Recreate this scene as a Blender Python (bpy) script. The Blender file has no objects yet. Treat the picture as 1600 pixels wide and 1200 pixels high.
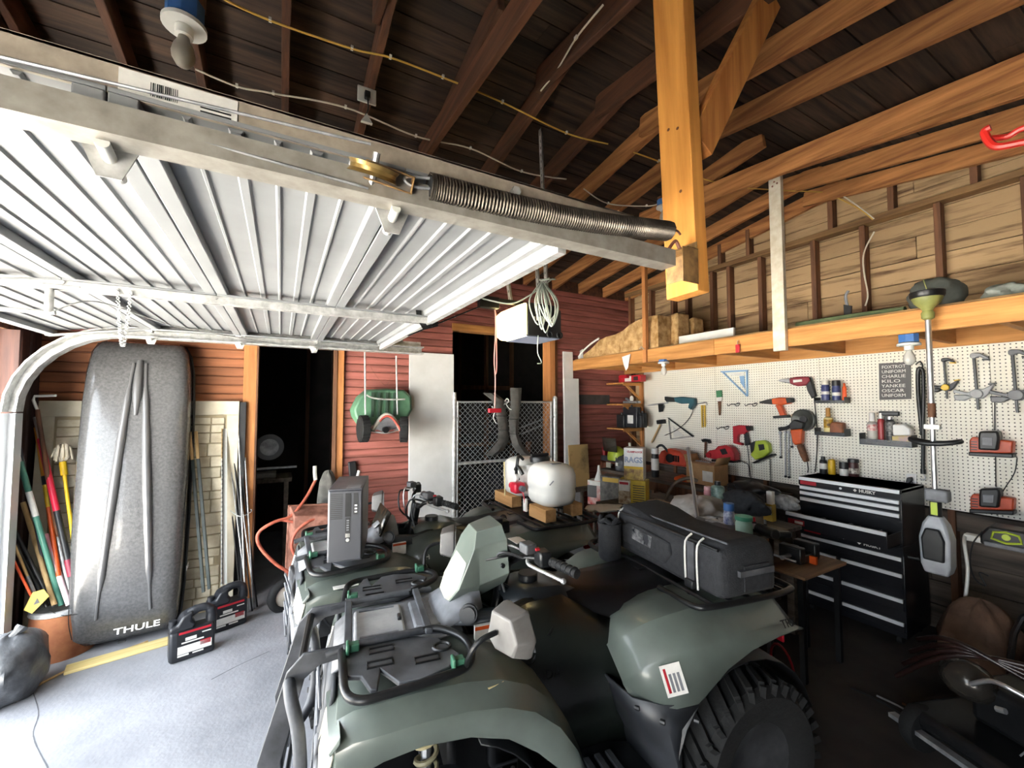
import bpy, bmesh, math, random
from mathutils import Vector as V, Matrix as M, Euler
random.seed(7)
SC = bpy.context.scene
COL = SC.collection
PI = math.pi
R = math.radians

# ---------------- camera, light, exposure ----------------
CAM_H, FPX, YAW, PITCH = 1.72, 650.0, R(29.0), math.atan(30 / 650.0)
FW = V((math.sin(YAW) * math.cos(PITCH), math.cos(YAW) * math.cos(PITCH), math.sin(PITCH)))
RT = V((math.cos(YAW), -math.sin(YAW), 0))
UP = RT.cross(FW)
cd = bpy.data.cameras.new('camera'); cam = bpy.data.objects.new('camera', cd); COL.objects.link(cam)
cd.sensor_width = 36; cd.lens = FPX / 1600 * 36; cd.clip_start = .02
cam.matrix_world = M(((RT.x, UP.x, -FW.x, 0), (RT.y, UP.y, -FW.y, 0), (RT.z, UP.z, -FW.z, CAM_H), (0, 0, 0, 1)))
SC.camera = cam

def P(u, v, X=None, Y=None, Z=None, d=None):
    """a photo pixel as a point on a known plane of the room"""
    r = FW + RT * ((u - 800) / FPX) - UP * ((v - 600) / FPX)
    t = X / r.x if X is not None else Y / r.y if Y is not None else (Z - CAM_H) / r.z if Z is not None else d
    return V((0, 0, CAM_H)) + r * t

wd = bpy.data.worlds.new('sky'); SC.world = wd; wd.use_nodes = True
bg = wd.node_tree.nodes['Background']; bg.inputs[0].default_value = (.86, .93, 1, 1); bg.inputs[1].default_value = 4.2
sl = bpy.data.lights.new('sun', 'SUN'); sl.energy = 66; sl.angle = R(2); sl.color = (1, .95, .88)
sun = bpy.data.objects.new('sun', sl); COL.objects.link(sun)
sun.rotation_euler = V((-.12, .62, -.78)).to_track_quat('-Z', 'Y').to_euler()
for nm, loc, sx, sy, rot in (('door_portal', (-1.66, 2.45, 1.08), 2.15, 2.8, (0, R(-90), 0)),
                             ('side_portal', (-1.66, -.5, 1.0), 2.0, 1.2, (0, R(-90), 0))):
    pl = bpy.data.lights.new(nm, 'AREA'); pl.shape = 'RECTANGLE'; pl.size = sx; pl.size_y = sy
    pl.cycles.is_portal = True
    po = bpy.data.objects.new(nm, pl); COL.objects.link(po); po.location = loc; po.rotation_euler = rot
vs = SC.view_settings
vs.view_transform = 'Standard'; vs.look = 'None'; vs.gamma = 1; vs.use_curve_mapping = False
vs.exposure = 1.65
SC.cycles.max_bounces = 10; SC.cycles.diffuse_bounces = 6; SC.cycles.glossy_bounces = 4
SC.cycles.sample_clamp_indirect = 8; SC.cycles.caustics_reflective = False; SC.cycles.caustics_refractive = False

# ---------------- materials ----------------
def C(h):
    h = h.lstrip('#'); o = []
    for i in (0, 2, 4):
        x = int(h[i:i + 2], 16) / 255; o.append(x / 12.92 if x <= .04045 else ((x + .055) / 1.055) ** 2.4)
    return tuple(o) + (1,)
MATS = {}
def mat(name, col, col2=None, rough=.5, metal=0, sc=6, st=(1, 1, 1), bump=0, bsc=None, rnd=0, detail=4, lo=.35, hi=.65, spec=.5, emit=None, es=1, coat=0, trans=0, alpha=1, r2=None):
    if name in MATS: return MATS[name]
    m = bpy.data.materials.new(name); m.use_nodes = True; MATS[name] = m
    nt = m.node_tree; N = nt.nodes; L = nt.links; b = N['Principled BSDF']
    b.inputs['Roughness'].default_value = rough; b.inputs['Metallic'].default_value = metal
    b.inputs['Specular IOR Level'].default_value = spec; b.inputs['Coat Weight'].default_value = coat
    b.inputs['Transmission Weight'].default_value = trans; b.inputs['Alpha'].default_value = alpha
    if emit: b.inputs['Emission Color'].default_value = C(emit); b.inputs['Emission Strength'].default_value = es
    c1 = C(col); b.inputs['Base Color'].default_value = c1
    if col2 or bump or rnd:
        tc = N.new('ShaderNodeTexCoord'); mp = N.new('ShaderNodeMapping'); mp.inputs['Scale'].default_value = st
        oi = N.new('ShaderNodeObjectInfo'); ad = N.new('ShaderNodeVectorMath'); ad.operation = 'ADD'
        ml = N.new('ShaderNodeVectorMath'); ml.operation = 'SCALE'; ml.inputs[0].default_value = (7.3, 5.1, 9.7)
        L.new(oi.outputs['Random'], ml.inputs['Scale']); L.new(tc.outputs['Object'], ad.inputs[0]); L.new(ml.outputs[0], ad.inputs[1])
        L.new(ad.outputs[0], mp.inputs['Vector'])
        nz = N.new('ShaderNodeTexNoise'); nz.inputs['Scale'].default_value = sc; nz.inputs['Detail'].default_value = detail; nz.inputs['Roughness'].default_value = .6
        L.new(mp.outputs[0], nz.inputs['Vector'])
        mr = N.new('ShaderNodeMapRange'); mr.inputs[1].default_value = lo; mr.inputs[2].default_value = hi
        L.new(nz.outputs['Fac'], mr.inputs[0])
        mx = N.new('ShaderNodeMix'); mx.data_type = 'RGBA'; mx.inputs[6].default_value = c1; mx.inputs[7].default_value = C(col2 or col)
        L.new(mr.outputs[0], mx.inputs[0]); out = mx.outputs[2]
        if r2 is not None:
            rr = N.new('ShaderNodeMapRange'); rr.inputs[3].default_value = rough; rr.inputs[4].default_value = r2
            L.new(mr.outputs[0], rr.inputs[0]); L.new(rr.outputs[0], b.inputs['Roughness'])
        if rnd:
            hs = N.new('ShaderNodeHueSaturation'); vr = N.new('ShaderNodeMapRange'); vr.inputs[3].default_value = 1 - rnd; vr.inputs[4].default_value = 1 + rnd
            L.new(oi.outputs['Random'], vr.inputs[0]); L.new(vr.outputs[0], hs.inputs['Value']); L.new(out, hs.inputs['Color']); out = hs.outputs[0]
        L.new(out, b.inputs['Base Color'])
        if bump:
            n2 = N.new('ShaderNodeTexNoise'); n2.inputs['Scale'].default_value = bsc or sc * 4; n2.inputs['Detail'].default_value = 5
            L.new(mp.outputs[0], n2.inputs['Vector'])
            bp = N.new('ShaderNodeBump'); bp.inputs['Strength'].default_value = bump; bp.inputs['Distance'].default_value = .01
            L.new(n2.outputs['Fac'], bp.inputs['Height']); L.new(bp.outputs[0], b.inputs['Normal'])
    return m
def wood(name, a, b, axis, rnd=.15, rough=.75, **k):
    st = [14, 14, 14]; st[axis] = 1.0
    return mat(name, a, b, rough=rough, sc=1.6, st=st, bump=.25, bsc=3, rnd=rnd, detail=6, **k)

black = mat('black_plastic', '#17181a', '#202224', rough=.42, sc=9)
blackm = mat('black_metal', '#141517', '#1e1f21', rough=.35, metal=.3, sc=12)
rubber = mat('tire_rubber', '#0b0b0c', '#131415', rough=.8, sc=14, bump=.2)
greyp = mat('grey_plastic', '#5c5e63', '#83858a', rough=.55, sc=7, bump=.05)
dkgrey = mat('dusty_dark_plastic', '#2e3034', '#54565b', rough=.5, sc=9, r2=.75)
steel = mat('steel', '#b9bbbd', '#8d8f91', rough=.35, metal=.55, sc=18)
galv = mat('galvanised_steel', '#c3c4c3', '#9b9b98', rough=.42, metal=.3, sc=22)
alu = mat('aluminium', '#cfd0d2', rough=.3, metal=.85)
white = mat('white_paint', '#dcdcda', '#cfcfcc', rough=.5, sc=4)
whitep = mat('white_plastic', '#e6e6e2', '#dadad5', rough=.4, sc=5)
cream = mat('cream_plastic', '#d9d4c3', '#c8c3b2', rough=.35, sc=9)
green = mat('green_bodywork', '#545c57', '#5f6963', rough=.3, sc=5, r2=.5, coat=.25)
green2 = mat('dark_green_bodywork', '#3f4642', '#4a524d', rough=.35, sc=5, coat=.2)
red = mat('red_plastic', '#b81d2c', '#a01726', rough=.4, sc=8)
orange = mat('orange_plastic', '#d2561c', '#b84714', rough=.42, sc=8)
yellow = mat('yellow_plastic', '#d9b322', '#c7a117', rough=.45, sc=8)
lime = mat('lime_plastic', '#b9cc45', '#a6bb37', rough=.42, sc=8)
blue = mat('blue_plastic', '#3f6fae', '#34609c', rough=.42, sc=8)
teal = mat('teal_casing', '#2d5a66', '#234a55', rough=.45, sc=8)
rust = mat('rusty_pink_metal', '#97695a', '#6e4536', rough=.75, sc=9, bump=.2, lo=.4, hi=.6)
glassb = mat('frosted_glass', '#f0eee6', rough=.25, trans=.35)
cloth = mat('black_fabric', '#1b1c20', '#26282c', rough=.9, sc=40, bump=.2)
labelw = mat('label_white', '#e4e2dc', '#d6d4ce', rough=.55, sc=30)
gold = mat('label_gold', '#c8a43a', rough=.5)
ply = wood('plywood', '#b08a5a', '#8d6a42', 1, .1)
pineX = wood('pine_along_x', '#c98f4f', '#9f6a34', 0)
pineY = wood('pine_along_y', '#c98f4f', '#9f6a34', 1)
pineZ = wood('pine_along_z', '#c4854c', '#a3683a', 2)
rafter = wood('shaded_rafter', '#5c3822', '#3a2215', 1, .18)  # same rafter wood, darker: shade of the left roof put into the colour
rafter2 = wood('lit_rafter', '#b87f4a', '#7d4e28', 1, .12)  # same rafter wood, lighter: daylight on the right roof put into the colour
deckm = wood('roof_deck', '#4c392c', '#1a120e', 0, .45)
studm = wood('old_stud', '#7d5438', '#523524', 2, .2)
gablem = mat('weathered_board', '#a88c68', '#533923', rough=.8, sc=1.1, st=(3, 1.3, 15), bump=.2, bsc=4, rnd=.1, detail=7, lo=.5, hi=.68)
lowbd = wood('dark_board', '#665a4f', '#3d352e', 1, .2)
redb = wood('red_siding', '#a8645a', '#7c473d', 0, .16)
orbd = wood('orange_siding', '#a86a45', '#8a5738', 0, .12)
concrete = mat('concrete', '#9a9ba0', '#7a7b80', rough=.85, sc=2.2, bump=.25, bsc=45, detail=8, lo=.3, hi=.7)
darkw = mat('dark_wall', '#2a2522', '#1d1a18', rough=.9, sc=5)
cardb = mat('cardboard', '#b58d62', '#a47d54', rough=.8, sc=10)
paper = mat('paper', '#e8e6e0', rough=.8)

# ---------------- mesh helpers ----------------
def T(*a): return M.Translation(V(a))
def RZ(a): return M.Rotation(a, 4, 'Z')
def RX(a): return M.Rotation(a, 4, 'X')
def RY(a): return M.Rotation(a, 4, 'Y')
def frame(p0, p1):
    z = (V(p1) - V(p0)).normalized()
    a = V((0, 0, 1)) if abs(z.z) < .95 else V((1, 0, 0))
    x = a.cross(z).normalized(); y = z.cross(x)
    return x, y, z
def spline(pts, k):
    p = [V(q) for q in pts]; n = len(p); o = []
    for i in range(n - 1):
        a, b, c, d = p[max(i - 1, 0)], p[i], p[i + 1], p[min(i + 2, n - 1)]
        for j in range(k):
            t = j / k
            o.append(.5 * (2 * b + (c - a) * t + (2 * a - 5 * b + 4 * c - d) * t * t + (3 * b - a - 3 * c + d) * t ** 3))
    return o + [p[-1]]
class MB:
    def __init__(s, m=None): s.v = []; s.f = []; s.m = m or M()
    def add(s, vs, fs, m=None):
        b = len(s.v); mm = s.m @ m if m else s.m
        s.v += [mm @ V(q) for q in vs]; s.f += [[b + i for i in f] for f in fs]; return s
    def box(s, c, d, rot=None, m=None):
        x, y, z = d[0] / 2, d[1] / 2, d[2] / 2
        q = T(*c) @ (Euler(rot).to_matrix().to_4x4() if rot else M())
        if m: q = m @ q
        return s.add([(-x, -y, -z), (x, -y, -z), (x, y, -z), (-x, y, -z), (-x, -y, z), (x, -y, z), (x, y, z), (-x, y, z)],
                     [(0, 3, 2, 1), (4, 5, 6, 7), (0, 1, 5, 4), (1, 2, 6, 5), (2, 3, 7, 6), (3, 0, 4, 7)], q)
    def bx(s, x0, x1, y0, y1, z0, z1): return s.box(((x0 + x1) / 2, (y0 + y1) / 2, (z0 + z1) / 2), (abs(x1 - x0), abs(y1 - y0), abs(z1 - z0)))
    def beam(s, p0, p1, w, h, roll=0):
        x, y, z = frame(p0, p1); l = (V(p1) - V(p0)).length; c = (V(p0) + V(p1)) / 2
        q = M(((x.x, y.x, z.x, c.x), (x.y, y.y, z.y, c.y), (x.z, y.z, z.z, c.z), (0, 0, 0, 1))) @ RZ(roll)
        return s.box((0, 0, 0), (w, h, l), m=q)
    def loft(s, rings, caps=True, cyc=True, m=None):
        n = len(rings[0]); vs = [p for r in rings for p in r]; fs = []
        for i in range(len(rings) - 1):
            for j in range(n if cyc else n - 1):
                a = i * n + j; b = i * n + (j + 1) % n
                fs.append((a, b, b + n, a + n))
        if caps and cyc: fs += [list(range(n))[::-1], [(len(rings) - 1) * n + j for j in range(n)]]
        return s.add(vs, fs, m)
    def tube(s, pts, r, n=8, k=0, closed=False, m=None):
        p = [V(q) for q in pts]
        if closed: p = p + [p[0]]
        if k: p = spline(p, k)
        if closed: p = p[:-1]
        rings = []; L = len(p); x = None
        for i in range(L):
            if closed: t = (p[(i + 1) % L] - p[i - 1]).normalized()
            else: t = (p[min(i + 1, L - 1)] - p[max(i - 1, 0)]).normalized()
            if x is None: x = frame((0, 0, 0), t)[0]
            else:
                x = x - t * x.dot(t)
                x = x.normalized() if x.length > 1e-6 else frame((0, 0, 0), t)[0]
            y = t.cross(x); rr = r[min(i * len(r) // L, len(r) - 1)] if isinstance(r, (list, tuple)) else r
            rings.append([p[i] + x * (rr * math.cos(2 * PI * j / n)) + y * (rr * math.sin(2 * PI * j / n)) for j in range(n)])
        if closed: rings.append(rings[0]); return s.loft(rings, False, m=m)
        return s.loft(rings, m=m)
    def cyl(s, p0, p1, r0, r1=None, n=14, m=None):
        x, y, z = frame(p0, p1); r1 = r0 if r1 is None else r1
        return s.loft([[V(q) + x * (r * math.cos(2 * PI * j / n)) + y * (r * math.sin(2 * PI * j / n)) for j in range(n)] for q, r in ((p0, r0), (p1, r1))], m=m)
    def lathe(s, prof, n=20, m=None):
        return s.loft([[(max(r, 1e-4) * math.cos(2 * PI * j / n), max(r, 1e-4) * math.sin(2 * PI * j / n), z) for j in range(n)] for r, z in prof], m=m)
    def prism(s, poly, t, m=None):
        n = len(poly)
        return s.add([(x, y, 0) for x, y in poly] + [(x, y, t) for x, y in poly],
                     [list(range(n))[::-1], list(range(n, 2 * n))] + [(i, (i + 1) % n, n + (i + 1) % n, n + i) for i in range(n)], m)
    def ball(s, c, r, nu=14, nv=8, m=None):
        if not isinstance(r, (list, tuple)): r = (r, r, r)
        return s.loft([[(c[0] + r[0] * max(math.sin(PI * i / nv), 1e-3) * math.cos(2 * PI * j / nu), c[1] + r[1] * max(math.sin(PI * i / nv), 1e-3) * math.sin(2 * PI * j / nu), c[2] - r[2] * math.cos(PI * i / nv)) for j in range(nu)] for i in range(nv + 1)], m=m)
    def grid(s, fn, nu, nv, m=None):
        return s.add([fn(i / nu, j / nv) for i in range(nu + 1) for j in range(nv + 1)],
                     [(i * (nv + 1) + j, (i + 1) * (nv + 1) + j, (i + 1) * (nv + 1) + j + 1, i * (nv + 1) + j + 1) for i in range(nu) for j in range(nv)], m)
    def build(s, name, mt, parent=None, bevel=0, sm=35, solid=0, seg=2, sub=0):
        me = bpy.data.meshes.new(name); me.from_pydata(s.v, [], s.f)
        bm = bmesh.new(); bm.from_mesh(me); bmesh.ops.recalc_face_normals(bm, faces=bm.faces); bm.to_mesh(me); bm.free()
        if sm:
            me.shade_smooth(); me.set_sharp_from_angle(angle=R(sm))
        me.materials.append(mt)
        o = bpy.data.objects.new(name, me); COL.objects.link(o); o.parent = parent
        if solid: d = o.modifiers.new('solid', 'SOLIDIFY'); d.thickness = solid; d.offset = 0
        if bevel:
            b = o.modifiers.new('bevel', 'BEVEL'); b.width = bevel; b.segments = seg; b.limit_method = 'ANGLE'; b.angle_limit = R(40)
        if sub: d = o.modifiers.new('sub', 'SUBSURF'); d.levels = sub; d.render_levels = sub
        return o
def tag(o, label, cat, group=None):
    o['label'] = label; o['category'] = cat
    if group: o['group'] = group
    return o
def thing(name, label, cat, loc=(0, 0, 0), rot=(0, 0, 0), group=None):
    o = bpy.data.objects.new(name, None); COL.objects.link(o); o.location = loc; o.rotation_euler = rot; o.empty_display_size = .1
    return tag(o, label, cat, group)
def one(mb, name, mt, label, cat, loc=(0, 0, 0), rot=(0, 0, 0), group=None, **k):
    o = mb.build(name, mt, None, **k); o.location = loc; o.rotation_euler = rot
    return tag(o, label, cat, group)
def struct(o): o['kind'] = 'structure'; return o
def sroot(name):
    o = bpy.data.objects.new(name, None); COL.objects.link(o); return struct(o)
def copy_tree(o, parent=None):
    c = o.copy(); COL.objects.link(c); c.parent = parent
    for ch in list(o.children): copy_tree(ch, c)
    return c
def share(src, parent, loc=None, rot=None):
    c = src.copy(); COL.objects.link(c); c.parent = parent
    if loc is not None: c.location = loc
    if rot is not None: c.rotation_euler = rot
    return c
def text(s, size, mt, parent, m, name='lettering', depth=.001, bold=0, sx=1.0, align='CENTER'):
    cu = bpy.data.curves.new(name, 'FONT'); cu.body = s; cu.size = size; cu.extrude = depth; cu.offset = bold
    cu.align_x = align; cu.align_y = 'CENTER'; cu.resolution_u = 2
    t = bpy.data.objects.new(name, cu); COL.objects.link(t)
    dg = bpy.context.evaluated_depsgraph_get(); me = bpy.data.meshes.new_from_object(t.evaluated_get(dg))
    bpy.data.objects.remove(t); bpy.data.curves.remove(cu)
    me.transform(m @ M.Diagonal((sx, 1, 1, 1))); me.materials.clear(); me.materials.append(mt)
    o = bpy.data.objects.new(name, me); COL.objects.link(o); o.parent = parent
    return o
# text frames: reads from a viewer facing +X (on the pegboard wall), facing +Y (on the back wall)
FX = M(((0, 0, -1, 0), (-1, 0, 0, 0), (0, 1, 0, 0), (0, 0, 0, 1)))
FY = M(((1, 0, 0, 0), (0, 0, -1, 0), (0, 1, 0, 0), (0, 0, 0, 1)))
# ---------------- the building ----------------
XL, XR, YB, YF = -1.6, 4.43, 4.45, -1.6
RIDGE_Y, RIDGE_H, SLOPE = 1.9, 3.60, .155
def roof(y): return RIDGE_H - SLOPE * abs(y - RIDGE_Y)

fl = struct(MB().bx(XL, XR + .1, YF, 6.6, -.1, 0).build('floor', concrete))
crk = MB()
for pts in ([P(42, 1058, Z=.0), P(60, 1110, Z=.0), P(52, 1150, Z=.0), P(75, 1200, Z=.0)], [P(330, 1062, Z=0), P(372, 1040, Z=0), P(420, 1018, Z=0)]):
    q = spline([V((a.x, a.y, .0006)) for a in pts], 6)
    for a, b in zip(q, q[1:]):
        w = random.uniform(.001, .003); crk.beam(a, b, .003 + w, .001)
crk.build('crack', mat('crack_dirt', '#55565a', rough=.95), fl)
dr = struct(MB().bx(-30, XL - .02, -16, 20, -.14, -.02).build('driveway', mat('driveway_concrete', '#c9c6bf', '#b4b1aa', rough=.9, sc=1.5)))

struct(MB().bx(1.5, XR, YF + .1, 2.6, 0, .002).build('floor_shade_slab', mat('floor_shade_brown', '#3a3430', '#2a2522', rough=.9, sc=3, bump=.2)))  # thin dark slab that paints the shade on the right-hand floor
# back wall: red shiplap boards around two openings
wb = sroot('wall_back')
mb = MB(); back = mat('joint_dust', '#8c6250', '#6d4a3d', rough=.95, sc=8)
for a, b, c, d in ((XL, -.21, 0, 3.3), (-.21, .44, 2.25, 3.3), (.44, 1.69, 0, 3.3), (1.69, 3.05, 2.58, 3.3), (3.05, XR + .1, 0, 3.3)): mb.bx(a, b, YB + .006, YB + .1, c, d)
mb.build('sheathing', back, wb)
cache = {}
z = .0
while z < 3.2:
    iv = [(XL, XR)]
    for o0, o1, top in ((-.24, .44, 2.25), (1.69, 3.05, 2.58)):
        if z < top: iv = [q for a, b in iv for q in (((a, o0), (o1, b)) if a < o0 and b > o1 else ((a, b),))]
    for a, b in iv:
        cuts = [a, b]
        if b - a > 3: cuts = [a, a + random.choice((1.2, 2.4, 3.1)), b]
        for x0, x1 in zip(cuts, cuts[1:]):
            mt = orbd if x1 <= -.2 else redb; key = (round(x1 - x0, 2), mt.name)
            if key not in cache:
                l = (x1 - x0) / 2 - .001
                cache[key] = MB().loft([[(s * l, .008, .001), (s * l, -.006, .003), (s * l, -.009, .008), (s * l, -.009, .068), (s * l, -.004, .0745), (s * l, .008, .0765)] for s in (-1, 1)]).build('board', mt, wb, sm=0)
                o = cache[key]
            else: o = share(cache[key], wb)
            o.location = ((x0 + x1) / 2, YB, z + random.uniform(-.001, .001))
    z += .0785
for a, b, c, d, e, mt in ((-.3, -.2, 0, 2.3, .03, pineZ), (.44, .54, 0, 2.3, .03, pineZ), (2.98, 3.06, 0, 2.62, .06, pineZ), (3.06, 3.12, 0, 2.66, .03, wood('brown_trim', '#8a5a38', '#5f3a22', 2))):
    MB().bx(a, b, YB - e - .012, YB + .1, c, d).build('trim_board', mt, wb, bevel=.003)
MB().bx(.44, .475, YB - .055, YB + .1, 0, 2.3).build('jamb', studm, wb, bevel=.002)
MB().bx(-.2, -.185, YB - .05, YB + .1, 0, 2.3).build('jamb', studm, wb, bevel=.002)
MB().bx(1.68, 3.06, YB - .03, YB + .1, 2.55, 2.63).build('lintel', pineX, wb, bevel=.003)
MB().bx(-.3, .54, YB - .04, YB + .1, 2.25, 2.33).build('lintel', pineX, wb, bevel=.003)

# the dark rooms behind the two openings
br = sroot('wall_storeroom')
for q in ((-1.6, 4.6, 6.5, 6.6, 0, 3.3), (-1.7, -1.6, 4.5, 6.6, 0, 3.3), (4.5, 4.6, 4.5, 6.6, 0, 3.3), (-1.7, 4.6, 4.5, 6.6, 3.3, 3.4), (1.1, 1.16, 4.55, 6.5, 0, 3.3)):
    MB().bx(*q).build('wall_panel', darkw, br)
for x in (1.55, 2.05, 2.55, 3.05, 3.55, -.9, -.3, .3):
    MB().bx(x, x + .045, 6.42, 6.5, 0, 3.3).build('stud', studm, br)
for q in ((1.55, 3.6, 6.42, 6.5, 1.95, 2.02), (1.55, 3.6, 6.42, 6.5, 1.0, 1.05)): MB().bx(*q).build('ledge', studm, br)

# right gable wall: weathered boards behind studs
wr = sroot('wall_right')
MB().bx(XR + .03, XR + .1, YF - .1, 4.55, 0, 3.8).build('sheathing', darkw, wr)
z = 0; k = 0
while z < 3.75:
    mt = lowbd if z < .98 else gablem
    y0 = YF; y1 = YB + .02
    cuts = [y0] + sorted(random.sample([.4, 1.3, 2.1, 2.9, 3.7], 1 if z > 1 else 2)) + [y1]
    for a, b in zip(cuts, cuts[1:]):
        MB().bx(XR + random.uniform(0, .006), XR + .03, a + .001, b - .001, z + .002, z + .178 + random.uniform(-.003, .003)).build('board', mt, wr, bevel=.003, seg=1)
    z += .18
for y in (4.36, 3.98, 3.62, 3.4, 3.06, 2.85, 2.5, 2.0, 1.62, 1.15, .72, .3, -.1, -.5):
    MB().bx(XR - .085, XR - .001, y - .02, y + .02, .05, 3.25).build('stud', studm, wr, bevel=.002)
for y in (4.1, 3.7, 3.3, 2.95, 2.62, 2.3, 1.85, 1.42, .95, .5, .05, -.4):
    if roof(y) + .02 > 3.3: MB().bx(XR - .085, XR - .001, y - .02, y + .02, 3.3, roof(y) + .1).build('cripple_stud', studm, wr, bevel=.002)
MB().bx(XR - .11, XR, YF, YB - .02, 3.25, 3.30).build('wall_plate', wood('plate_wood', '#8f6f47', '#6a4c2e', 1), wr, bevel=.003)
MB().bx(XR - .06, XR, YF, 4.0, .78, .92).build('ledger', lowbd, wr, bevel=.003)

# left wall with the garage opening, wall behind the camera
wl = sroot('wall_left')
brn = wood('brown_vertical_board', '#5a3a30', '#3d2822', 2)
DY0, DY1, DH = 1.02, 3.9, 2.2
for i in range(4):
    a = DY1 + i * .14; MB().bx(XL - .02, XL + (.012 if i % 2 else 0), a, a + .138, 0, 3.2).build('board', brn, wl, bevel=.003)
MB().bx(XL - .02, XL, DY0, DY1, DH, 3.65).build('board', brn, wl)
MB().bx(XL - .02, XL, .1, DY0, 0, 3.65).build('board', brn, wl)
MB().bx(XL - .02, XL, YF, .1, 2.0, 3.65).build('board', brn, wl)
MB().bx(XL - .02, XL, YF, -1.1, 0, 2.0).build('board', brn, wl)
MB().bx(XL, XL + .1, DY1 + .02, DY1 + .06, 0, 2.2).build('jamb', brn, wl, bevel=.003)
MB().bx(XL, XL + .04, DY0 - .1, DY1 + .1, DH, DH + .14).build('header', studm, wl, bevel=.004)
struct(MB().bx(XL - .02, XR + .1, YF - .06, YF, 0, 3.5).build('wall_front', darkw))

struct(MB().bx(-1.45, .0, -1.55, .2, 2.14, 2.17).build('added_light_blocker', mat('blocker_white', '#c4c6c8', rough=.5)))  # added unseen panel, keeps light from the side opening off the roof
# roof: lapped rafters, ridge board and deck planks
ce = sroot('ceiling')
xs = (4.35, 3.93, 3.5, 3.07, 2.63, 2.2, 1.8, 1.34, .87, .39, -.04, -.44, -.77, -1.15, -1.53)
for i, x in enumerate(xs):
    for y0, y1, dx in ((1.72, YB + .02, .021), (YF - .05, 2.05, -.021)):
        if dx < 0 and i % 5 == 3: y1 = 2.9
        a, b = V((x + dx, y0, (RIDGE_H + SLOPE * (RIDGE_Y - y0) if (y0 < RIDGE_Y) == (dx > 0) else roof(y0)))), None
        if dx > 0: p0 = V((x + dx, y0, RIDGE_H - SLOPE * (y0 - RIDGE_Y) - .01)); p1 = V((x + dx, y1, roof(y1)))
        else: p0 = V((x + dx, y0, roof(y0))); p1 = V((x + dx, y1, RIDGE_H + SLOPE * (y1 - RIDGE_Y) - SLOPE * 2 * max(0, y1 - RIDGE_Y) * (1 if y1 > 2.2 else .6)))
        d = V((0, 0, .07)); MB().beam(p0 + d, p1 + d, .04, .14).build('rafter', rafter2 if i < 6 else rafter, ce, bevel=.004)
dk = {}
for sgn in (1, -1):
    y = RIDGE_Y
    while (y < YB + .05) if sgn > 0 else (y > YF - .1):
        z = roof(y + sgn * .08) + .152
        cuts = [XL - .05, random.choice((.1, 1.2, 2.3, 3.2)), XR + .1]
        for a, b in zip(cuts, cuts[1:]):
            MB().box(((a + b) / 2, y + sgn * .08, z), (b - a - .002, .154, .02), rot=(-math.atan(SLOPE) * sgn, 0, 0)).build('deck_plank', deckm, ce, sm=0)
        y += sgn * .16
MB().bx(XL - .05, XR + .1, YF - .2, 4.7, 3.84, 3.9).build('roof_cover', darkw, ce)
MB().bx(XL - .05, XL - .02, YF - .2, 4.7, 3.2, 3.9).build('roof_cover', darkw, ce)
for y, s in ((4.56, 1), (YF - .1, -1)): MB().bx(XL - .05, XR + .1, y, y + .03, 3.1, 3.9).build('roof_cover', darkw, ce)
for i, x in enumerate(xs[:-1]):   # frieze blocks between rafter tails
    MB().bx(xs[i + 1] + .05, x - .02, YB - .01, YB + .04, 3.2, 3.36).build('blocking', rafter, ce)

# post that carries the door track, and its brace
t = thing('hanging_post', 'bright orange timber post hanging from the roof at the end of the door track', 'post', (1.25, .93, 2.11), (R(-2), 0, 0))
pz = wood('bright_post', '#dd9a49', '#c27f35', 2, .05)
MB().bx(0, .062, 0, .135, 0, 1.45).build('timber', pz, t, bevel=.003)
for x, y, z in ((-.001, .05, .62), (-.001, .09, .64), (-.001, .05, .38)): MB().cyl((x, y, z), (x + .004, y, z), .006, n=8).build('knot', mat('knot', '#6b3d1c', rough=.8), t)
one(MB().beam((1.34, .985, 2.68), (1.84, .985, 3.5), .045, .12), 'diagonal_brace', wood('brace_wood', '#d3924c', '#a8682f', 2, .05), 'orange diagonal timber brace running from the hanging post up to the rafters', 'brace', bevel=.003)
t = thing('track_bracket', 'worn tan steel bracket fixing the spring and track to the hanging post', 'bracket', (1.2, .93, 2.16))
tan = mat('tan_steel', '#b08d5c', '#7d6244', rough=.5, metal=.4, sc=20)
MB().bx(-.03, .05, -.004, 0, -.03, .09).build('plate', tan, t, bevel=.004); MB().bx(-.005, .05, -.004, .13, .09, .094).build('plate', tan, t); MB().bx(.046, .05, 0, .13, 0, .12).build('plate', tan, t)
MB().tube([(-.03, .05, .1), (0, .05, .13), (.02, .05, .11), (.03, .05, .1)], .006, k=4).build('eye_bolt', rust, t)

# loft shelf: front beam, joists, deck, posts
lf = thing('loft_shelf', 'raw pine loft shelf hung above the pegboard', 'shelf', (3.4, 1.8, 2.15))
I = T(-3.4, -1.8, -2.15)
MB(I).bx(3.36, 3.4, .1, 2.35, 2.15, 2.285).build('front_beam', pineY, lf, bevel=.003)
MB(I).bx(3.36, 3.4, 2.352, 4.43, 2.15, 2.285).build('front_beam', pineY, lf, bevel=.003)
for y in (.2, .65, 1.068, 1.75, 2.3, 2.98, 3.55, 4.1): MB(I).bx(3.4, 4.34, y, y + .038, 2.155, 2.27).build('joist', pineX, lf, bevel=.002)
MB(I).bx(4.3, 4.335, .1, 4.43, 2.135, 2.27).build('wall_ledger', pineY, lf, bevel=.002)
for i in range(5):
    MB(I).bx(3.4 + i * .187, 3.4 + i * .187 + .184, .1, 4.42, 2.287, 2.303).build('deck_board', wood('loft_board', '#a7814f', '#6d5132', 1), lf, bevel=.002)
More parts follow.
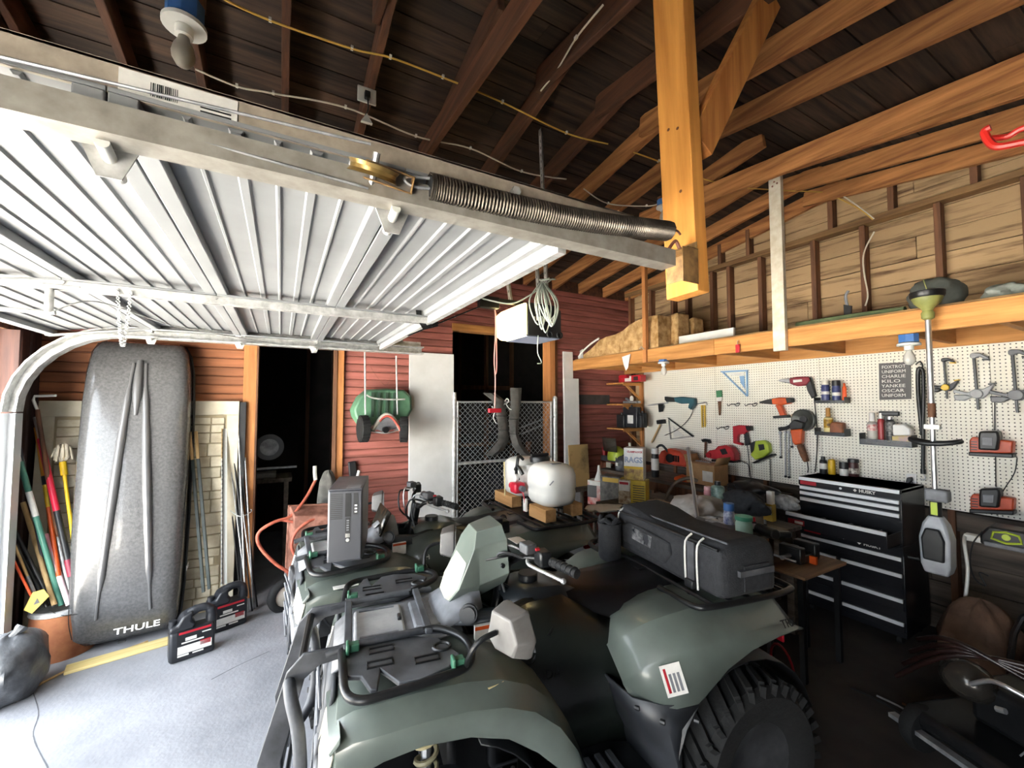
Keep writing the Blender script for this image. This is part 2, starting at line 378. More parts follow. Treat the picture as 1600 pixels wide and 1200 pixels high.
t = thing('loft_post', 'slim orange timber post on the loft shelf beside the insulation roll', 'post', (3.38, 3.14, 2.287)); MB().bx(-.045, .0, -.02, .025, -.14, 1.13).build('timber', pineZ, t, bevel=.003); MB().tube([(-.05, .0, .0), (-.06, .03, .03), (-.05, .06, .01)], .004, n=6).build('hook', steel, t)
t = thing('loft_post', 'white painted timber post nailed to the loft shelf front', 'post', (3.36, 1.776, 2.12))
MB().bx(-.042, -.002, -.045, .045, 0, 1.36).build('timber', mat('chipped_white_paint', '#ddd6c6', '#c9bda6', rough=.7, sc=14), t, bevel=.003)
for q in ((-.03, .05), (0, .07), (.02, .04)): MB().cyl((-.046, q[0] * .7, 1.25 + q[1]), (-.041, q[0] * .7, 1.25 + q[1]), .007, n=8).build('nail_hole', rust, t)
# ---------------- overhead door, tracks, opener, ceiling wiring ----------------
dw = mat('door_white', '#858789', '#797b7d', rough=.45, sc=3, bump=.03)
gd = thing('garage_door', 'white ribbed sectional garage door raised flat overhead', 'garage door', (.78, 2.45, 2.25))
for k in range(4):
    sec = MB().bx(-.530, 0, -1.475, 1.39, .026, .034).build('door_section', dw, gd)
    sec.location = (-.533 * k, 0, 0)
    if k == 3: sec.rotation_euler = (0, R(-9), 0)
    for x in (-.022, -.508):   # edge channels
        MB().loft([[(x - .022, y, .026), (x - .022, y, -.006), (x + .022, y, -.006), (x + .022, y, .026)] for y in (-1.475, 1.39)]).build('edge_channel', dw, sec, bevel=.003)
    for x, w in ((-.115, .003), (-.19, .009), (-.265, .003), (-.34, .009), (-.42, .003)):
        MB().loft([[(x - w - .005, y, .027), (x - w, y, .019), (x + w, y, .019), (x + w + .005, y, .027)] for y in (-1.46, 1.37)]).build('rib', dw, sec)
    for y, w in ((-1.44, .03), (0, .03), (1.36, .03)):
        MB().bx(-.53, 0, y - w, y + w, -.012, -.003).build('stile', dw, sec, bevel=.002)
    for y in (-1.44, 0, 1.36):
        MB().bx(-.03, .03, y - .02, y + .02, -.02, -.012).cyl((0, y - .03, -.024), (0, y + .03, -.024), .008, n=8).build('hinge', galv, sec)
for y in (-.02, .02):
    MB().bx(-2.1, .0, y - .004, y + .004, -.05, -.014).build('centre_strut', galv, gd)
MB().bx(-.02, .012, -1.38, 1.38, -.05, -.006).build('punched_angle', galv, gd)
for i in range(40): MB().cyl((.013, -1.3 + i * .066, -.03), (.0145, -1.3 + i * .066, -.03), .008, n=6).build('slot', black, gd)
# lock in the middle of the door
lk = thing('door_lock', 'galvanised slide lock with tee handle under the middle of the door', 'lock', (-.86, 2.45, 2.2))
MB().cyl((0, 0, -.1), (0, 0, .03), .014).build('shaft', galv, lk); MB().cyl((-.14, .0, -.1), (.02, 0, -.1), .009).build('handle', galv, lk)
MB().bx(-.06, .1, -.03, .03, .01, .016).build('plate', galv, lk, bevel=.004)
MB().tube([(.02, 0, -.09), (.12, .1, -.02), (.3, .5, -.04), (.5, 1.0, -.01), (.75, 1.33, .0)], .003, n=6, k=6).build('lock_cable', galv, lk)
ch = MB()
a = P(184, 452, Y=2.42); b = P(205, 455, Y=2.42); lo = P(192, 541, Y=2.42)
q = spline([a, (a + lo) / 2 + V((-.0, 0, -.04)), lo, (b + lo) / 2 + V((.0, 0, -.04)), b], 12)
for i, (p0, p1) in enumerate(zip(q, q[1:])):
    ch.tube([p0, (p0 + p1) / 2 + V((.006, .004 * (-1) ** i, 0)), p1, (p0 + p1) / 2 - V((.006, .004 * (-1) ** i, 0))], .0028, n=5, closed=True)
one(ch, 'hanging_chain', galv, 'short loop of steel chain hanging under the door lock', 'chain')

def track(y, name, label, s):
    t = thing(name, label, 'door track', (1.15, y, 2.215))
    pr = [(a * (1 if s > 0 else 1.5), b * (1 if s > 0 else 1.3)) for a, b in [(-.03, -.025), (.03, -.025), (.03, -.018), (-.022, -.018), (-.022, .022), (.03, .022), (.03, .03), (-.03, .03)]]
    path = [(0, 0, 0, 0), (-2.2, 0, 0, 0)]
    mb = MB()
    def ring(x, z, ang):  # channel section turned about Y
        return [(x + b * math.sin(ang), a * s, z + b * math.cos(ang)) for a, b in pr]
    rs = [ring(.02, 0, 0), ring(-2.1, 0, 0)]
    for i in range(1, 9): ang = i * PI / 16; rs.append(ring(-2.1 - .55 * math.sin(ang), -.55 * (1 - math.cos(ang)), -ang))
    mb.loft(rs).build('horizontal_track', mat('aged_track', '#9a968e', '#7f7a72', rough=.45, metal=.2, sc=16) if s > 0 else galv, t, sm=50)
    MB().loft([ring(-2.65, -.56, -PI / 2), ring(-2.65, -2.19, -PI / 2)]).build('vertical_track', mat('track_white', '#d4d6d8', rough=.4, metal=.4), t)
    if s > 0: MB().bx(-2.6, -.15, -.006, 0, .06, .12).bx(-2.6, -.15, -.006, .04, .115, .121).build('support_angle', mat('dull_steel', '#a89c8c', '#8b8175', rough=.5, metal=.1, sc=20), t)
    else: MB().bx(-2.1, .0, 0, .006, .03, .085).build('support_angle', galv, t)
    for x in (-.92, -1.44, -1.97):
        MB().prism([(-.04, 0), (.04, 0), (.018, -.055), (-.018, -.055)], .004, T(x, s * .045, -.02) @ RX(R(90))).build('roller_bracket', galv, t)
        MB().cyl((x, 0, -.03), (x, s * .1, -.05), .011).build('roller', whitep, t)
    for x in (-.18, -.6): MB().cyl((x, -.02 * s, .085), (x, 0, .085), .014, n=6).build('bolt', galv, t)
    return t
tn = track(.985, 'door_track', 'steel door track with bolted support angle close overhead beside the long spring', 1)
track(3.87, 'door_track', 'white door track that curves down by the barrel of poles', -1)
# sticker on the angle
st = MB().bx(-1.42, -1.24, -.008, -.0062, .064, .112).build('sticker', labelw, tn)
for i in range(14): MB().bx(-1.375 + i * .003, -1.375 + i * .003 + random.choice((.001, .002)), -.0085, -.008, .074, .1).build('barcode_bar', black, st)
for i in range(3): MB().bx(-1.3, -1.25, -.0085, -.008, .07 + .008 * i, .073 + .008 * i).build('print_line', black, st)
# extension spring and pulley
sp = thing('extension_spring', 'long dark coiled extension spring along the near door track', 'spring', (.3, .95, 2.24))
pts = spline([(0, 0, 0), (.25, 0, .005), (.5, 0, .02), (.75, 0, .05), (.83, 0, .06)], 90); n = len(pts); hel = []
turns = 120; steps = turns * 10
for i in range(steps + 1):
    c = pts[min(int(i * (n - 1) / steps), n - 1)]; a = 2 * PI * i / 10
    hel.append(c + V((0, .03 * math.cos(a), .03 * math.sin(a))))
MB().tube(hel, .0032, n=5).build('coil', mat('oily_spring', '#6d655b', '#453f39', rough=.35, metal=.7, sc=16), sp)
MB().tube(pts[::40], .024, n=10).build('spring_shadow_core', black, sp)
MB().tube([(0, 0, .02), (-.05, 0, .01), (-.06, 0, 0), (-.04, 0, -.01), (0, 0, -.005)], .004, n=6, k=4).build('end_hook', steel, sp)
MB().tube([(.83, 0, .06), (.87, 0, .07), (.89, 0, .06)], .004, n=6, k=4).build('end_hook', rust, sp)
pu = thing('cable_pulley', 'brass coloured cable pulley in a steel fork at the end of the spring', 'pulley', (.17, .95, 2.24), (R(25), R(6), 0))
brass = mat('brass_steel', '#a88c55', '#8a7040', rough=.35, metal=.7, sc=15)
MB().lathe([(.005, -.008), (.055, -.012), (.05, -.004), (.05, .004), (.055, .012), (.005, .008)], 28).build('sheave', brass, pu, sm=30)
MB().bx(-.02, .09, -.014, .014, .016, .02).bx(-.02, .09, -.014, .014, -.02, -.016).bx(.086, .09, -.014, .014, -.02, .02).build('fork', tan, pu, bevel=.002)
MB().cyl((0, 0, -.03), (0, 0, .04), .008, n=8).build('axle_bolt', steel, pu)
one(MB().tube([(.16, .93, 2.29), (-.6, .97, 2.27), (-1.5, .97, 2.26)], .003, n=6).tube([(.16, .95, 2.2), (-.6, .97, 2.24), (-1.5, .97, 2.24)], .003, n=6), 'lift_cable', steel, 'thin steel lift cable running from the pulley along the near track', 'cable')

# opener
go = thing('garage_opener', 'ceiling garage door opener with lit lamp lens and black side', 'door opener', (1.39, 2.3, 2.16))
MB().prism([(0, 0), (.27, .0), (.27, .19), (.22, .22), (0, .22)], .3, M(((1, 0, 0, 0), (0, 0, 1, 0), (0, 1, 0, 0), (0, 0, 0, 1)))).build('housing', black, go, bevel=.008)
MB().bx(.0, .26, .01, .29, -.004, .001).build('base_plate', mat('blue_grey_plate', '#8b93a8', rough=.5), go)
lens = mat('lit_lens', '#fff3d0', rough=.3, emit='#ffdf90', es=3.2)
MB().loft([[(x, y0, z0), (x, y1, z0), (x, y1, z1), (x, y0, z1)] for x, y0, y1, z0, z1 in ((.0, .0, .3, .0, .22), (-.05, .01, .29, .0, .2), (-.1, .04, .26, .02, .16), (-.115, .08, .22, .04, .13))]).build('lamp_lens', lens, go, bevel=.012)
for i in range(9): MB().bx(.05 + i * .018, .058 + i * .018 + .004 * (i % 3), -.001, 0, .105, .13 + .008 * (i % 2)).build('print_mark', labelw, go)
for x in (.17, .25): MB().tube([(x + .02 * math.cos(a), -.008, .02 + .02 * math.sin(a)) for a in [i * PI / 6 for i in range(12)]], .006, closed=True).build('cable_loop', black, go)
rl = thing('opener_rail', 'black steel opener rail above the raised door', 'rail', (1.39, 2.45, 2.39))
MB().bx(-2.9, .05, -.014, .014, 0, .028).build('rail', blackm, rl, bevel=.002); MB().bx(-.28, -.14, -.025, .025, -.045, .03).build('trolley', blackm, rl, bevel=.004)
for i in range(6): MB().cyl((-.3 - i * .03, -.03, .01), (-.3 - i * .03, -.02, .01), .006, n=6).build('bolt', galv, rl)
MB().beam((-.25, -.01, -.03), (-.74, -.01, -.27), .008, .03, PI / 2).build('door_arm', blackm, rl)
for i in range(6): MB().cyl((-.3 - i * .075, -.02, -.055 - i * .0367), (-.3 - i * .075, -.011, -.055 - i * .0367), .006, n=6).build('bolt', steel, rl)
MB().loft([[(x - .015, y, z), (x + .015, y, z - .005)] for x, z, y in ()] or [[(-.7, -.012, -.1), (-.67, -.012, -.1), (-.67, -.02, -.1), (-.7, -.02, -.1)], [(-.69, -.012, -.17), (-.66, -.012, -.16), (-.66, -.02, -.16), (-.69, -.02, -.17)], [(-.65, -.012, -.23), (-.63, -.012, -.2), (-.63, -.02, -.2), (-.65, -.02, -.23)], [(-.56, -.012, -.2), (-.56, -.012, -.17), (-.56, -.02, -.17), (-.56, -.02, -.2)]]).build('curved_arm', blackm, rl)
rp = thing('release_cord', 'pink emergency release cord with red pull handle hanging from the opener', 'cord', P(773, 640, Y=2.43))
pink = mat('pink_cord', '#d99a92', rough=.8); h = P(772, 484, Y=2.43).z - P(773, 640, Y=2.43).z
MB().tube([(0, 0, 0), (.004, 0, h * .3), (-.004, 0, h * .5), (.006, 0, h * .8), (0, 0, h)], .0035, n=6, k=5).build('cord', pink, rp); MB().tube([(.0, 0, h * .35), (.014, 0, h * .42), (.008, 0, h * .9), (0, 0, h)], .0035, n=6, k=5).build('cord', pink, rp)
MB().bx(-.045, .045, -.012, .012, -.02, .008).build('handle', red, rp, bevel=.004); MB().tube([(0, 0, -.02), (-.01, 0, -.05), (.01, 0, -.09)], .003, n=6, k=4).build('cord_tail', paper, rp)

def hanger(p0, p1, label):
    t = thing('punched_hanger', label, 'hanger strap', p1)
    d = V(p0) - V(p1)
    MB().beam((0, 0, 0), d, .032, .003).beam((.016, .014, 0), d + V((.016, .014, 0)), .003, .03).build('strap', galv, t)
    L = d.length
    for i in range(int(L / .05)): c = d * ((i + .5) * .05 / L); MB().box((c.x, c.y - .0025, c.z), (.009, .002, .018)).build('slot', black, t)
hanger(P(841, 130, Y=2.42), P(848, 490, Y=2.42) + V((0, -.05, 0)), 'long punched steel strap dropping from the dark roof to the opener')
hanger(P(836, 385, Y=2.5), P(842, 482, Y=2.5), 'short slanted punched strap just left of the cable coil')
hanger(P(786, 395, Y=2.5), P(797, 472, Y=2.5), 'punched steel strap carrying the opener rail left of the coil')

def wire(name, pts, r, mt, label, cat='cable', k=8):
    c = V(pts[0]); return one(MB().tube([V(p) - c for p in pts], r, n=6, k=k), name, mt, label, cat, c)
coilm = mat('pale_cable', '#c9cfc4', '#a9b5ac', rough=.5, sc=10)
t = thing('cable_coil', 'coil of pale grey cable hung on the opener strap', 'cable', P(848, 440, Y=2.24))
random.seed(3)
for i in range(8):
    w = .035 + .05 * random.random(); h0 = .2 + .14 * random.random(); ox = random.uniform(-.05, .05)
    MB().tube([(0 + ox * .2, 0, 0), (-w + ox, -.01 * i, -h0 * .5), (ox, -.012 * i, -h0), (w + ox, -.01 * i, -h0 * .5)], .0045, n=6, k=8, closed=True).build('loop', coilm, t)
MB().tube([(-.02, 0, 0), (.03, -.03, .02), (.03, .03, .02), (-.02, 0, .01), (.1, 0, .03)], .005, n=6, k=6).build('tie', coilm, t)
wire('opener_cable', [P(742, 462, Y=2.4), P(768, 470, Y=2.35), P(800, 474, Y=2.3), P(830, 460, Y=2.26), P(860, 438, Y=2.25), P(863, 436, Y=2.25)], .005, coilm, 'pale cable drooping from the raised door edge to the coil')
wire('cable_tail', [P(841, 524, Y=2.28), P(840, 550, Y=2.28), P(846, 566, Y=2.28), P(840, 568, Y=2.28)], .003, coilm, 'thin pale cable end dangling below the opener')
yel = mat('yellow_cable', '#c9a24a', rough=.6); whc = mat('white_cable', '#cfc8b8', rough=.6)
def ceilw(px, mt, nm, label, dz=-.012):
    pts = []
    for u, v in px:
        p = P(u, v, Z=3.5)
        for _ in range(6): p = P(u, v, Z=roof(p.y) + dz)
        pts.append(p)
    t = thing(nm, label, 'cable', pts[0]); pts2 = [p - pts[0] for p in pts]
    MB().tube(pts2, .005, n=6, k=8).build('cable', mt, t)
    for p in pts2[1:-1]: MB().box((p.x, p.y, p.z + .004), (.012, .02, .014)).build('staple', paper, t)
ceilw([(340, -6), (422, 32), (550, 76), (610, 90), (692, 121), (785, 160), (885, 208), (950, 225)], yel, 'yellow_cable', 'yellow cable stapled across the dark rafters at top centre')
ceilw([(990, 238), (1029, 252), (1055, 265), (1140, 290), (1215, 297), (1285, 300)], yel, 'yellow_cable', 'yellow cable passing behind the hanging post towards the gable')
ceilw([(305, 108), (370, 135), (427, 146), (540, 168), (650, 213), (735, 232), (815, 268), (885, 280)], whc, 'white_cable', 'white cable stapled across the dark rafters above the door')
ceilw([(912, 295), (950, 318), (1010, 322), (1030, 318)], whc, 'white_cable', 'short white cable running to the blue lamp box by the post')
ceilw([(942, 8), (900, 60), (870, 110), (845, 142)], whc, 'white_cable', 'thin white cable following a dark rafter at top centre')
def gw(px, mt, label): wire('gable_cable', [P(u, v, X=4.32) for u, v in px], .006, mt, label)
gw([(1285, 298), (1310, 303), (1335, 318), (1366, 342)], whc, 'white cable bending down from the rafters to the gable wall')
gw([(1290, 302), (1315, 312), (1345, 328), (1364, 343)], yel, 'yellow cable bending down from the rafters to the gable wall')
gw([(1366, 362), (1350, 395), (1350, 425), (1356, 460), (1352, 478)], whc, 'white cable running down a gable stud to the loft')

def lamp(u, v, Z, s, label, hang=0, glass=glassb, up=.06, rafterbox=True):
    p = P(u, v, Z=Z); t = thing('bulb_holder', label, 'light bulb', p)
    MB().lathe([(.02, 0), (.058, .0), (.058, .012), (.045, .02), (.02, .022)], 24).build('porcelain_base', whitep, t, sm=50)
    MB().lathe([(.02, -.03), (.024, -.028), (.024, 0), (.02, .002)], 18).build('socket', whitep, t)
    MB().lathe([(.002, -.125), (.018, -.12), (.029, -.1), (.031, -.085), (.026, -.06), (.016, -.04), (.014, -.028)], 20).build('bulb', glass, t, sm=60)
    MB().lathe([(.0, .02), (.05, .022), (.05, .022 + up), (.0, .024 + up)], 8).build('junction_box', blue, t)
    if hang: MB().bx(-.05, .05, -.02, .02, .022 + up, .022 + up + hang).build('mount_block', studm, t)
    t.scale = (s, s, s)
dbulb = mat('dusty_bulb', '#b9b3a6', rough=.3, trans=.4)
lamp(288, 44, 3.18, 1.25, 'dusty bare bulb in a porcelain holder at top left', .25, dbulb)
lamp(1036, 325, 3.36, .95, 'bulb holder on a blue box beside the hanging post', .02, dbulb, .05)
lamp(1037, 568, 2.12, .95, 'bare bulb in a pale holder under the loft above the pegboard corner', 0, glassb, .02)
lamp(1420, 540, 2.085, 1.0, 'bare bulb under the loft with a bright blue junction box', 0, glassb, .05)
t = thing('ceiling_outlet', 'white outlet plate with a black plug on a dark rafter', 'outlet', P(573, 150, Z=3.42)); MB().bx(-.05, .05, -.008, 0, -.045, .045).build('plate', whitep, t, bevel=.004); MB().bx(-.015, .015, -.035, -.008, -.03, .01).build('plug', black, t, bevel=.004)
MB().tube([(0, -.03, -.03), (.005, -.02, -.09), (-.01, 0, -.13), (.02, 0, -.16)], .004, n=6, k=4).build('cord', black, t); MB().prism([(-.03, -.16), (.03, -.16), (0, -.11)], .02, RX(R(90))).build('hanger_tab', paper, t)
# red hook at the right edge
t = thing('ceiling_hook', 'bright red plastic coated storage hook hanging from the rafters at far right', 'hook', P(1575, 205, X=2.9))
rh = mat('red_coating', '#e8342c', rough=.35)
a = [P(1548, 199, X=2.9), P(1538, 206, X=2.9), P(1546, 222, X=2.9), P(1560, 229, X=2.9), P(1600, 222, X=2.9), P(1660, 210, X=2.9)]; o = P(1575, 205, X=2.9)
b = [P(1550, 216, X=2.96), P(1575, 213, X=2.96), P(1600, 200, X=2.96), P(1660, 190, X=2.96)]
MB().tube([p - o for p in a], .016, k=5).build('hook_arm', rh, t); MB().tube([p - o for p in b], .014, k=5).build('hook_arm', rh, t)
MB().cyl(b[-1] - o, b[-1] - o + V((0, -.0, .75)), .012).build('hook_stem', rh, t)
# ---------------- along the red wall ----------------
random.seed(11)
def rr(w, h, r, n=5):  # rounded rectangle outline, centred
    o = []
    for cx, cy, a0 in ((w / 2 - r, h / 2 - r, 0), (-w / 2 + r, h / 2 - r, 90), (-w / 2 + r, -h / 2 + r, 180), (w / 2 - r, -h / 2 + r, 270)):
        for i in range(n + 1): a = R(a0 + 90 * i / n); o.append((cx + r * math.cos(a), cy + r * math.sin(a)))
    return o
def seg(mb, pts, r, o, k=0, n=8): return mb.tube([V(p) - V(o) for p in pts], r, n=n, k=k)

# roof cargo box standing on end
cb = thing('cargo_box', 'tall grey roof cargo box standing on end against the red wall', 'cargo box', (-.94, 4.0, .03), (R(-5), 0, R(4)))
lid = mat('box_lid', '#4b4b4c', '#5d5d5d', rough=.22, sc=60, bump=.08, bsc=120, coat=.3)
def ring(z, hw, fd):
    o = []
    for i in range(28):
        a = 2 * PI * i / 28; c, s = math.cos(a), math.sin(a)
        x = hw * (abs(c) ** .35) * (1 if c > 0 else -1); y = fd * (abs(s) ** .45) * (1 if s > 0 else -1)
        o.append((x, .12 + (y if s < 0 else y * .35), z))
    return o
prof = [(0, .2, .02), (.015, .26, .1), (.08, .29, .17), (.3, .305, .2), (.8, .315, .215), (1.3, .318, .21), (1.7, .316, .185), (1.95, .306, .15), (2.1, .285, .11), (2.165, .255, .07), (2.185, .21, .02)]
MB().loft([ring(z, a, b) for z, a, b in prof]).build('lid', lid, cb, sm=60)
MB().loft([[(x * 1.03, y * .25 + .19, z) for x, y, z in ring(z, a, .1)] for z, a, b in prof]).build('base_tray', black, cb, sm=60)
for i in range(4):   # ribbed rim
    q = [(a * 1.02 + .004, .125 + i * .022, z) for z, a, b in prof]; MB().tube(q, .008, n=6).tube([(-x, y, z) for x, y, z in q], .008, n=6).build('rim_rib', black, cb)
ridge = mat('box_ridge', '#5a5a5b', rough=.2, coat=.3)
def lidz(z):
    for (z0, a0, b0), (z1, a1, b1) in zip(prof, prof[1:]):
        if z0 <= z <= z1: return b0 + (b1 - b0) * (z - z0) / (z1 - z0)
    return .05
for s in (-1, 1):
    q = [(s * (.035 + .06 * (2.0 - z)), .118 - lidz(z) * .99, z) for z in [2.0 - i * .09 for i in range(21)]]
    MB().tube(q, [.012, .022, .026, .028, .026, .022, .01], n=10).build('ridge', ridge, cb, sm=60)
MB().tube([(0, .118 - lidz(z), z) for z in (2.02, 1.9, 1.75, 1.6)], [.02, .028, .028, .01], n=10).build('ridge', ridge, cb, sm=60)
MB().bx(-.02, .02, -.09, -.05, .02, .03).build('latch', black, cb)
text('THULE', .055, labelw, cb, T(.08, -.095, .1) @ RX(R(72)), sx=1.5, bold=.001)
text('THULE', .05, labelw, cb, T(.335, .09, .42) @ RY(R(90)) @ RZ(R(90)) , sx=1.2)

# faux stone panel behind the box
sp_ = thing('stone_pattern_panel', 'cream faux stone siding panel leaning behind the grey cargo box', 'panel', (-.94, 4.30, 0), (R(-2.5), 0, 0))
pm = mat('cream_panel', '#d3cbb6', '#c2b8a0', rough=.7, sc=7); sm_ = mat('cream_stone', '#cfc7b1', '#b9ae95', rough=.75, sc=12, bump=.2, rnd=.06)
MB().bx(-.62, .62, 0, .02, 0, 1.74).build('backing', mat('panel_groove', '#9c8f74', rough=.9), sp_)
for q in ((-.62, .62, 1.62, 1.74), (-.62, -.53, 0, 1.62), (.53, .62, 0, 1.62)): MB().bx(q[0], q[1], -.012, 0, q[2], q[3]).build('border', pm, sp_, bevel=.004)
z = .03
while z < 1.58:
    h = random.choice((.07, .09, .11)); x = -.52; h = min(h, 1.6 - z)
    while x < .5:
        w = min(random.uniform(.1, .24), .52 - x)
        if w > .04: MB().box((x + w / 2, -.005, z + h / 2), (w - .008, .014, h - .008), rot=(0, random.uniform(-.02, .02), 0)).build('stone', sm_, sp_, bevel=.005)
        x += w
    z += h
one(MB().bx(-.2, .2, 0, .03, 0, 1.73), 'dark_sheet', black, 'dark board whose edge shows beside the cream stone panel', 'board', (-.47, 4.345, 0), (R(-1), 0, 0), bevel=.002)
# yellow plank under the box
one(MB().bx(-.29, .29, -.055, .055, 0, .018), 'yellow_plank', wood('yellow_wood', '#d8c68c', '#c4ae6d', 0, .05), 'pale yellow plank lying on the floor under the cargo box', 'plank', tuple((P(118, 1050, Z=0) + P(262, 1008, Z=0)) / 2 + V((.0, .05, 0))), (0, 0, math.atan2(*reversed((P(262, 1008, Z=0) - P(118, 1050, Z=0)).xy))), bevel=.004)

# clay pot with poles
o = P(95, 1030, Z=0) + V((-.03, .12, 0)); o.z = 0
pot = thing('clay_pot', 'cracked orange clay pot holding poles by the left corner', 'pot', o)
clay = mat('old_clay', '#b4764e', '#93583a', rough=.85, sc=8, bump=.3)
MB().lathe([(.165, 0), (.17, .05), (.172, .2), (.162, .3), (.15, .3), (.15, .02), (.0, .02)], 32).build('body', clay, pot, sm=50)
MB().lathe([(.166, .295), (.172, .3), (.168, .325), (.156, .33), (.15, .3)], 32).build('rim_band', galv, pot, sm=50)
for px in ([(78, 955), (100, 962), (130, 958)], [(108, 945), (107, 975), (112, 1000)]):
    MB().tube([(P(u, v, Y=o.y - .165) - o) * 1.0 for u, v in px], .0025, n=5, k=4).build('crack', black, pot)
def pole(name, label, cat, base, top, parts, yb=4.05, yt=4.3):
    a = P(*base, Y=yb); b = P(*top, Y=yt); t = thing(name, label, cat, a); d = b - a
    for nm, f0, f1, r, mt in parts: MB().cyl(d * f0, d * f1, r, n=10).build(nm, mt, t, sm=40)
    return t, d
grnp = mat('green_pole', '#4f8a78', '#3f7565', rough=.4, sc=8); wp = wood('stick_wood', '#c9ab7c', '#a98956', 2)
pole('broom_pole', 'green pole with a white label leaning in the clay pot', 'pole', (96, 945), (22, 690), [('shaft', 0, .55, .016, grnp), ('label', .55, .7, .0165, labelw), ('shaft', .7, .88, .016, grnp), ('tip', .88, 1, .01, steel)], 4.03, 4.02)
pole('telescopic_pole', 'red telescopic pole with silver tip leaning in the clay pot', 'pole', (112, 900), (55, 652), [('end_cap', 0, .1, .02, mat('maroon', '#7a1f35', rough=.5)), ('grip', .1, .4, .018, black), ('red_tube', .4, .86, .018, mat('hot_red', '#cf2140', rough=.4)), ('tip', .86, 1, .012, alu)], 4.0, 4.25)
pole('level_pole', 'orange and yellow striped pole just left of the red telescopic pole', 'pole', (92, 900), (57, 668), [('shaft', 0, .45, .014, orange), ('shaft', .45, .6, .014, yellow), ('band', .6, .66, .015, black), ('shaft', .66, 1, .014, mat('amber', '#d99330', rough=.5))], 4.03, 4.3)
pole('white_pole', 'pinkish white pole low in the clay pot', 'pole', (108, 945), (70, 835), [('shaft', 0, .75, .016, mat('pinkish', '#e3c9cc', '#d8b4ba', rough=.5)), ('tape', .75, 1, .017, mat('pink_tape', '#e2a3ad', rough=.6))], 3.99, 4.1)
pole('wooden_stick', 'pale wooden stick leaning in the clay pot', 'stick', (85, 945), (36, 785), [('shaft', 0, 1, .014, wp)], 4.0, 4.2)
pole('black_rod', 'black rod in the clay pot reaching furthest up to the left track', 'rod', (84, 948), (-6, 772), [('shaft', 0, 1, .011, black)], 4.02, 4.1)
pole('black_rod', 'second black rod lower and parallel in the clay pot', 'rod', (74, 948), (3, 808), [('shaft', 0, 1, .012, blackm)], 4.0, 4.1)
pole('black_rod', 'thin dark rod behind the green pole in the clay pot', 'rod', (80, 945), (32, 700), [('shaft', 0, 1, .008, dkgrey)], 4.08, 4.12)
pole('grey_pole', 'silver grey conduit beside the broom handle in the clay pot', 'pole', (110, 930), (83, 810), [('shaft', 0, 1, .013, galv)], 4.02, 4.15)
pole('marker_stake', 'bright orange stake leaning at the left of the clay pot', 'stake', (56, 945), (6, 846), [('shaft', 0, 1, .007, mat('hot_orange', '#e2572b', rough=.5))], 3.95, 3.96)
pole('marker_stake', 'tan bamboo stake leaning at the left of the clay pot', 'stake', (62, 945), (14, 832), [('shaft', .4, 1, .008, wp), ('sleeve', 0, .4, .009, steel)], 3.98, 4.02)
t, d = pole('yellow_mop', 'yellow handled mop standing head up in the clay pot', 'mop', (122, 900), (98, 722), [('handle', 0, .92, .011, yellow), ('collar', .88, 1.0, .02, yellow)], 4.0, 4.2)
mb = MB()
for i in range(46):
    a = random.uniform(0, 2 * PI); r = random.uniform(.01, .035)
    mb.tube([d, d + V((r * math.cos(a) * 1.3, r * math.sin(a), .05)), d + V((r * math.cos(a) * 1.1, r * math.sin(a), .1 + random.random() * .03)), d + V((r * math.cos(a) * 1.6, r * math.sin(a) * 1.4, .04 - random.random() * .03))], .006, n=5, k=3)
so = mb.build('mop_strands', mat('mop_yarn', '#cfc6b4', '#b8ad98', rough=.9, sc=20), t); so['kind'] = 'stuff'
t, d = pole('spade', 'spade handle with a pale dee grip standing behind the poles', 'spade', (100, 900), (58, 640), [('shaft', 0, 1, .013, studm)], 4.1, 4.18)
g = [P(58, 640, Y=4.18), P(52, 625, Y=4.18), P(54, 619, Y=4.18), P(88, 618, Y=4.18)]; MB().tube([p - (P(58, 640, Y=4.18) - d) for p in g], .009).build('dee_grip', paper, t)
t = thing('caution_tag', 'yellow caution tag hanging over the pot rim', 'tag', P(56, 940, Y=3.93)); MB().prism([(-.05, -.04), (-.01, -.07), (.06, .02), (.03, .07), (-.02, .06)], .002, RX(R(80))).build('tag', yellow, t); MB().prism([(-.01, -.02), (.02, -.01), (.005, .02)], .003, T(0, -.001, 0) @ RX(R(80))).build('print', black, t)
# dark bag in the corner
def blob(name, label, cat, c, r, mt, amp=.12, seed=1, nu=26, nv=16, rot=(0, 0, 0), part='body'):
    rn = random.Random(seed); ph = [rn.uniform(0, 6.28) for _ in range(8)]
    def q(i, j):
        th = PI * i / nv; a = 2 * PI * j / nu
        k = 1 + amp * (math.sin(3 * a + ph[0]) * math.sin(2 * th + ph[1]) + .6 * math.sin(5 * a + ph[2] + 3 * th) + .4 * math.sin(9 * a + ph[3] - 4 * th) + .3 * math.sin(14 * a + 7 * th + ph[4]))
        z = -r[2] * math.cos(th) * (1 + .3 * amp * math.sin(4 * a + ph[5]))
        return (r[0] * max(math.sin(th), 1e-3) ** .8 * math.cos(a) * k, r[1] * max(math.sin(th), 1e-3) ** .8 * math.sin(a) * k, max(z, -r[2] * .85) + r[2] * .85)
    t = thing(name, label, cat, c, rot); MB().loft([[q(i, j) for j in range(nu)] for i in range(nv + 1)]).build(part, mt, t, sm=70)
    return t
bagm = mat('grey_film', '#3b3c3f', '#55575a', rough=.35, sc=14, bump=.5, bsc=20)
t = blob('rubbish_bag', 'dark grey plastic bag on the floor at the left edge', 'bag', (-1.36, 3.62, 0), (.16, .2, .2), bagm, .1, 4)
MB().tube([(-.02, 0, .32), (.02, -.02, .36), (.05, .0, .4)], [.03, .02, .03], n=8, k=3).build('tied_neck', bagm, t)
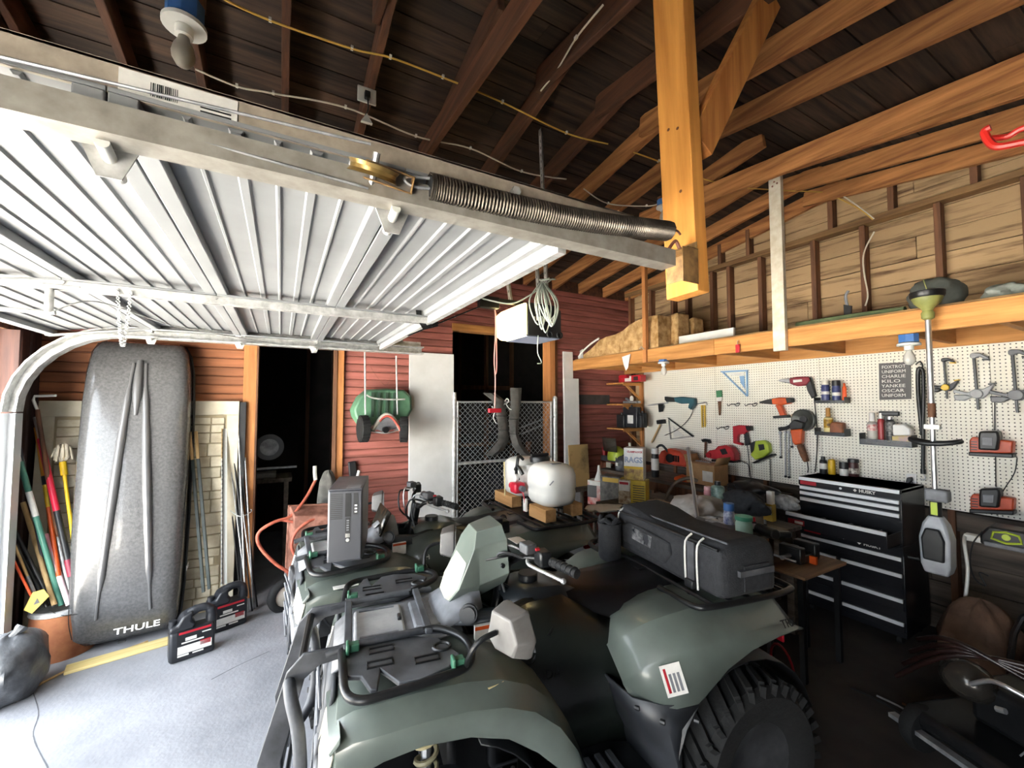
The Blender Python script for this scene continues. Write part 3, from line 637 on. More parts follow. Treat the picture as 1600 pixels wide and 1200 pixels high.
one(MB().tube([(0, 0, .01), (.2, .25, .012), (.33, .3, .01), (.55, .42, .008)], .007, n=6, k=5), 'floor_stick', wp, 'thin pale stick lying on the floor in front of the clay pot', 'stick', tuple(P(2, 1104, Z=0)))

# oil jugs
def jug(loc, rz, label):
    t = thing('oil_jug', label, 'oil jug', loc, (0, 0, rz), 'oil jugs on the floor')
    o = [(-.12, 0), (.12, 0), (.125, .02), (.125, .2), (.12, .26), (.1, .3), (.06, .32), (-.02, .31), (-.07, .27), (-.08, .24), (-.115, .235), (-.125, .2), (-.125, .02)]
    sh = M(((1, 0, 0, 0), (0, 0, 1, -.06), (0, 1, 0, 0), (0, 0, 0, 1)))
    hole = [(-.0, .23), (.09, .23), (.095, .26), (.07, .285), (.0, .28)]
    MB().prism([p for p in o if p[1] < .225] + [], .12, sh).build('body', mat('jug_black', '#1b1c20', '#2c2e33', rough=.35, sc=8), t, bevel=.018, seg=3)
    MB().prism([(-.125, .19), (.0, .19), (.02, .225), (-.005, .25), (-.0, .31), (-.06, .285), (-.085, .235), (-.125, .23)], .11, T(0, -.055, 0) @ M(((1, 0, 0, 0), (0, 0, 1, 0), (0, 1, 0, 0), (0, 0, 0, 1)))).build('shoulder', MATS['jug_black'], t, bevel=.014, seg=3)
    MB().tube([(-.02, 0, .28), (.03, 0, .3), (.08, 0, .295), (.105, 0, .26), (.108, 0, .19)], [.03, .026, .026, .03, .034], n=10, k=5).build('handle', MATS['jug_black'], t, sm=60)
    MB().cyl((-.105, 0, .2), (-.105, 0, .262), .022).build('cap', MATS['jug_black'], t, sm=40)
    MB().bx(-.085, .11, -.0615, -.06, .03, .2).build('label', mat('label_black', '#121316', rough=.4), t)
    for x0, x1, z0, z1, mt in ((-.075, .1, .178, .192, red), (.05, .1, .155, .162, labelw), (-.04, .02, .13, .15, labelw), (-.06, .06, .115, .124, labelw), (-.08, .105, .05, .1, labelw), (.04, .1, .075, .105, red), (-.08, -.02, .035, .046, labelw), (.0, .06, .035, .044, labelw)):
        MB().bx(x0, x1, -.063, -.0615, z0, z1).build('print_block', mt, t)
jug(P(296, 1030, Z=0) + V((.0, .06, 0)), R(14), 'black motor oil jug on the floor, nearer of the pair')
jug(P(352, 985, Z=0) + V((.0, .06, 0)), R(20), 'black motor oil jug on the floor behind the nearer jug')

# strips, angle iron and rod bundle right of the box
def strip(name, label, a, b, w, dpt, mt, cat='strip', ya=4.1, yb=4.36):
    p, q = P(*a, Y=ya), P(*b, Y=yb); p.z = max(p.z, 0.01); return one(MB().beam((0, 0, 0), q - p, w, dpt), name, mt, label, cat, p, bevel=.002)
for i, (a, b) in enumerate(((( 318, 925), (297, 675)), ((327, 920), (306, 674)))):
    p, q = P(*a, Y=4.1), P(*b, Y=4.28); t = thing('painted_stake', ('left', 'right')[i] + ' dark slat with a bare pine top beside the cargo box', 'slat', p); d = q - p
    MB().beam((0, 0, 0), d * .82, .035, .02).build('dark_length', mat('slat_dark', '#2b3231', '#3c4544', rough=.6, sc=10), t, bevel=.002); MB().beam(d * .82, d, .035, .02).build('bare_top', wp, t, bevel=.002)
p, q = P(346, 915, Y=4.1), P(347, 670, Y=4.34); t = thing('slotted_angle', 'slotted white angle iron leaning by the oil jugs', 'angle iron', p); d = q - p
MB().beam((0, 0, 0), d, .035, .003).beam((.017, .017, 0), d + V((.017, .017, 0)), .003, .035).build('angle', mat('angle_white', '#c9ccc8', rough=.5), t)
for i in range(34): c = d * ((i + .5) / 34); MB().box((c.x, c.y - .003, c.z), (.01, .004, .016)).build('slot', black, t)
MB().beam(d * .8, d * 1.0, .037, .005).build('bare_top', wp, t)
for i, (a, b, mt) in enumerate((((388, 955), (357, 700), galv), ((394, 955), (362, 690), blackm), ((399, 950), (368, 708), steel), ((378, 950), (355, 730), blackm), ((384, 958), (372, 660), galv), ((396, 952), (383, 715), steel), ((402, 948), (378, 735), blackm))):
    p = P(*a, Z=.002); q = P(*b, Y=4.38)
    wh = ('leftmost long silver rod', 'black rod second from the left', 'silver rod in the middle', 'short black rod at the left', 'tallest silver rod', 'silver rod toward the doorway', 'black rod nearest the doorway')[i]
    one(MB().cyl((0, 0, 0), q - p, .006, n=8), 'metal_rod', mt, wh + ' of the tied bundle beside the doorway', 'rod', p, group='tied rod bundle')
one(MB().tube([P(360, 798, Y=4.26) + V((0, 0, 0)), P(375, 807, Y=4.2), P(392, 800, Y=4.26), P(392, 796, Y=4.3)], .004, n=6, k=4), 'tie_wire', galv, 'wire tied round the upper part of the rod bundle', 'wire')
pole('red_tip_rod', 'slim dark rod with a red tip against the doorway trim', 'rod', (378, 955), (375, 736), [('rod', 0, .94, .006, blackm), ('tip', .94, 1, .012, red)], 4.12, 4.38)

# wheelbarrow standing on its nose
wo = P(443, 953, Z=0); wo.z = 0
w = thing('wheelbarrow', 'rusty pink wheelbarrow stood upright in front of the dark doorway', 'wheelbarrow', wo)
def wp_(u, v, Y=4.05): return P(u, v, Y=Y) - wo
ax = wp_(446, 930, 4.03)
mb = MB(); 
wm = T(*ax) @ RZ(R(20)) @ RX(R(90))
MB().lathe([(.085, -.03), (.1, -.035), (.125, -.03), (.138, -.012), (.138, .012), (.125, .03), (.1, .035), (.085, .03), (.085, -.03)], 32, wm).build('tire', rubber, w, sm=50)
MB().lathe([(.0, -.02), (.03, -.025), (.05, -.012), (.085, -.02), (.085, .02), (.05, .012), (.03, .025), (.0, .02)], 24, wm).build('rim', mat('dirty_white', '#cfc9bd', '#b3ab9c', rough=.6, sc=10), w, sm=50)
tray = [(452, 790), (512, 788), (545, 815), (545, 900), (520, 928), (470, 920), (447, 895)]
pts = [wp_(u, v, 4.12) for u, v in tray]
c0 = sum((p for p in pts), V()) / len(pts)
MB().loft([pts, [c0 + (p - c0) * .86 + V((0, -.16, 0)) for p in pts], [c0 + (p - c0) * .8 + V((0, -.165, 0)) for p in pts]]).build('tray', rust, w, bevel=.01, sm=30)
MB().tube(pts, .012, closed=True).build('tray_rim', rust, w)
pk = mat('pink_paint', '#b9654f', '#9a4a38', rough=.55, sc=12)
MB().tube([wp_(493, 750, 4.15), wp_(478, 778, 4.1), wp_(455, 806, 4.02), wp_(430, 815, 3.98), wp_(408, 828, 3.97), wp_(402, 842, 3.97), wp_(410, 860, 3.97), wp_(432, 882, 3.97), wp_(452, 895, 3.98), wp_(458, 908, 3.99)], .013, k=5).build('frame_tube', pk, w, sm=60)
MB().tube([wp_(508, 805, 4.0), wp_(482, 815, 3.95), wp_(462, 832, 3.93), wp_(456, 856, 3.92), wp_(470, 880, 3.92), wp_(480, 893, 3.92), wp_(474, 912, 3.95), wp_(450, 932, 3.98)], .013, k=5).build('frame_tube', pk, w, sm=60)
MB().tube([wp_(437, 812, 4.0), wp_(490, 821, 3.98)], .011).build('cross_bar', pk, w)
MB().tube([wp_(493, 750, 4.15), wp_(492, 740, 4.16), wp_(492, 728, 4.17)], .016, n=7).build('grip', mat('grip_white', '#c9c6c0', rough=.6), w)
MB().tube([wp_(550, 775, 4.2), wp_(556, 755, 4.22), wp_(561, 735, 4.23)], .014, n=7).build('grip', MATS['grip_white'], w)
MB().tube([wp_(505, 810, 4.15), wp_(530, 800, 4.18), wp_(550, 775, 4.2)], .013, k=3).build('frame_tube', pk, w)

# grey tarp and black board by the trim
blob('grey_tarp', 'bundled grey tarp against the doorway trim behind the computer tower', 'tarp', P(512, 800, Y=4.3) + V((0, 0, -.25)), (.09, .06, .34), mat('tarp_grey', '#4b4a47', '#66645f', rough=.8, sc=9, bump=.3), .14, 8)
t = thing('black_speaker_bar', 'narrow black plastic bar leaning on the red wall above the computer', 'bar', P(552, 770, Y=4.41)); MB().box((0, 0, .13), (.075, .04, .36), rot=(0, R(-6), 0)).build('body', black, t, bevel=.01); MB().box((-.045, 0, .06), (.03, .03, .14)).build('side_block', black, t, bevel=.006)

# push mower hung on the wall
mo = P(600, 660, Y=4.3); mo.z = P(600, 660, Y=4.3).z
g = thing('push_reel_mower', 'reel push mower with green grass catcher hung on the red wall', 'mower', mo)
def mp_(u, v, Y=4.2): return P(u, v, Y=Y) - mo
gbag = mat('green_catcher', '#5f8a6c', '#496f56', rough=.45, sc=6)
bx_ = [(548, 650), (546, 640), (556, 620), (570, 609), (600, 607), (628, 609), (640, 620), (641, 640), (634, 652), (600, 664), (560, 668)]
q = [mp_(u, v, 4.4) for u, v in bx_]; cc = sum(q, V()) / len(q)
MB().loft([q, [cc + (p - cc) * 1.0 + V((0, -.08, 0)) for p in q], [cc + (p - cc) * .9 + V((0, -.14, 0)) for p in q]]).build('grass_catcher', gbag, g, bevel=.012, sm=40)
for u in (582, 592, 604, 616): MB().bx(-.012, .012, -.02, 0, -.12, .12).build('catcher_rib', mat('rib_green', '#2f4336', rough=.5), g).location = mp_(u, 632, 4.25)
for a, b in (((570, 548), (571, 648)), ((619, 556), (621, 648))): MB().tube([mp_(*a, 4.18), mp_(*b, 4.18)], .008).build('handle_tube', galv, g)
MB().tube([mp_(573, 617, 4.16), mp_(580, 621, 4.16), mp_(600, 624, 4.16), mp_(633, 624, 4.16)], .008, k=3).build('cross_rod', galv, g)
for u, v, a in ((568, 670, 6), (631, 671, -12)):
    m = T(*mp_(u, v, 4.14)) @ RZ(R(a)) @ RY(R(90))
    MB().lathe([(.03, -.035), (.11, -.04), (.122, -.03), (.125, 0), (.122, .03), (.11, .04), (.03, .035)], 26, m).build('wheel', rubber, g, sm=40)
    tl = MB()
    for i in range(22): tl.box((.124, 0, 0), (.008, .012, .07), m=m @ RZ(2 * PI * i / 22))
    tl.build('wheel_tread', rubber, g)
cv = [mp_(583 + 1.2 * i, 672 - 24 * math.sin(PI * i / 36), 4.12) for i in range(0, 37, 4)]
MB().tube(cv, .02, k=2).build('guard_arc', mat('guard_grey', '#b6b3aa', rough=.5), g); MB().tube([p + V((0, -.02, -.012)) for p in cv[2:]], .01, k=2).build('red_arc', mat('faded_red', '#c4594c', rough=.5), g)
c = mp_(601, 668, 4.13); MB().prism([(.11 * math.cos(a), .1 * math.sin(a)) for a in [PI * i / 10 for i in range(11)]] + [(0, -.05)], .02, T(*c) @ RX(R(90))).build('side_plate', greyp, g, bevel=.004)
MB().cyl(c + V((0, -.06, -.02)), c + V((0, 0, -.02)), .03).build('hub', blackm, g)
for i in range(3): MB().tube([c + V((-.14, .02, -.03)), c + V((0, .04 * (i - 1), .05 * (i - 1))), c + V((.14, .02, -.03))], .008, k=4).build('reel_blade', steel, g)
MB().tube([mp_(574, 565, 4.3), mp_(590, 590, 4.35), mp_(604, 602, 4.38), mp_(612, 580, 4.38)], .002, n=5, k=4).build('hang_wire', rust, g)

# tall white panel and white boards
one(MB().bx(-.25, .25, 0, .032, 0, 2.27), 'white_sheet', white, 'tall white panel standing left of the chain link gate', 'panel', (1.44, 4.36, 0), (R(-1), 0, 0), bevel=.003)
a = P(882, 700, Y=4.35).x; b = P(905, 700, Y=4.35).x
one(MB().bx(a, b, 0, .02, 0, P(890, 591, Y=4.33).z), 'white_board', white, 'wider and shorter white board on the red wall right of the gate', 'board', (0, 4.32, 0), (R(-.8), 0, 0), bevel=.002)
a = P(883, 560, Y=4.36).x; b = P(898, 560, Y=4.36).x
one(MB().bx(a, b, 0, .02, 0, P(890, 549, Y=4.36).z), 'white_board', white, 'narrower and taller white board behind the wider one right of the gate', 'board', (0, 4.375, 0), (R(-.6), 0, 0), bevel=.002)
one(MB().bx(0, .3, 0, .012, 0, P(906, 695, Y=4.1).z - .7), 'scorched_plywood', mat('scorched', '#b89a66', '#3a3128', rough=.8, sc=3.2, lo=.5, hi=.75), 'small plywood sheet with a black scorch mark by the white boards', 'plywood', (P(891, 700, Y=4.1).x, 4.1, .7), (R(-4), 0, 0), bevel=.002)
t = thing('small_stand', 'low dark stand under the scorched plywood', 'stand', (P(891, 700, Y=4.1).x, 4.0, 0)); MB().bx(-.05, .35, 0, .3, .66, .7).build('top', lowbd, t)
for x in (-.03, .3):
    for y in (.02, .26): MB().bx(x, x + .03, y, y + .03, 0, .66).build('leg', lowbd, t)
one(MB().bx(P(905, 620, Y=4.43).x, P(952, 620, Y=4.43).x, -.012, 0, P(930, 632, Y=4.43).z, P(930, 617, Y=4.43).z), 'slate_board', mat('slate', '#3a3836', '#4a4745', rough=.7, sc=9), 'dark slate coloured board fixed on the red wall right of the white boards', 'board', (0, 4.436, 0))

# chain link gate
gt = thing('chain_link_gate', 'galvanised chain link gate across the opening in the red wall', 'gate', (1.72, 4.36, 0))
gw_ = 1.26; gtop = 1.735; gb = .12
MB().tube([(0, 0, gb), (0, 0, gtop), (gw_, 0, gtop), (gw_, 0, gb)], .018, closed=True).build('gate_frame', galv, gt)
MB().cyl((0, 0, 1.05), (gw_, 0, 1.05), .016).build('mid_rail', galv, gt)
MB().cyl((-.035, .0, 0), (-.035, 0, 1.84), .024).build('gate_post', galv, gt); MB().cyl((gw_ + .06, 0, 0), (gw_ + .06, 0, 1.78), .03).build('gate_post', galv, gt)
MB().ball((gw_ + .06, 0, 1.78), .032).build('post_cap', galv, gt)
for z in (1.55, .95, .4): MB().bx(-.05, .01, -.02, .02, z - .015, z + .015).build('hinge', galv, gt); MB().bx(gw_ - .01, gw_ + .07, -.02, .02, z - .012, z + .012).build('latch_strap', galv, gt)
mb = MB(); pt = .062
n1 = int((gw_ + gtop) / pt) + 1
for s, dy in ((1, -.008), (-1, .008)):
    for i in range(-int(gtop / pt) - 2, n1 + 2):
        x0 = i * pt; pp = []
        zz0, zz1 = gb, gtop
        a0 = (x0, zz0) if s > 0 else (x0 + (zz1 - zz0), zz0); b0 = (x0 + (zz1 - zz0), zz1) if s > 0 else (x0, zz1)
        (xa, za), (xb, zb) = a0, b0
        lo_, hi_ = 0, 1; dx = xb - xa
        t0, t1 = sorted(((.02 - xa) / dx, (gw_ - .02 - xa) / dx)); lo_, hi_ = max(0, t0), min(1, t1)
        if hi_ - lo_ > .02: mb.tube([(xa + dx * f, dy, za + (zb - za) * f) for f in (lo_, hi_)], .0024, n=4)
mb.build('wire_mesh', galv, gt)
# boot shaped flaps on a hanger, and laths behind
hg = P(789, 606, Y=4.32); hg.z = 1.745
h = thing('coat_hanger', 'pale curly wire coat hanger hooked on the top of the gate', 'hanger', hg)
MB().tube([(0, 0, 0), (.03, 0, .03), (.05, 0, 0), (.02, 0, -.03), (-.01, 0, -.03)], .007, k=4).build('hook', whitep, h); MB().tube([(.0, 0, -.03), (-.06, 0, -.08), (-.12, 0, -.1), (-.17, 0, -.06)], .007, k=4).tube([(.01, 0, -.03), (.06, 0, -.09), (.12, 0, -.1), (.17, 0, -.06)], .007, k=4).build('shoulder', whitep, h)
fm = mat('flap_grey', '#5b5955', '#3a3937', rough=.55, sc=7)
def flap(px, y, label):
    o_ = P(*px[0][:2], Y=y); t = thing('rubber_flap', label, 'rubber flap', o_)
    L = [P(u - wd_, v, Y=y) - o_ for u, v, wd_ in px]; Rr = [P(u + wd_, v + sk, Y=y) - o_ for (u, v, wd_), sk in zip(px, [0] * len(px))]
    MB().loft([[l, (l + r) / 2 + V((0, -.04, 0)), r, (l + r) / 2 + V((0, .01, 0))] for l, r in zip(L, Rr)]).build('body', fm, t, sm=60)
    for i in (2, 3): MB().tube([L[i] + V((0, -.01, 0)), (L[i] + Rr[i]) / 2 + V((0, -.045, 0)), Rr[i] + V((0, -.01, 0))], .004).build('seam', black, t)
flap([(764, 614, 10), (778, 625, 10), (784, 650, 8), (787, 672, 8), (786, 690, 9), (776, 704, 11), (766, 712, 8)], 4.325, 'left of two grey boot shaped flaps on the gate hanger')
flap([(806, 606, 9), (806, 628, 8), (803, 655, 8), (803, 678, 7), (808, 694, 8), (816, 706, 10), (824, 712, 6)], 4.325, 'right of two grey boot shaped flaps on the gate hanger')
for i, (a, b) in enumerate((((815, 668), (848, 655)), ((815, 678), (848, 664)))):
    strip('grey_lath', ('upper', 'lower')[i] + ' grey lath seen through the gate', a, b, .03, .015, greyp, 'lath', 4.8, 4.8)
strip('leaning_lumber', 'brown board leaning behind the gate mesh', (822, 735), (826, 690), .09, .03, studm, 'board', 4.7, 4.75)
blob('covered_machine', 'dark blue covered machine in the storeroom behind the gate', 'machine', (2.55, 5.0, 0), (.45, .3, .5), mat('navy_cover', '#20242e', '#2d333f', rough=.6, sc=6), .08, 5)
# storeroom mitre saw
ms = thing('mitre_saw', 'dim mitre saw on a bench in the dark doorway', 'saw', P(415, 742, Y=5.3)); 
MB().bx(-.22, .25, -.2, .2, -.06, -.02).build('bench_board', lowbd, ms); MB().bx(-.2, .1, -.12, .12, -.02, .03).build('base', greyp, ms, bevel=.008); MB().cyl((.03, -.03, .3), (.03, .0, .3), .14, n=28).build('blade_guard', mat('guard', '#6b6d70', rough=.4, metal=.5), ms)
MB().cyl((.03, -.04, .3), (.03, -.03, .3), .09, n=24).build('blade', steel, ms); MB().tube([(-.1, .05, .02), (-.12, .08, .2), (-.05, .05, .35), (.03, .02, .32)], .03, k=3).build('arm', blackm, ms); MB().bx(-.1, .3, -.02, .02, .06, .08).build('fence', steel, ms)
for x in (-.2, .2):
    for y in (-.17, .17): MB().bx(x - .02, x + .02, y - .02, y + .02, -P(415, 742, Y=5.3).z, -.06).build('leg', lowbd, ms)
# ---------------- two quad bikes ----------------
def tire_mesh(r, w, n=30):
    mb = MB(); rx = RX(R(90)); h = w / 2
    mb.lathe([(r * .5, -h * .8), (r * .62, -h), (r * .85, -h * 1.02), (r * .95, -h * .8), (r * .97, 0), (r * .95, h * .8), (r * .85, h * 1.02), (r * .62, h), (r * .5, h * .8), (r * .5, -h * .8)], 36, rx)
    for i in range(n):
        a = 2 * PI * i / n
        for s in (-1, 1):
            m = RY(a + (PI / n if s > 0 else 0)) @ T(r * .965, s * h * .48, 0) @ RX(R(28 * s))
            mb.box((0, 0, 0), (r * .1, h * .85, .022), m=m)
            mb.box((-r * .07, s * h * .52, 0), (r * .18, .012, .02), m=m)
    return mb
def rim_mesh(r, w):
    h = w / 2
    return MB().lathe([(.0, -h * .3), (r * .12, -h * .5), (r * .2, -h * .45), (r * .24, -h * .2), (r * .44, -h * .3), (r * .5, -h * .85), (r * .54, -h * .9), (r * .5, -h * .75), (r * .46, 0), (r * .5, h * .8), (r * .2, h * .6), (0, h * .6)], 30, RX(R(90)))
def loft_open(rows, name, mt, parent, solid=.007, sm=32, bevel=0):
    mb = MB(); mb.loft(rows, False, False); return mb.build(name, mt, parent, solid=solid, sm=sm)

def quad(label, loc, rz, body, style):
    q = thing('quad_bike', label, 'quad bike', loc, (0, 0, rz))
    # wheels
    tr = None
    for x, w, tr_, ty in ((.545, .18, .275, .5), (-.69, .26, .315, .455)):
        for s in (1, -1):
            if s == 1:
                t0 = tire_mesh(tr_, w).build('tire', rubber, q, sm=40); r0 = rim_mesh(tr_, w).build('rim', mat('steel_rim', '#3a3b3d', '#57585b', rough=.4, metal=.4, sc=8), t0, sm=40)
                tt = t0
            else: tt = share(t0, q); rc = share(r0, tt)
            tt.location = (x, s * ty, tr_)
            if s == 1: tt.rotation_euler = (0, 0, PI)
            else: tt.rotation_euler = (0, 0, 0)
    # frame, engine, suspension
    MB().bx(-.55, .45, -.17, .17, .26, .5).bx(-.4, .3, -.2, .2, .3, .62).build('engine_block', blackm, q, bevel=.03)
    MB().bx(-.8, .75, -.14, .14, .22, .25).build('skid_plate', blackm, q, bevel=.01)
    for s in (1, -1):
        for x in (.5, .66): MB().tube([(x, s * .12, .3), (.545, s * .4, .32)], .014).build('wishbone', blackm, q)
        MB().tube([(.545, s * .14, .42), (.545, s * .4, .42)], .013).build('upper_arm', blackm, q)
        MB().tube([(.56, s * .34, .36), (.54, s * .2, .72)], .018).build('damper', steel, q)
        hp = []
        for i in range(8 * 14 + 1):
            f = i / (8 * 14); c = V((.56, s * .34, .38)).lerp(V((.54, s * .2, .7)), f); a = 2 * PI * i / 14
            hp.append(c + V((.036 * math.cos(a), .036 * math.sin(a) * .9, 0)))
        MB().tube(hp, .0085, n=6).build('coil_spring', mat('spring_cream', '#d8cfa8', '#bdb28a', rough=.4, sc=9), q)
        MB().cyl((.545, s * .3, .28), (.545, s * .45, .28), .07).build('hub', blackm, q); MB().lathe([(.02, 0), (.11, 0), (.12, .02), (.12, .06), (.02, .06)], 20, T(.5, s * .33, .33) @ RX(R(90 * s))).build('brake_drum', greyp, q)
        MB().tube([(-.69, s * .1, .315), (-.69, s * .4, .315)], .03).build('axle', blackm, q)
        # footwell
        MB().bx(-.32, .25, s * .2, s * .52, .29, .32).build('floorboard', black, q, bevel=.01)
        for i in range(6): MB().bx(-.18 + i * .05, -.155 + i * .05, s * .3, s * .5, .32, .335).build('peg_cleat', dkgrey, q, bevel=.002)
        MB().tube([(.22, s * .25, .34), (.26, s * .44, .35)], .01).build('pedal', steel, q)
        # front fender: top, crease, side skirt
        rows = []
        for x, zt, yo, zl in ((.85, .73, .46, .64), (.835, .775, .48, .65), (.79, .8, .495, .675), (.71, .812, .51, .71), (.6, .82, .515, .725), (.46, .82, .52, .715), (.34, .805, .525, .68), (.24, .765, .525, .61), (.15, .69, .52, .52), (.08, .59, .51, .43), (.03, .48, .505, .37)):
            yi = .17 if x > .3 else .17 + (.3 - x) * .5
            zi = zt + .01
            rows.append([(x, s * yi, zi), (x, s * (yi + .5 * (yo - .09 - yi)), zt + .006), (x, s * (yo - .085), zt), (x, s * (yo - .02), zt - .045), (x, s * yo, zl)])
        loft_open(rows, 'front_fender', body, q, sm=24)
        # inner wheel arch
        rows = [[(.545 + .37 * math.cos(a), s * .17, .33 + .36 * math.sin(a)), (.545 + .37 * math.cos(a), s * .49, .33 + .35 * math.sin(a))] for a in [R(110 + 10 * i) for i in range(7)]]
        loft_open(rows, 'wheel_arch', black, q, .005)
        # headlight, trim strip and bumper corner
        MB().loft([[(.87, s * .25, .63), (.865, s * .45, .62), (.84, s * .465, .725), (.855, s * .26, .755)], [(.895, s * .26, .64), (.885, s * .435, .63), (.862, s * .45, .715), (.875, s * .27, .745)]]).build('headlight', cream, q, bevel=.008)
        MB().loft([[(.84, s * .23, .78), (.825, s * .47, .78), (.825, s * .475, .76), (.84, s * .23, .76)], [(.875, s * .23, .765), (.857, s * .465, .737), (.852, s * .465, .725), (.875, s * .23, .75)]]).build('headlight_brow', body, q, bevel=.003)
        MB().loft([[(.91, s * .2, .625), (.9, s * .45, .615), (.88, s * .45, .48), (.9, s * .2, .42)], [(.74, s * .2, .64), (.77, s * .5, .65), (.8, s * .49, .52), (.78, s * .2, .4)]]).build('bumper_corner', greyp, q, bevel=.01)
        MB().cyl((.83, s * .49, .58), (.83, s * .505, .58), .014, n=8).build('bolt', steel, q)
        # guard plates and hoops
        if style == 1:
            MB().prism([(.82, .875), (.95, .872), (1.0, .82), (1.08, .55), (1.06, .34), (.99, .34), (1.01, .54), (.945, .79), (.9, .825), (.82, .835)], .014, M(((1, 0, 0, 0), (0, 0, 1, s * .17 - .006), (0, 1, 0, 0), (0, 0, 0, 1)))).build('guard_plate', dkgrey, q, bevel=.003)
            MB().tube([(.99, s * .18, .79), (.975, s * .25, .775), (.95, s * .29, .7), (.94, s * .3, .56), (.96, s * .27, .42), (1.03, s * .18, .37)], .02, k=4).build('guard_hoop', dkgrey, q, sm=60)
        else: MB().tube([(.86, s * .0, .7), (.885, s * .2, .69), (.87, s * .3, .62), (.86, s * .28, .42), (.88, 0, .36)], .014, k=4).build('bumper_tube', blackm, q, sm=60)
        # front rack side: outer rail and moulded plate
        zr = .86
        MB().tube([(.83, s * .17, zr), (.825, s * .27, zr), (.815, s * .39, zr - .01), (.775, s * .44, zr - .012), (.7, s * .445, zr - .01), (.52, s * .44, zr), (.44, s * .41, zr), (.41, s * .34, zr + .005), (.43, s * .26, zr + .015), (.5, s * .19, zr + .02), (.56, s * .17, zr + .01)], .0135, k=5).build('rack_rail', blackm, q, sm=60)
        MB().prism([(.825, .16), (.81, .33), (.77, .345), (.745, .42), (.725, .43), (.71, .33), (.66, .42), (.6, .43), (.5, .4), (.45, .34), (.5, .22), (.6, .16)], .016, T(0, 0, zr - .016) @ M.Diagonal((1, s, 1, 1))).build('rack_plate', dkgrey, q, bevel=.004)
        for x, y in ((.7, .22), (.71, .3), (.56, .33)):
            MB().tube([(x - .04, s * (y - .016), zr), (x + .04, s * (y - .016), zr), (x + .04, s * (y + .016), zr), (x - .04, s * (y + .016), zr)], .005, n=6, closed=True).build('plate_slot', blackm, q)
        MB().tube([(.5 + .03 * math.cos(a), s * (.28 + .025 * math.sin(a)), zr + .002) for a in [i * PI / 6 for i in range(12)]], .006, n=6, closed=True).build('plate_hole', black, q)
        for x, y in ((.79, .2), (.47, .41)): MB().box((x, s * y, zr + .018), (.035, .03, .026)).box((x + .02, s * (y + .006), zr + .02), (.012, .04, .036)).build('green_clip', mat('clip_green', '#3d7058', '#33614b', rough=.4, sc=8), q, bevel=.004)
        MB().tube([(.6, s * .17, zr - .004), (.62, s * .2, .8)], .012).build('rack_stay', blackm, q)
        # rear fender
        rows = []
        for x, zt, yo, zl in ((-.2, .69, .41, .6), (-.27, .76, .46, .585), (-.34, .805, .5, .58), (-.42, .83, .525, .595), (-.48, .84, .535, .645), (-.56, .845, .535, .695), (-.7, .85, .53, .735), (-.86, .845, .525, .755), (-.98, .83, .515, .755), (-1.04, .8, .5, .74)):
            rows.append([(x, s * .14, zt + .01), (x, s * (yo - .26), zt + .03), (x, s * (yo - .15), zt + .02), (x, s * (yo - .14), zt + .012), (x, s * (yo - .05), zt - .06), (x, s * (yo - .045), zt - .07), (x, s * yo, zl)])
        loft_open(rows, 'rear_fender', body, q, sm=26)
        rows = [[(-.69 + .37 * math.cos(a), s * .14, .33 + .37 * math.sin(a)), (-.69 + .37 * math.cos(a), s * .52, .33 + .36 * math.sin(a))] for a in [R(0 + 15 * i) for i in range(12)]]
        loft_open(rows, 'wheel_arch', black, q, .005)
        # mud guard between footwell and rear fender
        rows = [[(x, s * y, z) for x, y, z in r] for r in ([(-.16, .2, .62), (-.2, .42, .605), (-.3, .48, .59), (-.43, .525, .6)], [(-.2, .2, .5), (-.25, .43, .5), (-.31, .49, .5), (-.36, .5, .5)], [(-.25, .2, .4), (-.28, .44, .4), (-.32, .52, .4), (-.34, .52, .4)], [(-.28, .2, .3), (-.3, .45, .3), (-.33, .51, .3), (-.35, .51, .3)])]
        loft_open(rows, 'mud_guard', mat('guard_plastic', '#26282c', '#3a3d42', rough=.4, sc=6), q, .008, 40)
        for x, y, z in ((-.27, .5, .56), (-.38, .55, .57), (-.22, .42, .57)): MB().cyl((x + .01, s * (y + .004), z), (x, s * (y + .018), z), .009, n=8).build('push_rivet', black, q)
        # side panel below the tank
        rows = [[(.34, s * .16, .84), (.12, s * .17, .9), (-.04, s * .15, .9), (-.2, s * .17, .8), (-.38, s * .24, .74)], [(.34, s * .22, .76), (.12, s * .25, .8), (-.04, s * .245, .79), (-.2, s * .25, .72), (-.38, s * .3, .68)], [(.26, s * .27, .6), (.12, s * .29, .62), (-.04, s * .285, .62), (-.2, s * .28, .58), (-.33, s * .34, .6)], [(.2, s * .27, .45), (.1, s * .28, .45), (-.05, s * .275, .45), (-.2, s * .27, .45), (-.3, s * .3, .45)], [(.2, s * .24, .31), (.1, s * .24, .31), (-.05, s * .24, .31), (-.2, s * .24, .31), (-.3, s * .28, .31)]]
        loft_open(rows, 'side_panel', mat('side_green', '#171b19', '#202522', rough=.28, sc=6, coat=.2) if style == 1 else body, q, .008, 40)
    # cross bars of front rack
    for x, z in ((.81, .87), (.53, .877)): MB().bx(x - .014, x + .014, -.2, .2, z - .008, z + .008).build('rack_crossbar', dkgrey, q, bevel=.004)
    for s in (1, -1): MB().tube([(.88, s * .17, .855), (.82, s * .172, .867), (.56, s * .172, .873), (.46, s * .18, .865)], .0135).build('rack_bar', dkgrey, q, sm=60)
    if style == 1:
        MB().tube([(.955, -.17, .84), (.955, .17, .84)], .014).build('guard_cross_tube', blackm, q)
        MB().bx(1.005, 1.02, -.17, .17, .5, .56).bx(1.0, 1.012, -.17, .17, .38, .42).build('guard_cross_plate', blackm, q, bevel=.004)
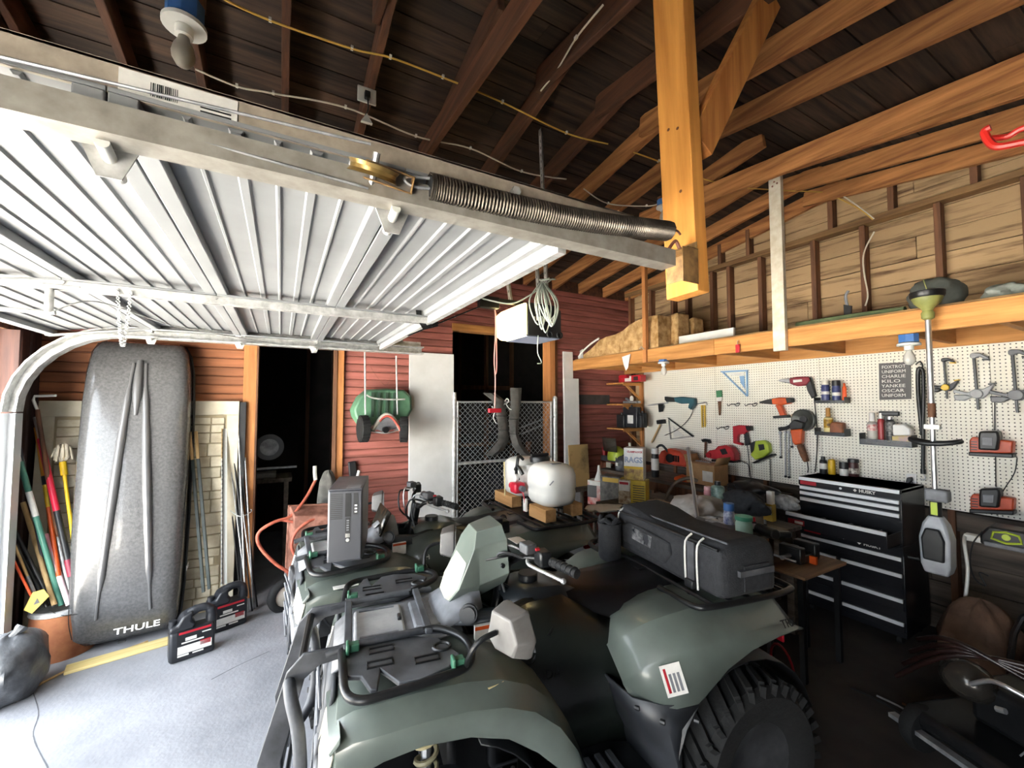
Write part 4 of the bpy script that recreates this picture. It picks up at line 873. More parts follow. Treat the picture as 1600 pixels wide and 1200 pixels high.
    MB().loft([[(.91, y, .42), (.9, y, .6), (.85, y, .79)] for y in (-.3, 0, .3)], False, False).build('grille', dkgrey, q, solid=.01)
    for i in range(5): MB().tube([(.925, -.16, .45 + i * .055), (.92 - i * .006, .16, .45 + i * .055)], .006, n=6).build('grille_bar', greyp, q)
    # hood: storage lid and shoulder
    MB().loft([[(.86, y * .95, .785), (.81, y, .82), (.5, y, .84), (.4, y, .85)] for y in (-.185, -.1, .1, .185)], False, False).build('hood', greyp, q, solid=.01, sm=25)
    MB().bx(.6, .79, -.13, .13, .826, .85).build('storage_lid', mat('dusty_lid', '#8b8d90', '#a5a6a8', rough=.6, sc=10), q, bevel=.012)
    for s in (1, -1): MB().bx(.63, .77, s * .1, s * .108, .85, .855).build('lid_rib', greyp, q)
    MB().bx(.61, .625, -.02, .02, .84, .862).build('lid_latch', black, q, bevel=.004)
    MB().prism([(.57, -.11), (.57, .11), (.5, .13), (.42, .1), (.4, 0), (.42, -.1), (.5, -.13)], .02, T(0, 0, .84)).build('hood_panel', greyp, q, bevel=.008)
    had = set(c.name for c in q.children)
    # cowl round the steering column
    MB().loft([[(.45 - .0, 0.17 * f, .83 + .0 * f) for f in (-1, -.6, -.2, .2, .6, 1)], [(.37, .165 * f, .915 - .05 * abs(f) ** 2) for f in (-1, -.6, -.2, .2, .6, 1)], [(.29, .16 * f, .975 - .08 * abs(f) ** 2) for f in (-1, -.6, -.2, .2, .6, 1)], [(.25, .14 * f, .985 - .09 * abs(f) ** 2) for f in (-1, -.6, -.2, .2, .6, 1)], [(.27, .11 * f, .93 - .05 * abs(f) ** 2) for f in (-1, -.6, -.2, .2, .6, 1)]], False, False).build('cowl', greyp, q, solid=.008, sm=60)
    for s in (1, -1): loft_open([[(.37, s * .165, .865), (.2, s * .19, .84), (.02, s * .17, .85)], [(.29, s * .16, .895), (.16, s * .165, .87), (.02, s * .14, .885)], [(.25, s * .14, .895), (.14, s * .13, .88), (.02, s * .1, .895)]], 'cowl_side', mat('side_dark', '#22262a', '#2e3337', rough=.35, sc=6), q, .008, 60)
    MB().cyl((.31, .165, .9), (.325, .2, .91), .028).cyl((.31, .165, .9), (.32, .188, .907), .036).build('ignition_knob', black, q, sm=40)
    MB().loft([[(.375, .03, .925), (.375, -.05, .925)], [(.3, .03, .983), (.3, -.05, .983)]], False, False).build('emblem', mat('emblem_grey', '#85878a', '#6b6d70', rough=.4, sc=30), q, solid=.003)
    MB().bx(.22, .3, .2, .215, .8, .87).build('warning_label', labelw, q); MB().bx(.22, .3, .2155, .2165, .855, .868).build('label_band', orange, q)
    for ob in q.children:
        if ob.name not in had and ob.type == 'MESH': ob.data.transform(T(.06, 0, 0))
    # tank cover
    MB().loft([[(x, y, z) for x, y, z in r] for r in ([(.2, -.14, .85), (.2, -.08, .9), (.2, .08, .9), (.2, .14, .85)], [(.08, -.17, .84), (.08, -.09, .92), (.08, .09, .92), (.08, .17, .84)], [(-.05, -.18, .8), (-.05, -.1, .915), (-.05, .1, .915), (-.05, .18, .8)], [(-.14, -.17, .78), (-.14, -.09, .885), (-.14, .09, .885), (-.14, .17, .78)])], True, False).build('tank_cover', green2 if style == 2 else mat('side_dark', '#22262a'), q, solid=.006, sm=50)
    MB().cyl((.05, 0, .915), (.05, 0, .95), .045).build('fuel_cap', black, q, bevel=.004)
    # seat
    def sr(x, w, z0, z1): return [(x, -w, z0), (x, -w * 1.02, z0 + (z1 - z0) * .55), (x, -w * .8, z1 - .012), (x, -w * .4, z1), (x, w * .4, z1), (x, w * .8, z1 - .012), (x, w * 1.02, z0 + (z1 - z0) * .55), (x, w, z0)]
    MB().loft([sr(*a) for a in ((-.0, .09, .84, .9), (-.05, .13, .8, .905), (-.2, .165, .74, .885), (-.35, .2, .72, .87), (-.5, .215, .74, .875), (-.62, .205, .77, .89), (-.7, .185, .8, .9), (-.74, .15, .82, .885))]).build('seat', mat('seat_vinyl', '#0b0b0d', '#121215', rough=.33, sc=40, bump=.04), q, sm=60, bevel=0)
    # rear body and rack
    MB().bx(-1.0, -.62, -.3, .3, .74, .82).build('rear_deck', black, q, bevel=.02)
    zr = .885
    for s in (1, -1):
        MB().tube([(-.52, s * .2, zr - .01), (-.53, s * .38, zr - .01), (-.57, s * .44, zr), (-.8, s * .455, zr), (-1.02, s * .45, zr), (-1.07, s * .38, zr), (-1.08, 0, zr)], .0135, k=4).build('rack_rail', blackm, q, sm=60)
        MB().tube([(-.6, s * .3, zr), (-.62, s * .3, .82)], .012).tube([(-.95, s * .3, zr), (-.95, s * .3, .78)], .012).build('rack_stay', blackm, q)
        MB().bx(-1.035, -1.02, s * .3, s * .42, .64, .72).build('tail_light', mat('tail_red', '#8f1420', rough=.25), q, bevel=.006)
    for x in (-.6, -.7, -.8, -.9, -1.0): MB().tube([(x, -.45, zr), (x, .45, zr)], .009, n=6).build('rack_slat', blackm, q)
    MB().bx(-1.05, -.55, -.02, .02, zr - .006, zr + .004).build('rack_strip', blackm, q)
    # handlebar
    hx, hz = .085, 1.095
    MB().tube([(hx - .06, -.4, hz - .005), (hx - .02, -.26, hz), (hx + .05, -.14, hz - .02), (hx + .07, -.06, hz - .06), (hx + .07, .06, hz - .06), (hx + .05, .14, hz - .02), (hx - .02, .26, hz), (hx - .06, .4, hz - .005)], .012, k=5).build('handlebar', blackm, q, sm=60)
    MB().cyl((.2, 0, .8), (hx + .07, 0, hz - .05), .03).build('steering_column', blackm, q)
    for s in (1, -1):
        MB().tube([(hx - .02, s * .275, hz), (hx - .06, s * .405, hz - .005)], .018, n=14).build('grip', rubber, q, sm=50)
        for i in range(5): f = i / 4; MB().lathe([(.016, -.003), (.0195, -.003), (.0195, .003), (.016, .003)], 14, T(hx - .025 - .03 * f, s * (.29 + .1 * f), hz - .001) @ RX(R(90)) ).build('grip_ring', black, q)
        MB().box((hx + .0, s * .235, hz + .005), (.05, .07, .06)).build('switch_pod', black, q, bevel=.008)
        MB().tube([(hx + .06, s * .22, hz), (hx + .07, s * .26, hz - .005), (hx + .03, s * .34, hz - .015), (hx + .0, s * .41, hz - .02)], .007, k=4).ball((hx, s * .41, hz - .02), .011).build('brake_lever', steel, q, sm=60)
        MB().box((hx + .05, s * .2, hz + .04), (.05, .06, .04), rot=(0, 0, R(10))).build('reservoir', dkgrey, q, bevel=.006)
        MB().tube([(hx + .07, s * .2, hz), (hx + .15, s * .14, hz + .01), (hx + .16, s * .08, hz - .1), (.16, s * .04, .92)], .006, n=6, k=5).build('control_cable', black, q)
        MB().tube([(hx + .06, s * .17, hz + .02), (hx + .12, s * .12, hz + .03), (hx + .13, s * .09, hz - .08), (.18, s * .05, .9)], .005, n=6, k=5).build('control_cable', steel, q)
    MB().box((hx + .02, .225, hz + .038), (.02, .018, .012)).build('kill_switch', red, q, bevel=.003)
    if style == 1:
        # headlight pod on the handlebar
        a = [(.13, y, z) for y, z in ((-.05, 1.0), (.05, 1.0), (.09, 1.06), (.085, 1.19), (.05, 1.235), (-.05, 1.235), (-.085, 1.19), (-.09, 1.06))]
        b = [(x + .1 - (z - 1.0) * .42, y * 1.02, z * .985 + .012) for x, y, z in a]; c = [(x - .1 + (z - 1.0) * .05, y * 1.3, (z - 1.1) * .9 + 1.135) for x, y, z in a]
        MB().loft([b, a, c]).build('headlight_pod', body, q, sm=20, bevel=.003)
        f = [(x + .012, y * .78, (z - 1.11) * .74 + 1.095) for x, y, z in b]; f2 = [(x - .004, y * .9, (z - 1.11) * .86 + 1.097) for x, y, z in b]
        MB().loft([f2, f]).build('pod_lens', mat('pod_lens', '#dcdccb', '#c9c9b6', rough=.2, sc=12, coat=.5), q, bevel=.004)
        for s in (1, -1): MB().loft([[(.11, s * .092, 1.15), (.03, s * .118, 1.17)], [(.11, s * .0925, 1.143), (.03, s * .118, 1.158)]], False, False).build('pod_crease', black, q, solid=.002)
        MB().cyl((.06, .115, 1.13), (.058, .123, 1.13), .008, n=10).build('pod_screw', black, q)
        for i in range(3): MB().box((.095 - i * .0, -.025 + i * .028, 1.235), (.05, .018, .003), rot=(0, R(-2), 0)).build('pod_label', labelw, q)
        MB().cyl((.02, 0, 1.13), (-.0, 0, 1.14), .06).build('gauge', black, q)
        for ob in [c for c in q.children if c.name.split('.')[0] in ('headlight_pod', 'pod_lens', 'pod_crease', 'pod_screw', 'pod_label', 'gauge')]:
            ob.data.transform(T(.175, 0, -.075) @ T(.1, 0, 1.11) @ M.Diagonal((1.2, 1.28, 1.15, 1)) @ T(-.1, 0, -1.11))
    else:
        MB().lathe([(.02, 0), (.06, 0), (.062, .04), (.05, .05), (.0, .05)], 18, T(.08, 0, hz - .04) @ RY(R(-25))).build('gauge', black, q, sm=40)
        MB().loft([[(.42, y, .9), (.36, y * 1.1, 1.04)] for y in (-.14, 0, .14)], False, False).build('wind_deflector', mat('smoked_shield', '#2a2722', '#3a352c', rough=.2, sc=8), q, solid=.006)
        for s in (1, -1):
            text('FOREMAN', .085, black, q, T(.13, s * .272, .70) @ RZ(PI if s > 0 else 0) @ RX(R(72)), bold=.006, sx=.85, depth=.001)
            text('FOREMAN', .085, labelw, q, T(.13, s * .2705, .70) @ RZ(PI if s > 0 else 0) @ RX(R(72)), bold=.011, sx=.85, depth=.0005)
            text('HONDA', .045, labelw, q, T(.09, s * .256, .77) @ RZ(PI if s > 0 else 0) @ RX(R(72)), bold=.001)
    # mirrors on stalks at the rear corners of the front rack
    for s in ((1, -1) if style == 1 else (-1,)):
        MB().tube([(.45, s * .42, .86), (.44, s * .46, .93), (.41, s * .47, .965), (.36, s * .465, .975)], .009, k=4).build('mirror_stalk', blackm, q)
        m = T(.3, s * .465, .975) @ RZ(R(15 * s))
        MB().loft([[(.055, -.075 * s, -.035), (.055, -.03 * s, -.06), (.05, .06 * s, -.05), (.05, .085 * s, 0), (.05, .05 * s, .06), (.055, -.05 * s, .055)], [(-.0, -.095 * s, -.05), (-.0, -.03 * s, -.075), (-.0, .075 * s, -.065), (-.0, .1 * s, 0), (-.0, .06 * s, .075), (-.0, -.06 * s, .07)], [(-.02, -.095 * s, -.05), (-.02, -.03 * s, -.075), (-.02, .075 * s, -.065), (-.02, .1 * s, 0), (-.02, .06 * s, .075), (-.02, -.06 * s, .07)]], m=m).build('mirror_shell', mat('mirror_grey', '#6a6866', '#5a5856', rough=.5, sc=10), q, bevel=.006)
        MB().prism([(-.085, -.045), (-.025, -.065), (.065, -.055), (.09, 0), (.055, .065), (-.055, .06)], .003, m @ T(-.023, 0, 0) @ RY(R(-90)) @ RZ(R(-90)) @ M.Diagonal((s, 1, 1, 1))).build('mirror_glass', steel, q)
    return q
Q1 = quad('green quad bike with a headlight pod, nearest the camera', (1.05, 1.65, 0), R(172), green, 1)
# decals of the near bike
text('HONDA', .05, black, Q1, T(.12, .284, .67) @ RZ(PI) @ RX(R(75)), depth=.0008)
for i in range(5): MB().loft([[(.16 - i * .012, .272 - i * .003, .71 + i * .012), (.16 - i * .012, .27 - i * .003, .718 + i * .012)], [(.06 - i * .004, .257 - i * .003, .77 + i * .013), (.06 - i * .004, .255 - i * .003, .776 + i * .013)]], False, False).build('wing_stripe', black, Q1, solid=.002)
o = MB().bx(-.04, .04, -.052, .052, 0, .002).build('warning_label', labelw, Q1); o.location = (-.343, .482, .675); o.rotation_euler = (V((.4, .88, .28)).to_track_quat('Z', 'Y') @ Euler((0, 0, R(14))).to_quaternion()).to_euler()
for i in range(4): MB().bx(-.03 + i * .016, -.02 + i * .016, -.04, .04 - .02 * (i > 0), .002, .0025).build('label_print', red if i == 0 else greyp, o)
text('TRX', .045, blackm, Q1, T(-.93, .515, .79) @ RZ(PI) @ RX(R(60)), depth=.001)
o = MB().bx(-.03, .03, -.015, .015, 0, .002).build('scuff', mat('scuff_tan', '#cbb98c', rough=.7), Q1); o.location = (.36, .44, .8); o.rotation_euler = (0, 0, .3)
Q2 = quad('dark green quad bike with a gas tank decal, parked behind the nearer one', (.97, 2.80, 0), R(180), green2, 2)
MB().bx(-.42, -.34, .38, .5, .838, .842).build('sticker', labelw, Q2); MB().bx(.6, .72, .47, .505, .785, .789).build('sticker', labelw, Q2)

# cargo bag on the rear rack of the near bike
def qp(x, y, z=0, c=(1.05, 1.65), a=R(172)): return V((c[0] + x * math.cos(a) - y * math.sin(a), c[1] + x * math.sin(a) + y * math.cos(a), z))
bo = qp(-.8, 0.0, .9)
bag = thing('cargo_bag', 'long black padded cargo bag strapped across the rear rack of the near quad bike', 'bag', bo, (0, 0, R(172)))
def bring(y, x0, x1, h): return [(x0, y, 0), (x0, y, h * .75), (x0 - .03, y, h), (x0 - .09, y, h * 1.03), (x1 + .08, y, h * 1.05), (x1, y, h * .9), (x1, y, 0)]
MB().loft([bring(y, a, b, h) for y, a, b, h in ((-.3, .13, -.14, .17), (-.27, .17, -.17, .235), (-.15, .175, -.175, .235), (0, .17, -.175, .2), (.2, .175, -.175, .2), (.42, .17, -.17, .22), (.45, .14, -.14, .18))]).build('body', cloth, bag, sm=50, bevel=.02)
MB().tube([(.17, -.27, .2), (.155, 0, .2), (.16, .2, .2), (.165, .43, .2)], .006, k=3).build('zip', black, bag); MB().tube([(.12, -.28, .228), (.1, 0, .214), (.12, .44, .226)], .005, k=3).build('piping', dkgrey, bag)
MB().prism([(-.2, .05), (.12, .04), (.17, .1), (.16, .15), (-.14, .17), (-.22, .14)], .02, M(((0, 0, 1, .165), (1, 0, 0, 0), (0, 1, 0, 0), (0, 0, 0, 1)))).build('front_pocket', cloth, bag, bevel=.008)
MB().prism([(-.12, .09), (.03, .085), (.04, .145), (-.11, .155)], .004, M(((0, 0, 1, .185), (1, 0, 0, 0), (0, 1, 0, 0), (0, 0, 0, 1)))).build('clear_window', mat('clear_vinyl', '#8c8d90', '#35363a', rough=.1, sc=14, coat=.6), bag, bevel=.002)
for y in (-.25, .26, .33): MB().tube([(.178, y, .0), (.182, y, .1), (.178, y, .19), (.14, y, .22)], .0045, n=6, k=3).build('reflective_piping', labelw, bag)
MB().bx(.176, .184, .275, .315, 0, .2).build('webbing', dkgrey, bag); MB().bx(.18, .2, .27, .32, .0, .035).build('buckle', black, bag, bevel=.004)
MB().bx(.05, -.1, .452, .458, .02, .13).build('end_pocket', cloth, bag, bevel=.01); MB().box((-.02, .45, .1), (.2, .03, .025)).build('end_strap', dkgrey, bag)
t = thing('tool_sleeve', 'upright black fabric sleeve standing beside the cargo bag', 'sleeve', qp(-.54, -.22, .86))
MB().lathe([(.055, 0), (.062, .02), (.062, .17), (.068, .2), (.058, .2), (.05, .15), (.0, .15)], 20).build('sleeve', cloth, t, sm=50); MB().tube([(.05 * math.cos(i * .7), .05 * math.sin(i * .7), .2 + .02 * (i % 2)) for i in range(9)], .014, closed=True, k=2).build('ruffle', cloth, t)
MB().tube([(.064, -.01, 0), (.064, -.01, .19)], .003, n=5).build('seam', black, t)

# sprayer on wood blocks on the rear rack of the far bike
def q2(x, y, z): return V((.97 - x, 2.80 - y, z))
so_ = q2(-.78, .05, .985)
s = thing('sprayer_tank', 'white twin bulge sprayer tank on wood blocks on the rear quad bike', 'sprayer', so_, (0, 0, R(180)))
def tk(y0, y1):
    rg = []
    for f, g in ((0, .62), (.06, .86), (.16, .97), (.32, 1.0), (.4, .97), (.46, 1.02), (.72, 1.0), (.88, .9), (.96, .7), (1.0, .4)):
        w, l = (y1 - y0) / 2 * g, .15 * g; rg.append([(p[0] - .0, p[1] + (y0 + y1) / 2, f * .3) for p in rr(2 * l, 2 * w, min(l, w) * .75, 6)])
    return MB().loft(rg)
tkm = mat('tank_white', '#e3e2dc', '#d6d5cf', rough=.4, sc=4)
tk(.02, .36).build('tank_lobe', tkm, s, sm=60); tk(-.36, -.04).build('tank_lobe', tkm, s, sm=60)
MB().bx(-.13, .1, -.08, .06, .03, .26).build('tank_neck', tkm, s, bevel=.03)
MB().lathe([(.0, 0), (.075, 0), (.078, .03), (.07, .045), (0, .045)], 22, T(-.02, 0, .28)).build('filler_lid', black, s, sm=40); MB().bx(-.1, .06, -.012, .012, .325, .345).build('lid_grip', black, s, bevel=.005)
MB().tube([(.1, -.05, .3), (.15, -.03, .33), (.17, -.02, .27), (.16, -.05, .2), (.17, 0, .16)], .012, k=4).build('hose', black, s); MB().tube([(.14, -.1, .22), (.16, -.02, .25), (.15, .03, .2)], .014, k=4).build('valve_manifold', black, s)
MB().cyl((.17, -.02, .17), (.19, -.02, .17), .028).build('pressure_gauge', whitep, s)
MB().bx(.13, .22, -.05, .04, .06, .14).build('pump_body', mat('pump_red', '#c9213a', rough=.35), s, bevel=.015); MB().cyl((.17, -.11, .1), (.17, -.05, .1), .025).build('pump_inlet', MATS['pump_red'], s); MB().cyl((.17, .04, .1), (.17, .075, .1), .022).build('pump_cap', greyp, s)
MB().tube([(.16, -.25, .26), (.17, -.22, .1), (.18, -.2, 0)], .005, n=6).build('sight_tube', mat('sight_yellow', '#cfc08a', rough=.4), s)
MB().tube([(.17, .06, .08), (.16, .08, .0), (.15, .05, -.07)], .006, n=6, k=3).build('pump_wire', red, s)
MB().tube([(.12, .345, .17), (.1, .362, .2)], .004, n=5).build('seam_line', greyp, s); MB().bx(-.03, .05, .24, .28, .298, .302).build('lid_mark', greyp, s)
MB().bx(.15, .165, .06, .1, -.06, .03).build('paper_tag', paper, s)
for i, (x, y, lx, ly, lab) in enumerate(((-.68, .27, .09, .22, 'pine block under the near front of the white sprayer'), (-.95, .27, .09, .12, 'pine block under the near rear of the white sprayer'), (-.68, -.25, .09, .3, 'pine block under the far side of the white sprayer'))):
    one(MB().bx(-lx / 2, lx / 2, -ly / 2, ly / 2, 0, .088), 'wood_block', wood('block_pine', '#c99c68', '#a97c49', 1, .08), lab, 'wood block', q2(x, y, .896), (0, 0, R(180)), bevel=.004)

# computer tower on the front rack of the far bike
c = thing('computer_tower', 'black office computer tower standing on the front rack of the far quad bike', 'computer', tuple(P(538, 878, Z=.905) + V((.05, .2, 0))), (0, 0, R(-14)))
MB().bx(-.085, .085, -.2, .2, 0, .37).build('case', mat('case_grey', '#43454b', '#53555b', rough=.45, sc=12), c, bevel=.004)
MB().bx(-.08, .082, -.212, -.2, .006, .364).build('front_bezel', mat('bezel', '#3a3c42', rough=.4), c, bevel=.006)
for x0, x1, z0, z1, mt in ((.0, .028, .23, .35, blackm), (.04, .062, .24, .35, black), (.002, .026, .1, .225, black), (.003, .025, .125, .145, labelw)): MB().bx(x0, x1, -.214, -.212, z0, z1).build('drive_bay', mt, c)
MB().cyl((.014, -.216, .112), (.014, -.212, .112), .009).build('maker_badge', alu, c)
for i in range(5): MB().bx(.008, .02, -.2155, -.214, .16 + i * .012, .166 + i * .012).build('port', greyp, c)
for i in range(3): MB().bx(.046, .058, -.2155, -.214, .25 + i * .016, .258 + i * .016).build('port', labelw, c)
for i in range(14): MB().bx(-.07, -.012, -.2135, -.212, .22 + i * .0095, .2245 + i * .0095).build('vent_slot', black, c)
MB().bx(.0, .07, -.19, -.1, .3705, .3715).build('dust_mark', greyp, c)
# ---------------- pegboard wall ----------------
PX = 4.318
pegm = mat('pegboard', '#f2efe2', '#e9e5d5', rough=.6, sc=3)
nt = pegm.node_tree; N = nt.nodes; L = nt.links
tc = N.new('ShaderNodeTexCoord'); mu = N.new('ShaderNodeVectorMath'); mu.operation = 'SCALE'; mu.inputs['Scale'].default_value = 1 / .0254
fr = N.new('ShaderNodeVectorMath'); fr.operation = 'FRACTION'; sb = N.new('ShaderNodeVectorMath'); sb.operation = 'SUBTRACT'; sb.inputs[1].default_value = (.5, .5, .5)
mk = N.new('ShaderNodeVectorMath'); mk.operation = 'MULTIPLY'; mk.inputs[1].default_value = (0, 1, 1)
ln = N.new('ShaderNodeVectorMath'); ln.operation = 'LENGTH'; lt = N.new('ShaderNodeMath'); lt.operation = 'LESS_THAN'; lt.inputs[1].default_value = .16
L.new(tc.outputs['Object'], mu.inputs[0]); L.new(mu.outputs[0], fr.inputs[0]); L.new(fr.outputs[0], sb.inputs[0]); L.new(sb.outputs[0], mk.inputs[0]); L.new(mk.outputs[0], ln.inputs[0]); L.new(ln.outputs['Value'], lt.inputs[0])
b = N['Principled BSDF']; src = b.inputs['Base Color'].links[0].from_socket
mx = N.new('ShaderNodeMix'); mx.data_type = 'RGBA'; mx.inputs[7].default_value = C('#3a362f'); L.new(lt.outputs[0], mx.inputs[0]); L.new(src, mx.inputs[6]); L.new(mx.outputs[2], b.inputs['Base Color'])
pg = thing('pegboard', 'cream perforated pegboard covering the right wall under the loft', 'pegboard', (PX, 2.2, .94))
ys = [4.08] + [P(u, 650, X=PX).y for u in (1119, 1282.5, 1551)] + [-.35]
for a, b_ in zip(ys, ys[1:]): MB().bx(0, .008, b_ + .0015 - 2.2, a - .0015 - 2.2, 0, 1.195).build('panel', pegm, pg)
k1 = lambda x, y: (900 + x / 4.706, 540 + y / 4.706)
k2 = lambda x, y: (1200 + x / 4, 520 + y / 4)
RFX = FX.to_euler()
class WT:   # a thing on the wall; local x to the viewer's right, y up, z out of the wall
    def __init__(s, name, label, cat, px, X=PX - .004, k=k1, group=None):
        s.k = k; s.X = X; s.o = P(*k(*px), X=X); s.t = thing(name, label, cat, s.o, RFX, group)
    def q(s, x, y): p = P(*s.k(x, y), X=s.X); return (-(p.y - s.o.y), p.z - s.o.z)
    def pr(s, px, c0, th, mt, name, bevel=.004, sm=35):
        return MB().prism([s.q(*p) for p in px], th, T(0, 0, c0)).build(name, mt, s.t, bevel=bevel, sm=sm)
    def tb(s, px, c, r, mt, name, k=0, n=8):
        cs = c if isinstance(c, (list, tuple)) else [c] * len(px)
        return MB().tube([s.q(*p) + (z,) for p, z in zip(px, cs)], r, n=n, k=k).build(name, mt, s.t, sm=50)
    def cy(s, px, c0, c1, r, mt, name, n=20, bevel=0):
        a = s.q(*px); return MB().cyl(a + (c0,), a + (c1,), r, n=n).build(name, mt, s.t, sm=40, bevel=bevel)
cordm = mat('black_cord', '#1b1b1c', rough=.6)
# reciprocating saw
w = WT('reciprocating_saw', 'teal reciprocating saw hung on the pegboard', 'saw', (760, 400))
w.pr([(745, 382), (800, 376), (893, 388), (897, 432), (872, 472), (850, 458), (858, 425), (800, 428), (755, 415)], .01, .06, teal, 'body', .01); w.pr([(675, 374), (748, 384), (755, 415), (690, 414), (676, 400)], .015, .05, black, 'nose', .008)
w.pr([(540, 436), (690, 414), (692, 424), (545, 444)], .03, .004, steel, 'blade', 0); w.pr([(615, 430), (652, 428), (648, 450), (662, 440), (650, 485), (622, 490)], .02, .015, black, 'shoe')
w.tb([(868, 470), (850, 520), (800, 580), (730, 630), (660, 660)], .02, .004, cordm, 'cord', 5)
# mallet, metal rafter square, folding rules, brush
w = WT('mallet', 'black headed mallet with a yellow wooden handle leaning on the pegboard', 'mallet', (600, 650)); w.tb([(568, 712), (632, 580)], .03, .011, wp, 'handle'); w.pr([(612, 548), (664, 542), (667, 572), (616, 578)], .005, .055, black, 'head', .006)
def tri(w, pts, wd, th, mt, nm):
    for i in range(3):
        a, b_ = w.q(*pts[i]), w.q(*pts[(i + 1) % 3]); MB().beam(a + (.01,), b_ + (.01,), th, wd, 0).build(nm, mt, w.t, bevel=.001)
w = WT('rafter_square', 'white triangular rafter square low on the pegboard', 'square', (700, 640)); tri(w, [(686, 540), (868, 664), (700, 686)], .016, .012, mat('square_grey', '#9d9b95', rough=.4), 'edge_bar'); w.pr([(715, 595), (800, 665), (725, 672)], .004, .003, mat('square_pale', '#d7d5cc', rough=.5), 'web', 0); w.pr([(680, 530), (690, 530), (880, 668), (866, 672)], .02, .006, blackm, 'dark_edge', .001)
w = WT('folding_rule', 'pair of yellow folding rules hanging from a silver hook', 'rule', (940, 440)); w.pr([(925, 438), (937, 438), (940, 600), (930, 600)], .01, .01, gold, 'rule', .001); w.pr([(945, 438), (957, 438), (960, 598), (950, 598)], .01, .01, gold, 'rule', .001); w.tb([(900, 428), (930, 424), (965, 418), (972, 436)], .02, .006, steel, 'hook', 3)
w = WT('paint_brush', 'paint brush with green bristle sleeve and brown handle on the pegboard', 'brush', (1062, 420)); w.pr([(1038, 332), (1078, 328), (1082, 378), (1042, 382)], .008, .015, mat('sleeve_green', '#3d7a52', rough=.5), 'bristle_sleeve', .002); w.pr([(1042, 382), (1082, 378), (1078, 408), (1048, 410)], .008, .016, labelw, 'ferrule', .002); w.pr([(1050, 408), (1074, 406), (1070, 512), (1058, 514)], .01, .014, studm, 'handle', .005)
for i, (x, y) in enumerate(((1115, 430), (1243, 430), (1036, 600))):
    w = WT('peg_hook', ('left of the two wire hooks under the blue square', 'right of the two wire hooks under the blue square', 'lone wire hook beneath the paint brush')[i], 'hook', (x + 50, y), group='wire hooks on the pegboard')
    w.tb([(x, y), (x + 15, y + 14), (x + 35, y), (x + 60, y + 3), (x + 78, y + 16), (x + 98, y + 8), (x + 96, y - 8), (x + 70, y - 6)], [.01, .02, .02, .02, .035, .035, .02, .01], .0035, blackm, 'wire', 4, 6); w.tb([(x + 20, y + 4), (x + 85, y - 4)], .008, .003, blackm, 'bar', 0, 6)
# blue speed square
w = WT('speed_square', 'large light blue triangular speed square high on the pegboard', 'square', (1200, 250)); bl = mat('square_blue', '#8fb3d6', '#7ba3c9', rough=.45, sc=10)
tri(w, [(1085, 196), (1262, 186), (1264, 372)], .026, .01, bl, 'edge_bar'); w.pr([(1125, 205), (1240, 198), (1244, 218), (1150, 224)], .006, .004, labelw, 'scale_window', 0); w.pr([(1205, 225), (1242, 222), (1246, 320), (1215, 275)], .006, .004, bl, 'web', 0); w.pr([(1070, 188), (1268, 178), (1268, 188), (1075, 198)], .0, .022, bl, 'fence', .001)
# red staple gun, red saw, lime jigsaw, claw hammer
w = WT('staple_gun', 'red staple gun with black trigger hung above the lime jigsaw', 'staple gun', (1220, 640)); w.pr([(1172, 592), (1215, 584), (1300, 590), (1304, 618), (1268, 636), (1262, 650), (1215, 650), (1205, 672), (1208, 708), (1238, 716), (1240, 734), (1175, 716)], .005, .045, red, 'body', .006); w.pr([(1250, 645), (1275, 640), (1292, 728), (1258, 736)], .012, .03, black, 'grip', .006); w.pr([(1265, 590), (1304, 590), (1306, 625), (1275, 625)], .002, .05, blackm, 'nose', .004); w.tb([(1272, 730), (1280, 800), (1290, 900), (1300, 980), (1302, 1060)], .03, .004, cordm, 'cord', 4)
w = WT('red_power_saw', 'red power saw resting at the pegboard foot left of the lime jigsaw', 'saw', (1100, 790), X=PX - .03); w.pr([(990, 792), (1018, 768), (1060, 760), (1082, 736), (1140, 728), (1180, 748), (1205, 790), (1208, 846), (1150, 838), (1050, 830), (1000, 820)], 0, .1, mat('saw_red', '#c32a35', '#a81f2b', rough=.4, sc=10), 'body', .012); w.pr([(1098, 760), (1140, 752), (1160, 790), (1120, 800)], .1, .006, black, 'handle_gap', .004); w.cy((1022, 800), -.01, .12, .028, red, 'motor_end'); w.pr([(1040, 832), (1208, 848), (1206, 858), (1042, 846)], -.01, .12, blackm, 'shoe', .002); w.tb([(1205, 840), (1260, 860), (1285, 880), (1290, 960)], .04, .004, cordm, 'cord', 5)
w = WT('lime_jigsaw', 'lime green jigsaw hung near the chain of wrenches', 'jigsaw', (1380, 770)); w.pr([(1303, 722), (1330, 702), (1345, 700), (1340, 740), (1330, 770), (1312, 790)], .005, .06, black, 'front_housing', .006); w.pr([(1345, 700), (1405, 694), (1440, 716), (1452, 780), (1405, 818), (1345, 838), (1308, 800), (1335, 765)], .008, .065, lime, 'body', .012); w.pr([(1370, 725), (1412, 722), (1420, 760), (1380, 770)], .073, .004, black, 'vent', .003); w.pr([(1318, 858), (1470, 792), (1478, 806), (1340, 864)], .0, .07, blackm, 'shoe', .003); w.tb([(1435, 830), (1437, 920), (1440, 1030)], .02, .004, cordm, 'cord')
w = WT('claw_hammer', 'claw hammer with a worn wooden handle low on the pegboard', 'hammer', (960, 720)); w.pr([(930, 690), (960, 684), (992, 690), (1000, 716), (988, 720), (978, 706), (944, 710)], .005, .03, blackm, 'head', .004); w.tb([(962, 700), (960, 760), (958, 822)], .02, .012, studm, 'handle')
